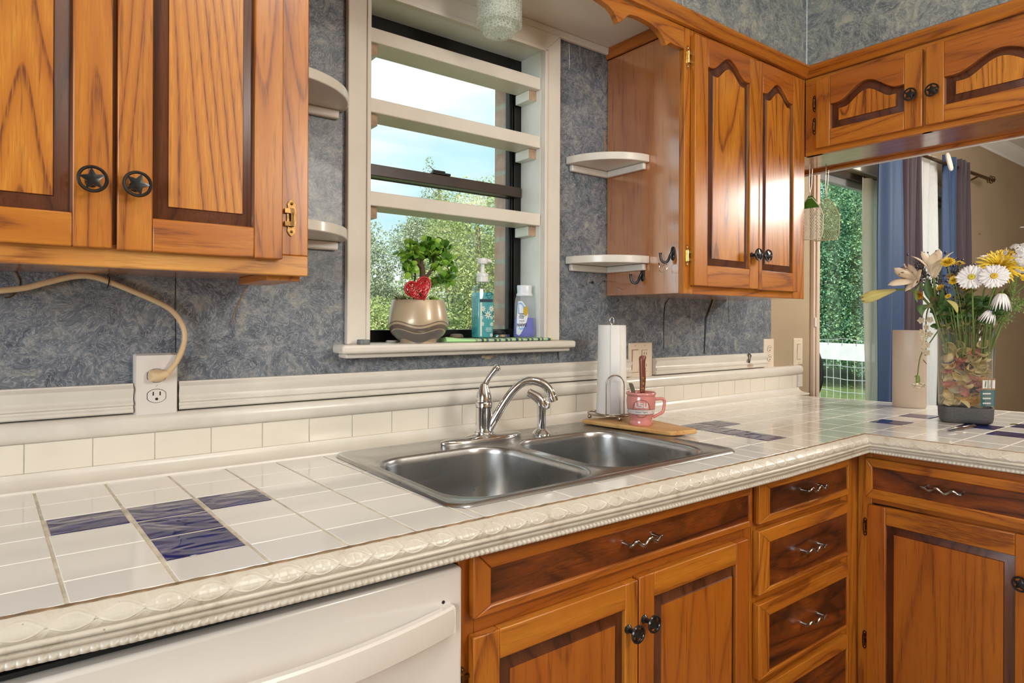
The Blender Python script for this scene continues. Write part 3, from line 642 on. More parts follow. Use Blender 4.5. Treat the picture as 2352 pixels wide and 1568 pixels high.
# ------------------------------------------------------------------ scalloped valance between the wall cabinets
def valance():
    # lower edge measured from the right end leftwards; mirrored about the middle of the sink
    half = [(1.0135,1.154),(0.990,1.155),(0.962,1.156),(0.951,1.158),(0.930,1.1445),(0.923,1.155),(0.912,1.168),(0.894,1.179),(0.868,1.187),(0.840,1.191),(0.805,1.1925),(0.780,1.190),(0.766,1.186),(0.757,1.178),(0.749,1.170),(0.744,1.1645),(0.726,1.1525),(0.719,1.163),(0.707,1.177),(0.690,1.187),(0.664,1.193),(0.628,1.199),(0.58,1.203),(0.50,1.205),(0.434,1.206)]
    mid = 0.434; left = [(2*mid-u, v) for u, v in reversed(half[:-1])]
    left = [(max(u, -0.1435), v) for u, v in left]
    poly = [(u, v) for u, v in reversed(half)]
    full = left[::-1][::-1]
    low = list(reversed(left)) if False else [(u, v) for u, v in sorted(left, key=lambda q: q[0])]
    pts = low + poly[0:]
    b = MB(); b.prism(pts + [(1.0135,1.2215),(-0.1435,1.2215)], XY(-0.308), 0, 0.019)
    o = build('valance', b, W['x'], None, 30, bev=0.0015)
    tag(o, 'scalloped oak valance board across the window recess, between the wall cabinets', 'valance')
valance()

# ------------------------------------------------------------------ base cabinets
YF, YD = -0.668, -0.6685
def base_body(t, x0, x1, y0, y1, z1=-0.062):
    b = MB(); b.box(x0, x1, y0, y1, -0.82, z1); build('cabinet_body', b, W['inside'], t, 0)
def cab_sink():
    t = thing('base_cabinet', (0.41, -0.33, FL), 'oak sink base cabinet with a dark false drawer front above two doors, beside the dishwasher', 'cabinet')
    P = XY(YF)
    b = MB()                                            # hollow: the sink bowls hang inside
    b.box(-0.010, 0.008, -0.645, -0.03, -0.82, -0.048); b.box(0.812, 0.826, -0.645, -0.03, -0.82, -0.048); b.box(0.008, 0.812, -0.645, -0.03, -0.82, -0.80); b.box(0.008, 0.812, -0.04, -0.03, -0.80, -0.048); b.box(-0.010, 0.826, -0.60, -0.05, FL+0.0005, -0.82)
    build('cabinet_body', b, W['inside'], t, 0)
    b = MB()
    for u0, u1 in ((-0.0105,0.020), (0.80,0.834)): b.prism([(u0,-0.83),(u1,-0.83),(u1,-0.047),(u0,-0.047)], P, -0.019, 0, 0)
    for v0, v1 in ((-0.205,-0.150), (-0.83,-0.79), (-0.075,-0.047)): b.prism([(0.020,v0),(0.80,v0),(0.80,v1),(0.020,v1)], P, -0.019, 0, 1)
    build('face_frame', b, [W['rz'], W['rx']], t, 30, bev=0.0015)
    drawer(t, P, 0.008, 0.8165, -0.171, -0.057, (0.0435,0.806,-0.155,-0.0935), 'x', pull=(0.364,0.466,-0.1195), tone='r', name='false_drawer_front')
    d = door(t, P, 0.008, 0.4095, -0.80, -0.2015, (0.062,0.3725,-0.745,-0.2525,-0.2525), (0.0855,0.3455,-0.72,-0.277,-0.277), 'x', field='rz', tone=('', '', ''))
    star_knob(d, P, 0.3795, -0.2925, 0.0185, 0.0185, rot=0.25); hinge(d, P, 0.004, -0.276, 0.0005, -1, 0.05)
    d = door(t, P, 0.4140, 0.8015, -0.80, -0.1975, (0.460,0.7525,-0.745,-0.248,-0.248), (0.4855,0.7385,-0.72,-0.274,-0.274), 'x', field='rz', tone=('r', '', ''))
    star_knob(d, P, 0.4275, -0.2855, 0.0185, 0.0185, rot=-0.3); hinge(d, P, 0.8045, -0.272, 0.0005, 1, 0.062); hinge(d, P, 0.8045, -0.72, 0.0005, 1, 0.062)
cab_sink()
def cab_drawers():
    t = thing('base_cabinet', (1.11, -0.33, FL), 'oak drawer stack in the counter corner, four dark-panelled drawers with wavy pulls', 'cabinet')
    P = XY(YF)
    b = MB(); b.box(0.8345, 1.3995, -0.645, -0.03, -0.82, -0.048); b.box(0.8345, 1.3995, -0.60, -0.05, FL+0.0005, -0.82); build('cabinet_body', b, W['inside'], t, 0)
    b = MB()
    for u0, u1 in ((0.8345,0.862), (1.295,1.4205)): b.prism([(u0,-0.83),(u1,-0.83),(u1,-0.047),(u0,-0.047)], P, -0.019, 0, 0)
    for v0, v1 in ((-0.20,-0.165), (-0.385,-0.34), (-0.59,-0.54), (-0.83,-0.78), (-0.075,-0.047)): b.prism([(0.862,v0),(1.295,v0),(1.295,v1),(0.862,v1)], P, -0.019, 0, 1)
    build('face_frame', b, [W['z'], W['rx']], t, 30, bev=0.0015)
    pl = ((-0.172,-0.057,-0.155,-0.091,-0.119), (-0.347,-0.190,-0.336,-0.224,-0.279), (-0.554,-0.370,-0.546,-0.406,-0.470), (-0.79,-0.576,-0.775,-0.612,-0.69))
    for v0, v1, p0, p1, pv in pl:
        drawer(t, P, 0.8475, 1.3040, v0, v1, (0.8945,1.3005,p0,p1), 'x', pull=(1.046,1.148,pv))
cab_drawers()
def cab_peninsula():
    t = thing('base_cabinet', (1.70, -1.15, FL), 'oak peninsula base cabinet with one long dark drawer above a large single-panel door', 'cabinet')
    P = YZ(1.402)
    b = MB(); b.box(1.4215, 2.03, -1.98, -0.67, -0.82, -0.062); b.box(1.47, 2.03, -1.98, -0.67, FL+0.0005, -0.82); build('cabinet_body', b, W['inside'], t, 0)
    b = MB()
    for u0, u1 in ((-0.7075,-0.6682), (-1.14,-1.095), (-1.98,-1.92)): vt = -0.0805 if u0 == -1.14 else -0.056; b.prism([(u0,-0.83),(u1,-0.83),(u1,vt),(u0,vt)], P, -0.019, 0, 0)
    for v0, v1 in ((-0.206,-0.183), (-0.83,-0.79), (-0.080,-0.056)): b.prism([(-1.98,v0),(-0.7075,v0),(-0.7075,v1),(-1.98,v1)], P, -0.019, 0, 1)
    build('face_frame', b, [W['z'], W['ry']], t, 30, bev=0.0015)
    drawer(t, P, -1.34, -0.6965, -0.190, -0.0725, (-1.315,-0.7165,-0.162,-0.098), 'y', pull=(-0.945,-0.848,-0.1265), tone='')
    d = door(t, P, -1.110, -0.7015, -0.80, -0.2015, (-1.055,-0.7530,-0.745,-0.2575,-0.2575), (-1.031,-0.7745,-0.72,-0.2805,-0.2805), 'y', field='rz', tone=('r', '', ''), vslope=0.008)
    star_knob(d, P, -1.0735, -0.315, 0.0185, 0.0195, rot=0.1); hinge(d, P, -0.6985, -0.281, 0.0005, 1, 0.056); hinge(d, P, -0.6985, -0.615, 0.0005, 1, 0.056)
    d = door(t, P, -1.52, -1.118, -0.80, -0.2055, (-1.465,-1.17,-0.745,-0.2575,-0.2575), (-1.44,-1.195,-0.72,-0.2805,-0.2805), 'y', field='rz')
cab_peninsula()

# ------------------------------------------------------------------ dishwasher
def dishwasher():
    t = thing('dishwasher', (-0.318, -0.35, FL), 'white dishwasher with a bowed bar handle, under the tiled counter', 'dishwasher')
    b = MB(); b.box(-0.622, -0.0125, -0.640, -0.03, FL+0.0005, -0.0475); build('tub_body', b, M['rubber'], t, 0)
    b = MB(); b.box(-0.613, -0.0115, -0.682, -0.641, FL+0.10, -0.0790); build('door', b, M['appliance'], t, 40, bev=0.006, seg=3)
    b = MB(); b.box(-0.612, -0.0135, -0.664, -0.638, -0.0770, -0.0700); build('gasket', b, M['rubber'], t, 0, bev=0.002)
    b = MB(); loops = []; n = 28; x0, x1 = -0.590, -0.0350
    for k in range(n+1):
        s = k/n; x = x0+(x1-x0)*s; bow = 0.0150+0.043*math.sin(PI*s)**0.9; y = -0.682-bow
        loops.append([(x, y+0.016, -0.1335), (x, y+0.004, -0.1325), (x, y, -0.1355), (x, y-0.0015, -0.157), (x, y, -0.175), (x, y+0.006, -0.1775), (x, y+0.016, -0.1755)])
    b.loft(loops)
    for x in (x0, x1-0.018): b.box(x, x+0.018, -0.6985, -0.6815, -0.1745, -0.1345)
    build('handle', b, M['appliance'], t, 40)
    b = MB(); b.lathe([(0.0028,-0.0005),(0.0028,0.001),(0.0015,0.0015)], (-0.0485,-0.682,-0.128), 10, 0, frame_of((0,-1,0))); build('badge_hole', b, M['dark'], t)
dishwasher()
# ================================================================== COUNTERTOP
FRONT = [(-0.80,-0.672),(-0.606,-0.680),(-0.484,-0.690),(-0.336,-0.695),(-0.215,-0.697),(0.0,-0.7005),(0.097,-0.702),(0.425,-0.710),(0.70,-0.7130),(0.901,-0.7135),(1.10,-0.7105),(1.366,-0.703)]
PEN = [(1.366,-0.703),(1.378,-0.819),(1.389,-0.932),(1.403,-1.058),(1.47,-1.62),(1.52,-2.0)]
def interp(pts, x):
    for (a, b), (c, d) in zip(pts, pts[1:]):
        if min(a, c)-1e-9 <= x <= max(a, c)+1e-9: return b+(d-b)*(x-a)/(c-a)
    return pts[0][1] if abs(x-pts[0][0]) < abs(x-pts[-1][0]) else pts[-1][1]
PENY = [(y, x) for x, y in PEN]
def far_x(y): return 2.13+0.2345*(-0.115-y)
def clip(poly, fn):
    out = []
    for i in range(len(poly)):
        p, q = poly[i], poly[(i+1) % len(poly)]; a, b = fn(*p), fn(*q)
        if a >= 0: out.append(p)
        if (a >= 0) != (b >= 0):
            t = a/(a-b); out.append((p[0]+(q[0]-p[0])*t, p[1]+(q[1]-p[1])*t))
    return out if len(out) >= 3 else []
def area(p): return 0.5*sum(p[i][0]*p[(i+1)%len(p)][1]-p[(i+1)%len(p)][0]*p[i][1] for i in range(len(p)))
HX0, HX1, HY0, HY1 = 0.022, 0.800, -0.622, -0.105     # cut-out under the sink
YL = [-0.072,-0.187,-0.291,-0.389,-0.495,-0.604,-0.704,-0.806,-0.910,-1.014,-1.118,-1.222,-1.326,-1.43,-1.534,-1.638,-1.742,-1.846,-1.95]
XL = [-0.79,-0.680,-0.569,-0.457,-0.346,-0.236,-0.128,-0.018,0.092,0.202,0.312,0.422,0.532,0.642,0.752,0.862,0.94,1.023,1.126,1.232,1.345,1.46,1.60,1.708,1.82,1.93,2.04,2.15,2.26,2.37,2.48,2.6]
def skew(x, y):
    if x <= -0.1: return x+0.040*(-0.10-y)
    if x < 1.02: k = (1.02-x)/1.12; return x+k*0.040*(-0.10-y)
    if x <= 1.25: return x
    k = min(1, (x-1.25)/0.35); return x+k*0.13*(-0.592-y)
def pieces(cell):
    """cell clipped to the countertop outline and to the sink cut-out"""
    cx = sum(p[0] for p in cell)/len(cell)
    c = clip(cell, lambda x, y: far_x(y)-0.006-x)
    cy = sum(p[1] for p in cell)/len(cell)
    if not c: return []
    if cy > -0.704:
        c2 = []
        mx = 0.5*(min(p[0] for p in c)+max(p[0] for p in c))
        if mx < 1.366:
            a = min(p[0] for p in c); b_ = max(p[0] for p in c); ya, yb = interp(FRONT, max(a,-0.8))+0.004, interp(FRONT, min(b_,1.366))+0.004
            c = clip(c, lambda x, y: y-(ya+(yb-ya)*(x-a)/(b_-a)))
    else:
        ys = [p[1] for p in c]; y0, y1 = min(ys), max(ys); xa, xb = interp(PENY, max(y0,-2.0))+0.004, interp(PENY, y1)+0.004
        c = clip(c, lambda x, y: x-(xa+(xb-xa)*(y-y0)/(y1-y0)))
    if not c: return []
    c = clip(c, lambda x, y: x+0.80)
    if not c: return []
    out = [clip(c, lambda x, y: HX0-x), clip(c, lambda x, y: x-HX1)]
    mid = clip(clip(c, lambda x, y: x-HX0) or [(9,9)], lambda x, y: HX1-x) if c else []
    if mid: out += [clip(mid, lambda x, y: y-HY1), clip(mid, lambda x, y: HY0-y)]
    return [p for p in out if p and abs(area(p)) > 2e-5]
BLUE = {(2,2),(3,2),(3,3),(3,4),(4,2),(16,2),(17,2),(18,2),(17,3),(17,4),(22,5),(24,5),(23,8),(22,9),(25,9),(24,8)}
BLUE = {(2,2),(3,2),(3,3),(3,4),(4,2),(17,2),(18,2),(17,3),(17,4),(22,5),(24,5),(23,7),(22,8),(24,8)}
def countertop():
    t = thing('countertop', (0.6, -0.35, -0.045), 'white and cobalt blue tiled countertop with an embossed cream edge moulding', 'countertop')
    b = MB(); sl = MB()
    for j in range(len(YL)-1):
        for i in range(len(XL)-1):
            y1, y0 = YL[j], YL[j+1]; x0, x1 = XL[i], XL[i+1]
            gx = 0.0009
            if j == 0: y1 = -0.03
            if j == 4 or j == 5:
                pass
            cell = [(skew(x0,y0),y0), (skew(x1,y0),y0), (skew(x1,y1),y1), (skew(x0,y1),y1)]
            if j == 5 and x1 < 1.37:  # last row in front of the sink run reaches the edge
                cell = [(skew(x0,-0.74),-0.74), (skew(x1,-0.74),-0.74), (skew(x1,y1),y1), (skew(x0,y1),y1)]
                cc = [pp for pp in [clip(cell, lambda x, y: y+0.7039)] if pp]
                cell2 = clip(cell, lambda x, y: -0.7039-y)
                ps = pieces(cell) if False else []
                a_, b_ = min(p[0] for p in cell), max(p[0] for p in cell); ya, yb = interp(FRONT, max(a_,-0.8))+0.004, interp(FRONT, min(b_,1.366))+0.004
                c = clip(cell, lambda x, y: y-(ya+(yb-ya)*(x-a_)/(b_-a_))); c = clip(c, lambda x, y: x+0.80) if c else []
                if c: ps = [p for p in (clip(c, lambda x, y: HX0-x), clip(c, lambda x, y: x-HX1)) if p]
                if c:
                    mid = clip(c, lambda x, y: x-HX0); mid = clip(mid, lambda x, y: HX1-x) if mid else []
                    if mid:
                        q = clip(mid, lambda x, y: HY0-y)
                        if q: ps.append(q)
                ps = [p for p in ps if abs(area(p)) > 2e-5]
            elif j > 5 and x1 < 1.30: continue
            else: ps = pieces(cell)
            for p in ps:
                if area(p) < 0: p = p[::-1]
                n = len(p)
                sl.add([(x, y, -0.030) for x, y in p] + [(x, y, -0.0009) for x, y in p], [tuple(range(n-1,-1,-1)), tuple(range(n,2*n))] + [(k,(k+1)%n,n+(k+1)%n,n+k) for k in range(n)], 0)
                def inset(poly, d):
                    out = []
                    for k in range(len(poly)):
                        a, v, c = Vector(poly[k-1]), Vector(poly[k]), Vector(poly[(k+1)%len(poly)])
                        e1, e2 = (v-a), (c-v)
                        if e1.length < 1e-6 or e2.length < 1e-6: out.append(tuple(v)); continue
                        e1.normalize(); e2.normalize(); n1, n2 = Vector((-e1.y, e1.x)), Vector((-e2.y, e2.x)); den = 1+n1.dot(n2)
                        out.append(tuple(v+(n1+n2)*(d/max(den, 0.3))))
                    return out
                cxm = sum(pt[0] for pt in p)/n; p = [(x+(gx if x < cxm else -gx), y) for x, y in p]
                q = [pt for k, pt in enumerate(p) if (Vector(pt)-Vector(p[k-1])).length > 1e-5]
                if len(q) < 3: continue
                e_ = 0.0024 if (i, j) in BLUE else 0; l0 = inset(q, 0.0012+e_); l1 = inset(q, 0.0022+e_)
                b.loft([[(x, y, -0.006) for x, y in l0], [(x, y, -0.0010) for x, y in l0], [(x, y, 0.0) for x, y in l1]], 1 if (i, j) in BLUE else 0)
    build('tile_surface', b, [M['tile'], M['tile_blue']], t, 25)
    build('grout_bed', sl, M['grout'], t, 0)
    # embossed edge moulding, mitred in the inside corner
    def sweep(path, prof_fn, step):
        segs = []; s = 0
        pts = [Vector(p) for p in path]
        # per-vertex outward normals (outward = towards the room)
        nr = []
        for k in range(len(pts)):
            d0 = (pts[k]-pts[k-1]).normalized() if k else (pts[1]-pts[0]).normalized(); d1 = (pts[k+1]-pts[k]).normalized() if k < len(pts)-1 else d0
            n0, n1 = Vector((d0.y, -d0.x)), Vector((d1.y, -d1.x)); m = (n0+n1); nr.append(m/(1+n0.dot(n1)))
        loops = []
        for k in range(len(pts)-1):
            L = (pts[k+1]-pts[k]).length; n = max(1, int(L/step))
            for q in range(n if k < len(pts)-2 else n+1):
                f = q/n; p = pts[k].lerp(pts[k+1], f); nn = nr[k].lerp(nr[k+1], f); loops.append([(p.x+nn.x*o, p.y+nn.y*o, z) for o, z in prof_fn(s+L*f)])
            s += L
        return loops
    def relief(s, v):
        P = 0.094; ph = 2*PI*s/P; h = 0; sn = math.sin(ph)
        for sg in (1, -1):                                # two braided strands, each with a fine twin line
            c = 0.5+sg*0.34*sn
            h += math.exp(-((v-c)/0.030)**2)+0.45*math.exp(-((v-c-sg*0.11*(1 if sn > 0 else -1))/0.03)**2)
        e = 0.34*abs(sn)
        if abs(v-0.5) < e: h += 0.4*math.exp(-((v-0.5)/0.025)**2)+0.32*max(0, math.cos(2*PI*s/(P/8)))**5
        else: h += 0.45*max(0, math.sin(2*PI*(s/0.0125)+(v-0.5)*9*(1 if v > 0.5 else -1)))**2*(1-0.8*abs(sn)**2)
        return h*min(1, v/0.10, (1-v)/0.10)
    ZS = [(-0.80,0.88),(-0.606,0.89),(-0.336,0.93),(0.0,0.93),(0.5,0.98),(0.9,0.98),(1.366,0.90),(2.9,0.92)]
    def prof(s):
        pr = [(-0.004,-0.0005), (-0.003,-0.0005), (0.002,-0.0012)]
        for k in range(39):                               # ornate convex band
            v = k/38; o = 0.003+0.0175*math.sin(v*PI*0.66)+0.00115*relief(s, v); z = -0.0015-0.0265*v
            pr.append((o, z))
        pr += [(0.0205,-0.0285),(0.0225,-0.0305),(0.0225,-0.0345),(0.0172,-0.0362),(0.0172,-0.0374),(0.0235,-0.0385),(0.0235,-0.0425),(0.0200,-0.0440),(0.0185,-0.0465)]
        rope = 0.0026*abs(math.sin(PI*s/0.0095))**0.55
        pr += [(0.0180+rope*0.5,-0.0485),(0.0195+rope,-0.0510),(0.0190+rope,-0.0550),(0.0165+rope*0.5,-0.0575),(0.012,-0.0585),(-0.004,-0.0585)]
        k = interp(ZS, s-0.80); return [(o, z*k) for o, z in pr]
    full = FRONT + PEN[1:5]
    b = MB(); b.loft(sweep(full, prof, 0.00135)); build('edge_moulding', b, M['cream_edge'], t, 75)
    b = MB(); loops = sweep(full, lambda s: [(-0.0035+0.0007*math.sin(s*190)+0.0006*math.sin(s*77), 0.0003), (-0.0035,-0.004), (0.0022,-0.004), (0.0020+0.0007*math.sin(s*230), 0.0002)], 0.006); b.loft(loops); build('caulk_line', b, M['caulk'], t, 0)
    b = MB(); ys = [-0.04, -0.5, -1.0, -1.6]; b.loft([[(far_x(y)-0.006, y, -0.03), (far_x(y), y, -0.03), (far_x(y), y, 0.001), (far_x(y)-0.006, y, 0.001)] for y in ys]); build('back_edge_strip', b, M['cream2'], t, 0)
def cream_edge():
    t = NT('cream_edge_paint'); g = t.n('ShaderNodeNewGeometry').outputs['Pointiness']
    n = t.noise(t.obj(), 26, 6, 0.7)
    base = t.ramp(n, [(0.30, (0.40,0.335,0.245,1)), (0.42, (0.54,0.485,0.40,1)), (0.7, (0.59,0.54,0.455,1))])
    sp = t.noise(t.obj(), 120, 3, 0.6); chips = t.ramp(sp, [(0.27, (0.30,0.18,0.09,1)), (0.31, (1,1,1,1))])
    t.p(Base_Color=t.mix(0.6, base, chips, 'MULTIPLY'), Roughness=0.34, Coat_Weight=0.2); return t.mat
M['cream_edge'] = cream_edge()
countertop()

# ================================================================== SINK
def rrect(x0, x1, y0, y1, r, n=8):
    pts = []
    for cx, cy, a0 in ((x1-r, y1-r, 0), (x0+r, y1-r, PI/2), (x0+r, y0+r, PI), (x1-r, y0+r, 3*PI/2)):
        for k in range(n+1):
            a = a0+PI/2*k/n; pts.append((cx+r*math.cos(a), cy+r*math.sin(a)))
    return pts
def sink():
    t = thing('kitchen_sink', (0.42, -0.36, 0.0), 'stainless steel double-bowl drop-in sink in the tiled counter below the window', 'sink')
    me = bpy.data.meshes.new('sink_rim'); bm = bmesh.new()
    X0, X1, Y0, Y1 = 0.0, 0.842, -0.640, -0.083
    bowls = [(0.031, 0.384, -0.616, -0.224, 0.085), (0.421, 0.772, -0.606, -0.224, 0.085)]
    off = wpos(t)-Vector((0,0,H)); zt = 0.0045
    def ring(pts, z): return [bm.verts.new((x-off.x, y-off.y, z)) for x, y in pts]
    def bridge(a, b):
        for k in range(len(a)):
            bm.faces.new((a[k], a[(k+1)%len(a)], b[(k+1)%len(a)], b[k]))
    o0 = ring(rrect(X0, X1, Y0, Y1, 0.040), 0.0008); o1 = ring(rrect(X0+0.004, X1-0.004, Y0+0.004, Y1-0.004, 0.037), 0.0058); o2 = ring(rrect(X0+0.012, X1-0.012, Y0+0.012, Y1-0.012, 0.030), 0.0060); o3 = ring(rrect(X0+0.019, X1-0.019, Y0+0.019, Y1-0.019, 0.025), zt)
    bridge(o0, o1); bridge(o1, o2); bridge(o2, o3)
    loops = []
    for x0, x1, y0, y1, r in bowls:
        hs = [ring(rrect(x0-0.010, x1+0.010, y0-0.010, y1+0.010, r+0.008, 12), zt)]
        for d, z in ((-0.006, zt+0.0015), (-0.002, zt+0.0005), (0.001, zt-0.004), (0.002, -0.012), (0.004, -0.08), (0.010, -0.145), (0.022, -0.168), (0.045, -0.178), (0.10, -0.181)):
            hs.append(ring(rrect(x0+d, x1-d, y0+d, y1-d, max(r-max(d,0)*0.4, 0.03), 12), z))
        for a, b in zip(hs, hs[1:]): bridge(a, b)
        bm.faces.new(hs[-1]); loops.append(hs[0])
    ed = set()
    for lp in [o3]+loops:
        for k in range(len(lp)):
            e = bm.edges.get((lp[k], lp[(k+1)%len(lp)])); ed.add(e)
    bmesh.ops.triangle_fill(bm, use_beauty=True, use_dissolve=False, edges=list(ed))
    bmesh.ops.recalc_face_normals(bm, faces=bm.faces); bm.to_mesh(me); bm.free()
    me.materials.append(M['steel']); me.polygons.foreach_set('use_smooth', [True]*len(me.polygons)); me.set_sharp_from_angle(angle=math.radians(50))
    # make sure the rim looks up
    if sum(p.normal.z*p.area for p in me.polygons) < 0: me.flip_normals()
    o = bpy.data.objects.new('sink_bowls', me); COL.objects.link(o); o.parent = t
    for cx, cy in ((0.2075,-0.42), (0.5965,-0.415)):
        b = MB(); b.lathe([(0.045,-0.1805),(0.045,-0.1785),(0.036,-0.1775),(0.032,-0.186),(0.012,-0.187),(0.010,-0.176),(0.0,-0.175)], (cx,cy,0), 24, 0, None, True, True); build('drain', b, M['chrome'], t)
sink()

# ================================================================== FAUCET AND SPRAYER
def faucet():
    t = thing('kitchen_faucet', (0.397, -0.153, 0.0045), 'chrome single-lever faucet with a curved spout, behind the sink bowls', 'faucet')
    b = MB(); n = 40; C = (0.390, -0.156)
    def oval(a, bb, z, k=0.55):
        pts = []
        for q in range(n):
            th = 2*PI*q/n; c, s = math.cos(th), math.sin(th)
            w = bb*(0.55+0.45*abs(s)) if True else bb
            pts.append((C[0]+a*math.copysign(abs(c)**0.75, c), C[1]+w*s, z))
        return pts
    b.loft([oval(0.128,0.031,0.0046), oval(0.130,0.033,0.007), oval(0.129,0.032,0.013), oval(0.122,0.028,0.016), oval(0.06,0.026,0.0185), oval(0.03,0.024,0.023)]); build('base_plate', b, M['chrome'], t, 50)
    b = MB(); c = (0.397,-0.153,0)
    b.lathe([(0.026,0.019),(0.0265,0.026),(0.0225,0.028),(0.0222,0.030),(0.0222,0.089),(0.0228,0.0905),(0.0228,0.092)], c, 32); b.lathe([(0.0215,0.0925),(0.0232,0.094),(0.0232,0.104),(0.0220,0.106)], c, 32); build('faucet_body', b, M['chrome'], t)
    b = MB(); b.lathe([(0.0215,0.1062),(0.0222,0.110),(0.0205,0.122),(0.0165,0.135),(0.0125,0.146),(0.009,0.155)], c, 24)
    d = Vector((0.796,-0.605,0))
    pts = [Vector(c)+d*x+Vector((0,0,z)) for x, z in ((0.0,0.140),(0.003,0.152),(0.010,0.166),(0.020,0.180),(0.030,0.192),(0.037,0.200),(0.040,0.203))]
    b.tube(pts, [0.0125,0.0085,0.0065,0.0072,0.0092,0.0098,0.0060], 14); build('lever_handle', b, M['chrome'], t, 50)
    b = MB(); nrm = Vector((-0.45,-0.86,0.25)).normalized(); p = Vector(c)+nrm*0.0203+Vector((0.004,0,0.111)); b.lathe([(0.0048,-0.002),(0.0048,0.0015),(0.003,0.0025)], p, 16, 0, frame_of(nrm)); build('hot_indicator', b, plain('red_indicator', (0.55,0.01,0.03,1), 0.25, coat=0.4, var=0.05), t)
    b = MB(); prof = [(0.012,0.032),(0.028,0.060),(0.045,0.089),(0.063,0.117),(0.082,0.141),(0.102,0.157),(0.122,0.1635),(0.143,0.161),(0.162,0.152),(0.176,0.137),(0.182,0.122)]
    sm = []
    for k in range(len(prof)-1):
        p0, p1, p2, p3 = prof[max(k-1,0)], prof[k], prof[k+1], prof[min(k+2,len(prof)-1)]
        for q in range(4):
            u = q/4; sm.append(tuple(0.5*((2*p1[i])+(-p0[i]+p2[i])*u+(2*p0[i]-5*p1[i]+4*p2[i]-p3[i])*u*u+(-p0[i]+3*p1[i]-3*p2[i]+p3[i])*u**3) for i in (0,1)))
    sm.append(prof[-1]); pts = [Vector((c[0],c[1],0))+d*x+Vector((0,0,z)) for x, z in sm]
    b.tube(pts, [0.0122-0.0012*math.sin(PI*k/(len(sm)-1)) for k in range(len(sm))], 18); build('spout', b, M['chrome'], t, 60)
    b = MB(); e = pts[-1]; ax = (pts[-1]-pts[-3]).normalized(); b.lathe([(0.0130,-0.001),(0.0134,0.002),(0.0134,0.014),(0.011,0.0145),(0.0105,0.010)], e, 20, 0, frame_of(ax)); build('aerator', b, M['chrome'], t)
faucet()
def sprayer():
    t = thing('side_sprayer', (0.570,-0.186,0.0045), 'chrome side sprayer standing in its own hole, right of the faucet', 'sprayer')
    c = (0.570,-0.186,0); b = MB(); b.lathe([(0.0255,0.0046),(0.0258,0.009),(0.019,0.018),(0.0135,0.022),(0.0125,0.0225)], c, 28); build('collar', b, M['chrome'], t)
    b = MB(); d = Vector((0.796,-0.605,0)); P = lambda x, z: Vector(c)+d*x+Vector((0,0,z))
    b.tube([P(0,0.021),P(0,0.05),P(0.0005,0.078),P(0.001,0.090),P(-0.003,0.101),P(-0.013,0.110),P(-0.025,0.117),P(-0.037,0.123),P(-0.0375,0.1235)], [0.0115,0.0122,0.0132,0.0145,0.0150,0.0140,0.0126,0.0125,0.0105], 18); build('wand', b, M['chrome'], t, 50)
    b = MB(); b.tube([P(0.012,0.076),P(0.0185,0.082),P(0.0195,0.090),P(0.012,0.100)], [0.003,0.0055,0.0055,0.004], 10); build('trigger', b, M['chrome'], t)
    b = MB(); ax = (P(-0.037,0.123)-P(-0.025,0.117)).normalized(); b.lathe([(0.0085,0.0005),(0.0085,0.0015),(0.006,0.0008),(0.004,0.0016)], P(-0.0375,0.1235), 16, 0, frame_of(ax)); build('spray_face', b, plain('grey_spray_face', (0.25,0.25,0.25,1), 0.4, var=0.1), t)
sprayer()
# ================================================================== SMALL THINGS
def text_polys(s, size, bold=0.0):
    """outline text as (verts2d, faces) centred on the origin"""
    cu = bpy.data.curves.new('t', 'FONT'); cu.body = s; cu.size = size; cu.align_x = 'CENTER'; cu.align_y = 'CENTER'; cu.offset = bold; cu.resolution_u = 3
    o = bpy.data.objects.new('t', cu); COL.objects.link(o); bpy.context.view_layer.update()
    me = o.evaluated_get(bpy.context.evaluated_depsgraph_get()).to_mesh()
    bm = bmesh.new(); bm.from_mesh(me); bmesh.ops.triangulate(bm, faces=bm.faces); bm.verts.ensure_lookup_table()
    vs = [(v.co.x, v.co.y) for v in bm.verts]; fs = [tuple(v.index for v in f.verts) for f in bm.faces]
    bm.free(); o.evaluated_get(bpy.context.evaluated_depsgraph_get()).to_mesh_clear(); bpy.data.objects.remove(o); bpy.data.curves.remove(cu)
    return vs, fs

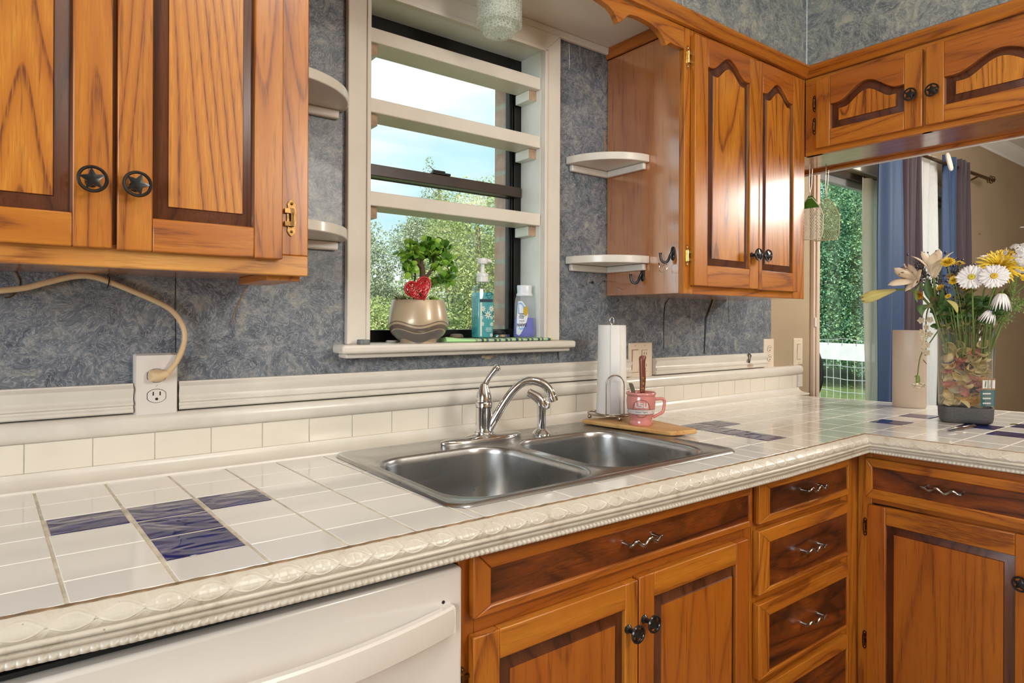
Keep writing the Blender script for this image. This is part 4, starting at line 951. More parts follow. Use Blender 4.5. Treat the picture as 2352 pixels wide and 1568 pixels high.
# ---- outlets and switches
def rounded(u, v, w, h, r, n=5): return [(u+x, v+y) for x, y in rrect(-w/2, w/2, -h/2, h/2, r, n)]
def plate_on(name, u0, u1, v0, v1, label, cat, y=-0.0005, mat='plate', deep=0.006):
    t = thing(name, ((u0+u1)/2, y, v0), label, cat); P = XY(y)
    b = MB(); b.loft([[P(a, c, 0) for a, c in rounded((u0+u1)/2, (v0+v1)/2, u1-u0, v1-v0, 0.004)], [P(a, c, deep*0.5) for a, c in rounded((u0+u1)/2, (v0+v1)/2, u1-u0, v1-v0, 0.004)], [P(a, c, deep) for a, c in rounded((u0+u1)/2, (v0+v1)/2, u1-u0-0.008, v1-v0-0.008, 0.003)]])
    build('cover_plate', b, M[mat], t, 30); return t, P, deep
def receptacle(t, P, u, v, d, w=0.034, h=0.028, mat='plate'):
    b = MB(); rim = [(u+max(-w*0.5, min(w*0.5, 0.0185*math.cos(2*PI*k/28)))*1.0, v+h*0.5*math.sin(2*PI*k/28)) for k in range(28)]
    big = [(u+(a-u)*1.07, v+(c-v)*1.07) for a, c in rim]
    b.prism(big, P, d-0.001, d+0.0002, 1); b.prism(rim, P, d-0.001, d+0.0016, 0)
    for s in (-1, 1): b.prism([(u+s*0.0065-0.0012, v+0.001), (u+s*0.0065+0.0012, v+0.001), (u+s*0.0065+0.0012, v+0.009), (u+s*0.0065-0.0012, v+0.009)], P, d+0.0010, d+0.0020, 1)
    b.prism([(u+0.003*math.cos(2*PI*k/10), v-0.0065+0.003*math.sin(2*PI*k/10)) for k in range(10)], P, d+0.001, d+0.002, 1)
    return build('receptacle', b, [M[mat], M['dark']], t, 30)
def screw(t, P, u, v, d, mat='plate'):
    b = MB(); b.prism([(u+0.003*math.cos(2*PI*k/10), v+0.003*math.sin(2*PI*k/10)) for k in range(10)], P, d-0.001, d+0.001, 0); b.prism([(u-0.0022, v-0.0018), (u-0.0018, v-0.0022), (u+0.0022, v+0.0018), (u+0.0018, v+0.0022)], P, d+0.0005, d+0.0013, 1)
    build('screw', b, [M[mat], M['dark']], t, 0)
t, P, d = plate_on('outlet', -0.4025, -0.3185, 0.113, 0.251, 'white double outlet with an almond cord plugged into its upper socket', 'outlet', deep=0.0235)
receptacle(t, P, -0.361, 0.204, d); receptacle(t, P, -0.361, 0.161, d); screw(t, P, -0.361, 0.1825, d)
t, P, d = plate_on('switch_and_outlet', 1.125, 1.2505, 0.112, 0.246, 'double cover plate with a rocker switch and an outlet, behind the paper towel and mug', 'switch', mat='plate_cream')
b = MB(); b.prism([(1.139,0.140),(1.173,0.140),(1.173,0.222),(1.139,0.222)], P, d-0.001, d+0.0004, 1); b.add([P(1.1405,0.1415,d+0.0005),P(1.1715,0.1415,d+0.0005),P(1.1715,0.2205,d+0.005),P(1.1405,0.2205,d+0.005),P(1.1405,0.1415,d),P(1.1715,0.1415,d),P(1.1715,0.2205,d),P(1.1405,0.2205,d)], [(0,1,2,3),(0,1,5,4),(1,2,6,5),(2,3,7,6),(3,0,4,7)], 0); build('rocker', b, [M['plate_cream'], M['dark']], t, 0)
b = MB(); b.prism(rounded(1.208,0.181,0.034,0.078,0.003), P, d-0.001, d+0.0003, 1); b.prism(rounded(1.208,0.181,0.032,0.076,0.003), P, d-0.001, d+0.002, 0)
for v in (0.203, 0.160):
    for s in (-1, 1): b.prism([(1.208+s*0.006-0.001, v), (1.208+s*0.006+0.001, v), (1.208+s*0.006+0.001, v+0.009), (1.208+s*0.006-0.001, v+0.009)], P, d+0.0015, d+0.0024, 1)
    b.prism([(1.208+0.003*math.cos(2*PI*k/10), v-0.008+0.003*math.sin(2*PI*k/10)) for k in range(10)], P, d+0.0015, d+0.0024, 1)
build('receptacle', b, [M['plate_cream'], M['dark']], t, 0)
for u in (1.156, 1.208):
    for v in (0.236, 0.122): screw(t, P, u, v, d, 'plate_cream')
t, P, d = plate_on('outlet', 1.986, 2.064, 0.121, 0.248, 'cream double outlet at the right edge of the blue wallpaper', 'outlet', mat='plate_cream')
receptacle(t, P, 2.027, 0.205, d, mat='plate_cream'); receptacle(t, P, 2.027, 0.164, d, mat='plate_cream')
t, P, d = plate_on('light_switch', 2.232, 2.308, 0.124, 0.248, 'single cream rocker switch on the tan wall beside the patio door', 'switch', mat='plate_cream')
b = MB(); b.prism([(2.256,0.150),(2.286,0.150),(2.286,0.222),(2.256,0.222)], P, d-0.001, d+0.0004, 1); b.add([P(2.2575,0.1515,d+0.0006),P(2.2845,0.1515,d+0.0006),P(2.2845,0.2205,d+0.005),P(2.2575,0.2205,d+0.005),P(2.2575,0.1515,d),P(2.2845,0.1515,d),P(2.2845,0.2205,d),P(2.2575,0.2205,d)], [(0,1,2,3),(0,1,5,4),(1,2,6,5),(2,3,7,6),(3,0,4,7)], 0); build('rocker', b, [M['plate_cream'], M['dark']], t, 0)
for v in (0.238, 0.134): screw(t, P, 2.271, v, d, 'plate_cream')

# ---- almond appliance cord with plug
def spline(pts, k=5):
    out = []; pts = [Vector(p) for p in pts]
    for i in range(len(pts)-1):
        p0, p1, p2, p3 = pts[max(i-1,0)], pts[i], pts[i+1], pts[min(i+2,len(pts)-1)]
        for q in range(k):
            u = q/k; out.append(0.5*((2*p1)+(p2-p0)*u+(2*p0-5*p1+4*p2-p3)*u*u+(3*p1-p0-3*p2+p3)*u**3))
    out.append(pts[-1]); return out
t = thing('power_cord', (-0.36,-0.02,0.20), 'thick almond power cord sweeping along the blue wallpaper into the outlet', 'cord')
b = MB(); cp = [(-0.80,-0.03,0.352),(-0.70,-0.03,0.364),(-0.622,-0.03,0.376),(-0.583,-0.03,0.383),(-0.549,-0.03,0.395),(-0.507,-0.03,0.408),(-0.475,-0.03,0.4085),(-0.441,-0.026,0.397),(-0.402,-0.028,0.380),(-0.362,-0.03,0.361),(-0.333,-0.03,0.342),(-0.314,-0.032,0.313),(-0.309,-0.034,0.284),(-0.317,-0.038,0.252),(-0.332,-0.042,0.224),(-0.345,-0.043,0.209),(-0.352,-0.042,0.205)]
b.tube(spline(cp), 0.0058, 12); build('cable', b, M['cord'], t, 60)
b = MB(); P = XY(-0.0256)
b.loft([[P(-0.363+a, 0.2045+c, dd) for a, c in rrect(-w/2, w/2, -h/2, h/2, 0.006, 4)] for w, h, dd in ((0.026,0.024,0.0),(0.030,0.026,0.006),(0.026,0.022,0.017),(0.014,0.013,0.023))]); b.tube([(-0.372,-0.043,0.2045),(-0.358,-0.0435,0.2045),(-0.343,-0.043,0.2095)], [0.004,0.0095,0.0078], 12); build('plug', b, M['cord'], t)
b = MB(); b.tube([(-0.4475,-0.0005,0.413),(-0.4475,-0.030,0.4085),(-0.4490,-0.034,0.398),(-0.4510,-0.032,0.389),(-0.4515,-0.020,0.387)], 0.0012, 6); tag(build('cable_staple', b, M['black_metal']), 'small dark wire staple over the almond cord', 'clip')
b = MB(); b.tube(spline([(-0.606,-0.0015,0.421),(-0.598,-0.002,0.412),(-0.592,-0.002,0.395),(-0.596,-0.002,0.377),(-0.607,-0.0015,0.366),(-0.616,-0.0015,0.364)]), 0.0011, 6); tag(build('bent_wire', b, M['brass']), 'thin brown wire hanging on the wallpaper behind the almond cord, at far left', 'wire')

# ---- quarter-round corner shelves
def quarter_shelf(corner, sx, r, z, label, group, rx=None):
    x, y = corner; rx = rx or r; t = thing('corner_shelf', (x+sx*0.06, y-0.06, z-0.05), label, 'shelf', group)
    n = 20; pts = [(x, y)] + [(x+sx*rx*math.cos(PI/2*k/n), y-r*math.sin(PI/2*k/n)) for k in range(n+1)]
    if sx < 0: pts = pts[::-1]
    b = MB(); b.prism(pts, lambda u, v, d: (u, v, d), z-0.024, z); build('shelf_board', b, M['cream'], t, 30, bev=0.002)
    b = MB(); b.box(min(x,x+sx*(rx-0.014)), max(x,x+sx*(rx-0.014)), y-0.016, y, z-0.046, z-0.0245); build('cleat', b, M['cream'], t, 0, bev=0.004)
    b = MB(); b.box(min(x,x+sx*0.016), max(x,x+sx*0.016), y-r+0.012, y-0.0165, z-0.046, z-0.0245); build('cleat', b, M['cream'], t, 0, bev=0.004)
quarter_shelf((1.0145,-0.0012), -1, 0.190, 0.860, 'upper cream quarter-round shelf on the side of the right wall cabinet', 'quarter-round shelves beside the window')
quarter_shelf((1.0145,-0.0012), -1, 0.191, 0.534, 'lower cream quarter-round shelf on the side of the right wall cabinet, above the nails', 'quarter-round shelves beside the window')
quarter_shelf((-0.1435,-0.0012), 1, 0.190, 0.876, 'upper cream quarter-round shelf on the side of the left wall cabinet', 'quarter-round shelves beside the window', rx=0.203)
quarter_shelf((-0.1435,-0.0012), 1, 0.190, 0.545, 'lower cream quarter-round shelf on the side of the left wall cabinet', 'quarter-round shelves beside the window', rx=0.201)

# ---- hooks, key ring, nails
def coat_hook(y, z, label):
    t = thing('coat_hook', (1.0145, y, z), label, 'hook', 'black hooks on the cabinet side'); X = 1.0145
    b = MB(); b.loft([[(X-dd, y-0.002+a, z+0.014+c) for a, c in [(0.0085*s*math.cos(2*PI*k/16), 0.022*s*math.sin(2*PI*k/16)) for k in range(16)]] for s, dd in ((1,0.0003),(1,0.003),(0.7,0.0055))]); build('back_plate', b, M['black_metal'], t, 40)
    b = MB(); b.tube(spline([(X-0.005,y-0.002,z+0.020),(X-0.013,y-0.001,z+0.008),(X-0.018,y+0.003,z-0.008),(X-0.022,y+0.010,z-0.014),(X-0.028,y+0.018,z-0.010),(X-0.031,y+0.022,z+0.004),(X-0.030,y+0.023,z+0.016)]), [0.0040]*28+[0.0045,0.0052,0.0050], 10); build('hook_arm', b, M['black_metal'], t, 50)
coat_hook(-0.285, 0.520, 'black coat hook on the cabinet side holding a thin wire ring')
coat_hook(-0.163, 0.461, 'lower black coat hook on the cabinet side, under the quarter-round shelf')
b = MB(); b.tube([(0.986+0.002*math.sin(2*PI*k/24), -0.272+0.0155*math.cos(2*PI*k/24), 0.4905+0.0155*math.sin(2*PI*k/24)) for k in range(24)], 0.0008, 6, closed=True); tag(build('wire_ring', b, M['chrome']), 'thin wire ring hanging from the upper coat hook', 'ring')
def nail(p, q, label, mat='black_metal', r=0.0014):
    b = MB(); p, q = Vector(p), Vector(q); d = (q-p).normalized(); b.tube([p, q-d*0.001], r, 8); b.tube([q-d*0.0012, q], [r*2.4, r*2.4], 8); o = build('nail', b, M[mat]); tag(o, label, 'nail', 'nails around the right wall cabinet')
nail((0.887,0.001,0.4475), (0.878,-0.022,0.441), 'thin bare nail in the wallpaper, leftmost under the lower right corner shelf', 'wire', 0.0009)
nail((0.937,0.001,0.4545), (0.920,-0.030,0.452), 'black-headed nail in the wallpaper under the lower right corner shelf', 'black_metal', 0.0022)
nail((0.998,0.001,0.462), (0.985,-0.022,0.459), 'dark nail in the wallpaper touching the cabinet side', 'black_metal', 0.0012)
nail((1.016,-0.236,0.497), (0.996,-0.246,0.505), 'slanted nail in the cabinet side, just left of the wire ring', 'black_metal', 0.0009)
nail((1.016,-0.083,0.428), (0.996,-0.072,0.436), 'small bent nail near the bottom corner of the cabinet side', 'wire', 0.0009)

# ---- paper towel holder and roll, cutting board
BD = [(0.788,-0.118),(0.838,-0.4215),(0.935,-0.442),(0.985,-0.140)]
def board():
    c = Vector((0.886,-0.28))
    pts = []
    for k in range(4):
        a, v, e = Vector(BD[k-1]), Vector(BD[k]), Vector(BD[(k+1)%4]); r = 0.010
        p = v+(a-v).normalized()*r; q = v+(e-v).normalized()*r
        pts += [tuple(p), tuple(v*0.5+(p+q)*0.25), tuple(q)]
    b = MB(); P = lambda u, v, d: (u, v, d); zz = 0.0066
    b.loft([[(x, y, zz) for x, y in pts], [(x, y, zz+0.0125) for x, y in pts]])
    o = build('cutting_board', b, W['board'], None, 30, bev=0.003); tag(o, 'thin wooden cutting board beside the sink under the mug and paper towel', 'cutting board')
board(); BT = 0.0192
DR = Vector((0.796,-0.605,0)); DF = Vector((-0.605,-0.796,0))   # directions across the board
def towel():
    c = Vector((0.893,-0.145,0))
    t = thing('paper_towel_holder', (c.x,c.y,BT), 'bronze-coloured wire paper towel stand on the cutting board', 'paper towel holder')
    b = MB(); R_ = 0.074; zb = BT+0.014
    b.tube([c+Vector((R_*math.cos(2*PI*k/40), R_*math.sin(2*PI*k/40), zb)) for k in range(40)], 0.0024, 8, closed=True)
    b.tube([c+Vector((0.050*math.cos(2*PI*k/40), 0.050*math.sin(2*PI*k/40), zb)) for k in range(40)], 0.002, 8, closed=True)
    for a in (0.4, 0.4+PI/2): b.tube([c+Vector((R_*math.cos(a), R_*math.sin(a), zb)), c+Vector((-R_*math.cos(a), -R_*math.sin(a), zb))], 0.002, 8)
    build('wire_base', b, M['wire'], t, 50)
    for a in (-0.55, 1.35, 2.75, 4.25):
        b = MB(); p = c+Vector((R_*math.cos(a), R_*math.sin(a), 0)); b.ball((p.x,p.y,BT+0.0072), 0.0072, 0, 12, 8); b.tube([(p.x,p.y,BT+0.012),(p.x,p.y,zb)], 0.0018, 6); build('ball_foot', b, M['wire'], t)
    b = MB(); b.tube([c+Vector((0,0,zb)), c+Vector((0,0,0.315))], 0.0028, 8); pts = [c+Vector((0,0,0.314))+DR*0.0065*math.sin(2*PI*k/16)+Vector((0,0,0.010-0.010*math.cos(2*PI*k/16)))*1.1 for k in range(17)]; b.tube(pts, 0.0016, 8); build('centre_post', b, M['chrome'], t, 50)
    b = MB(); f = c+DF*0.068; w = 0.0275; pts = [f-DR*w+Vector((0,0,zb)), f-DR*w+Vector((0,0,0.08)), f-DR*w+Vector((0,0,0.128))]+[f-DR*(w*math.cos(PI*k/12))+Vector((0,0,0.130+w*1.05*math.sin(PI*k/12))) for k in range(1,12)]+[f+DR*w+Vector((0,0,0.128)), f+DR*w+Vector((0,0,0.08)), f+DR*w+Vector((0,0,zb))]
    b.tube(pts, 0.0021, 8); build('retaining_loop', b, M['wire'], t, 50)
    t = thing('paper_towel_roll', (c.x,c.y,zb+0.003), 'white paper towel roll on the wire stand', 'paper towel')
    b = MB(); z0, z1 = zb+0.0030, 0.3115; n = 48
    def ring(r, z): return [c+Vector(((r+0.0006*math.sin(5*2*PI*k/n))*math.cos(2*PI*k/n), (r+0.0006*math.sin(5*2*PI*k/n))*math.sin(2*PI*k/n), z)) for k in range(n)]
    b.loft([ring(0.019, z1-0.002), ring(0.0195, z1), ring(0.0415, z1), ring(0.0435, z1-0.001), ring(0.0455, z0+0.12), ring(0.0485, z0), ring(0.020, z0), ring(0.019, z0+0.002)], ring=True); build('paper', b, plain('paper_towel', (0.80,0.78,0.75,1), 0.9, var=0.03, bump=0.25, bscale=160), t, 50)
    b = MB(); b.loft([ring(0.0185, z1-0.003), ring(0.0185, z0), ring(0.0175, z0), ring(0.0175, z1-0.003)], ring=True); build('cardboard_core', b, plain('cardboard', (0.40,0.28,0.17,1), 0.9, var=0.1), t)
    b = MB(); g = []                                    # loose last sheet flap on the room side
    a0 = math.atan2(DF.y, DF.x)
    for k in range(9):
        a = a0-0.25+0.62*k/8; lift = 0.0012+0.003*(k/8)**2
        g.append([c+Vector(((0.0435+lift)*math.cos(a), (0.0435+lift)*math.sin(a), z1-0.001)), c+Vector(((0.0458+lift)*math.cos(a), (0.0458+lift)*math.sin(a), z0+0.12)), c+Vector(((0.0488+lift)*math.cos(a), (0.0488+lift)*math.sin(a), z0+0.001))])
    b.sheet(g); build('loose_sheet', b, bpy.data.materials['paper_towel'], t, 50, solid=0.0006)
towel()

# ---- mug with knife and spatula
def mug():
    c = Vector((0.8655,-0.2905,0)); z0 = BT+0.0003
    t = thing('mug', (c.x,c.y,z0), 'pink ceramic mug with raised white lettering, on the cutting board', 'mug')
    pink = plain('pink_glaze', (0.62,0.235,0.205,1), 0.16, coat=0.5, var=0.06, vscale=20)
    prof = [(0.000,0.0),(0.0325,0.0),(0.0345,0.004),(0.0335,0.010),(0.0325,0.0145),(0.0345,0.026),(0.0375,0.034),(0.0395,0.045),(0.0418,0.058),(0.0425,0.072),(0.0412,0.084),(0.0408,0.0865),(0.0432,0.0885),(0.0440,0.092),(0.0432,0.0955),(0.0415,0.0965),(0.0395,0.0955),(0.0385,0.088),(0.0388,0.060),(0.033,0.02),(0.0,0.016)]
    b = MB(); b.lathe([(r, z0+z) for r, z in prof], c, 40, cap0=True, cap1=True); build('mug_body', b, pink, t, 60)
    def rad(z): return interp([(z_, r) for r, z_ in prof[1:14]], z)
    a0 = math.atan2(DF.y, DF.x)
    def S(u, z, d=0.0): # decal surface: u metres to the viewer's right
        r = rad(z)+d; a = a0+(u-0.0065)/0.042; return (c.x+r*math.cos(a), c.y+r*math.sin(a), z0+z)
    b = MB()
    h = [(0.102*0.0,0)]
    P0 = c+DR*0.0385; hp = [(0.036,0.074),(0.052,0.076),(0.064,0.0755),(0.0695,0.070),(0.069,0.058),(0.0665,0.043),(0.063,0.036),(0.052,0.030),(0.036,0.0215)]
    pts = spline([c+DR*x+Vector((0,0,z0+z)) for x, z in hp], 4); b.tube(pts, 0.0047, 10); build('handle', b, pink, t, 60)
    white = plain('white_glaze', (0.70,0.62,0.60,1), 0.2, coat=0.4, var=0.05); line = plain('brown_glaze_line', (0.16,0.085,0.06,1), 0.3, var=0.2)
    b = MB(); n = 60; g = []
    for k in range(n+1):
        a = 2*PI*k/n; g.append([(c.x+(rad(z)+0.0006)*math.cos(a), c.y+(rad(z)+0.0006)*math.sin(a), z0+z) for z in (0.0345,0.038,0.042,0.0475)])
    b.sheet(g, 0); build('white_band', b, white, t, 60)
    b = MB()
    for z in (0.0340, 0.0480): b.tube([(c.x+(rad(z)+0.0004)*math.cos(2*PI*k/48), c.y+(rad(z)+0.0004)*math.sin(2*PI*k/48), z0+z) for k in range(48)], 0.0008, 6, closed=True)
    b.tube([S(0.0265*math.cos(PI*k/24), 0.0480+0.0285*math.sin(PI*k/24), 0.0004) for k in range(25)], 0.0008, 6)
    b.tube([S(-0.0165*math.cos(PI*k/16), 0.0335-0.0085*math.sin(PI*k/16), 0.0004) for k in range(17)], 0.0008, 6); build('emblem_outline', b, line, t, 60)
    b = MB()                                            # block letters
    def bar(u0, u1, v0, v1):
        q = 4
        for k in range(q):
            a, e = u0+(u1-u0)*k/q, u0+(u1-u0)*(k+1)/q
            vs = [S(a,v0,0.0002),S(e,v0,0.0002),S(e,v1,0.0002),S(a,v1,0.0002),S(a,v0,0.0014),S(e,v0,0.0014),S(e,v1,0.0014),S(a,v1,0.0014)]
            b.add(vs, [(4,5,6,7),(0,1,5,4),(1,2,6,5),(2,3,7,6),(3,0,4,7)])
    zl, zh = 0.0535, 0.0685; zm = (zl+zh)/2
    bar(-0.0185,-0.0150,zl,zh); bar(-0.0150,-0.0070,zl,zl+0.0038)
    bar(-0.0090,0.0040,zh-0.0036,zh); bar(-0.0090,-0.0055,zm,zh-0.0036); bar(-0.0090,0.0040,zm-0.0012,zm+0.0020); bar(0.0006,0.0040,zl+0.0036,zm); bar(-0.0060,0.0040,zl,zl+0.0036)
    bar(0.0055,0.0090,zl,zh); bar(0.0090,0.0140,zl,zl+0.0038); bar(0.0140,0.0176,zl,zh)
    build('raised_letters', b, white, t, 0)
    vs, fs = text_polys('Geaux Tigers', 0.0072); b = MB(); b.add([S(x+0.0, 0.0412+y, 0.0009) for x, y in vs], fs); build('script_lettering', b, M['dark'], t, 0)
    # knife, blade down in the mug
    t = thing('knife', (c.x,c.y,z0+0.02), 'knife with a riveted wooden handle standing upright in the pink mug', 'knife')
    o = c+DR*0.004+DF*0.004
    hz = [(-0.0085,0.0065,0.098),(-0.0085,0.0080,0.115),(-0.0090,0.0095,0.135),(-0.0100,0.0085,0.155),(-0.0105,0.0075,0.175),(-0.0112,0.0080,0.188),(-0.0115,0.0095,0.195),(-0.0095,0.0105,0.2005),(-0.004,0.0075,0.2035)]
    b = MB(); loops = []
    for a, e, z in hz:
        loops.append([o+DR*(a+(e-a)*(0.5-0.5*math.cos(2*PI*k/14))*1.0 if False else (a+e)/2+(e-a)/2*math.cos(2*PI*k/14))+DF*(0.0068*math.sin(2*PI*k/14)*(1 if z < 0.20 else 0.6))+Vector((0,0,z0+z)) for k in range(14)])
    b.loft(loops); build('handle', b, wood('knife_handle', (0.20,0.05,0.02,1), (0.14,0.03,0.012,1), (0.05,0.01,0.005,1), 'z', rough=0.35), t, 50)
    for z in (0.106, 0.1215, 0.137):
        b = MB(); p = o+DR*(-0.0015)+DF*0.0066+Vector((0,0,z0+z)); b.lathe([(0.0036,-0.003),(0.0036,0.0006),(0.0025,0.0009)], p, 14, 0, frame_of(DF)); build('rivet', b, M['bright_brass'], t)
    b = MB(); P = lambda u, v, d: tuple(o+DR*u+DF*d+Vector((0,0,z0+v))); b.prism([(-0.0075,0.0975),(0.0065,0.0975),(0.0085,0.030),(0.002,0.019),(-0.0075,0.019)], P, -0.001, 0.001); build('blade', b, M['chrome'], t, 0)
    t = thing('spreader', (c.x-0.02,c.y+0.01,z0+0.02), 'flat grey metal spreader leaning in the pink mug, left of the knife', 'spatula')
    b = MB(); o2 = c-DR*0.012+DF*0.008; P = lambda u, v, d: tuple(o2+DR*(u-0.32*(v-0.06))+DF*d+Vector((0,0,z0+v))); b.prism([(-0.006,0.018),(0.006,0.018),(0.0062,0.118),(0.0045,0.1225),(-0.0050,0.1232),(-0.0066,0.120)], P, -0.0008, 0.0008); build('blade', b, plain('dull_metal', (0.20,0.17,0.14,1), 0.4, 0.8, var=0.2), t, 0, bev=0.0005)
mug()

# ---- window sill: pot with jade tree and heart, bottles, cloth
SZ = 0.2622
def potted_plant():
    c = Vector((0.279,-0.004,SZ))
    t = thing('potted_plant', tuple(c), 'small jade tree in a round tan pot with dark wavy bands on the window sill', 'plant')
    m = NT('tan_pot_glaze'); g = m.n('ShaderNodeSeparateXYZ'); m.nt.links.new(m.obj(), g.inputs[0])
    ang = m.math('ARCTAN2', g.outputs[1], g.outputs[0]); wave = m.math('MULTIPLY', m.math('SINE', m.math('ADD', m.math('MULTIPLY', ang, 4.0), 0.35)), 0.0062)
    h = m.math('SUBTRACT', g.outputs[2], wave)
    tan_, br, dk = (0.50,0.39,0.26,1), (0.16,0.12,0.09,1), (0.17,0.15,0.135,1)
    col = m.ramp(m.math('MULTIPLY', h, 8.0), [(0.0, tan_), (0.022*1, tan_), (0.044, dk), (0.245, dk), (0.25, tan_), (0.262, tan_), (0.267, br), (0.355, br), (0.36, tan_), (0.405, tan_), (0.41, br), (0.425, br), (0.43, tan_)], 'CONSTANT')
    m.p(Base_Color=col, Roughness=0.30, Coat_Weight=0.3, Metallic=0.15); pm = m.mat
    prof = [(0.0,0.0),(0.050,0.0),(0.0505,0.004),(0.056,0.009),(0.071,0.023),(0.0795,0.038),(0.0825,0.053),(0.0815,0.066),(0.0775,0.090),(0.0725,0.112),(0.0710,0.1165),(0.0700,0.1170),(0.0690,0.1155),(0.0700,0.108),(0.066,0.106),(0.0,0.106)]
    b = MB(); b.lathe(prof, c, 56); build('pot', b, pm, t, 40)
    b = MB()
    for k in range(140):
        a, r = R.random()*2*PI, 0.064*math.sqrt(R.random()); b.ball((c.x+r*math.cos(a), c.y+r*math.sin(a), c.z+0.108+R.random()*0.007), R.uniform(0.003,0.0065), 0, 6, 4, (1,1,0.8))
    o = build('pebbles', b, plain('pale_pebble', (0.62,0.58,0.50,1), 0.7, var=0.25, vscale=60), t); o['kind'] = 'stuff'
    b = MB()                                            # dry moss tuft at the left edge
    for k in range(70):
        p = c+Vector((-0.052+R.uniform(-0.016,0.020), R.uniform(-0.03,0.02), 0.110)); q = p+Vector((R.uniform(-0.024,0.012), R.uniform(-0.014,0.012), R.uniform(0.006,0.026))); b.tube([p, (p+q)/2+Vector((0,0,0.004)), q], [0.0009,0.0008,0.0003], 4)
    o = build('moss', b, plain('dry_moss', (0.16,0.14,0.045,1), 0.8, var=0.5, vscale=80), t); o['kind'] = 'stuff'
    bark = plain('jade_bark', (0.115,0.075,0.045,1), 0.8, var=0.4, vscale=50, bump=0.4, bscale=120)
    b = MB(); V_ = lambda x, z, y=0: c+Vector((x, y, z)); ends = []
    def limb(pts, r0, r1, leaf=True):
        p = spline(pts, 4); b.tube(p, [r0+(r1-r0)*k/(len(p)-1) for k in range(len(p))], 8)
        if leaf: ends.extend([(p[int(len(p)*0.55)], 0.5), (p[int(len(p)*0.8)], 0.8), (p[-1], 1.0)])
    limb([V_(0.004,0.105),V_(0.010,0.150),V_(0.013,0.185),V_(0.010,0.215)], 0.0105, 0.0075, False)
    limb([V_(0.008,0.150),V_(0.022,0.180,-0.004),V_(0.034,0.200,-0.008),V_(0.042,0.222,-0.01),V_(0.045,0.245,-0.012)], 0.0062, 0.0025)
    limb([V_(0.006,0.138),V_(0.024,0.148,-0.01),V_(0.040,0.163,-0.016),V_(0.056,0.172,-0.018),V_(0.068,0.178,-0.018)], 0.0042, 0.0016)
    limb([V_(-0.020,0.112,-0.01),V_(-0.022,0.150,-0.014),V_(-0.019,0.185,-0.016),V_(-0.024,0.210,-0.016),V_(-0.045,0.226,-0.016),V_(-0.060,0.234,-0.016)], 0.0032, 0.0016)
    limb([V_(-0.021,0.180,-0.015),V_(-0.035,0.190,-0.018),V_(-0.042,0.205,-0.018)], 0.002, 0.0012)
    limb([V_(0.010,0.205),V_(-0.008,0.222,-0.006),V_(-0.020,0.243,-0.012),V_(-0.030,0.262,-0.014)], 0.0055, 0.002)
    limb([V_(0.010,0.212),V_(0.012,0.235,0.004),V_(0.020,0.255,0.002),V_(0.022,0.270,0.0)], 0.006, 0.002)
    limb([V_(0.034,0.200,-0.008),V_(0.055,0.208,-0.01),V_(0.075,0.222,-0.012),V_(0.094,0.236,-0.012)], 0.0035, 0.0015)
    limb([V_(0.042,0.225,-0.01),V_(0.060,0.245,-0.008),V_(0.072,0.260,-0.008),V_(0.080,0.270,-0.008)], 0.003, 0.0013)
    limb([V_(0.012,0.230,0.004),V_(-0.002,0.252,0.012),V_(-0.012,0.268,0.012)], 0.003, 0.0013); limb([V_(0.020,0.250,0.002),V_(0.036,0.266,0.006),V_(0.048,0.272,0.006)], 0.003, 0.0013)
    limb([V_(0.075,0.222,-0.012),V_(0.088,0.205,-0.014),V_(0.090,0.188,-0.016)], 0.002, 0.001); limb([V_(0.068,0.178,-0.018),V_(0.082,0.176,-0.018),V_(0.090,0.172,-0.018)], 0.0016, 0.001)
    build('trunk', b, bark, t, 60)
    lm = NT('jade_leaf'); rpi = lm.n('ShaderNodeNewGeometry').outputs['Random Per Island']
    lm.p(Base_Color=lm.ramp(rpi, [(0.0, (0.045,0.15,0.012,1)), (0.5, (0.14,0.34,0.025,1)), (1.0, (0.36,0.60,0.07,1))]), Roughness=0.32, Coat_Weight=0.2, Subsurface_Weight=0.0, Transmission_Weight=0.0)
    b = MB()
    def leaf(p, d, s):
        d = d.normalized(); x, y, z = frame_of(d, (R.uniform(-1,1), R.uniform(-1,1), R.uniform(-1,1))); s *= 1.22; n = 12; L = s; w = s*0.46; c0 = p+d*L*0.55
        top = [c0+d*(L*0.45*math.cos(2*PI*k/n))+x*(w*math.sin(2*PI*k/n)*(1.12 if math.cos(2*PI*k/n) > 0 else 0.8)) for k in range(n)]
        vs = top+[c0+y*s*0.09, c0-y*s*0.09]; b.add(vs, [(k, (k+1)%n, n) for k in range(n)]+[((k+1)%n, k, n+1) for k in range(n)])
    for p, wgt in ends:
        for k in range(11 if wgt > 0.9 else 8):
            d = Vector((R.gauss(0,1), R.gauss(0,0.8), R.gauss(0.25,0.8))); q = p+Vector((R.gauss(0,0.006), R.gauss(0,0.006), R.gauss(0,0.005))); leaf(q, d, R.uniform(0.013,0.020))
    for k in range(60):
        a = R.random()*2*PI; q = c+Vector((0.020+0.055*math.cos(a)*math.sqrt(R.random()), 0.022*math.sin(a), 0.248+R.uniform(-0.018,0.022))); leaf(q, Vector((R.gauss(0,1), R.gauss(0,0.7), R.gauss(0.4,0.6))), R.uniform(0.014,0.020))
    for k in range(14): leaf(c+Vector((0.030+R.gauss(0,0.006), -0.03, 0.112)), Vector((R.gauss(0.2,0.6), R.gauss(-0.2,0.6), 0.8)), 0.012)
    build('foliage', b, lm.mat, t, 60)
    # red openwork heart leaning on the pebbles
    t = thing('heart_ornament', (c.x-0.03,c.y-0.066,c.z+0.108), 'red openwork heart ornament in front of the jade tree', 'ornament')
    b = MB(); ca, sa = math.cos(0.36), math.sin(0.36); hc = c+Vector((-0.0305,-0.064,0.1415))
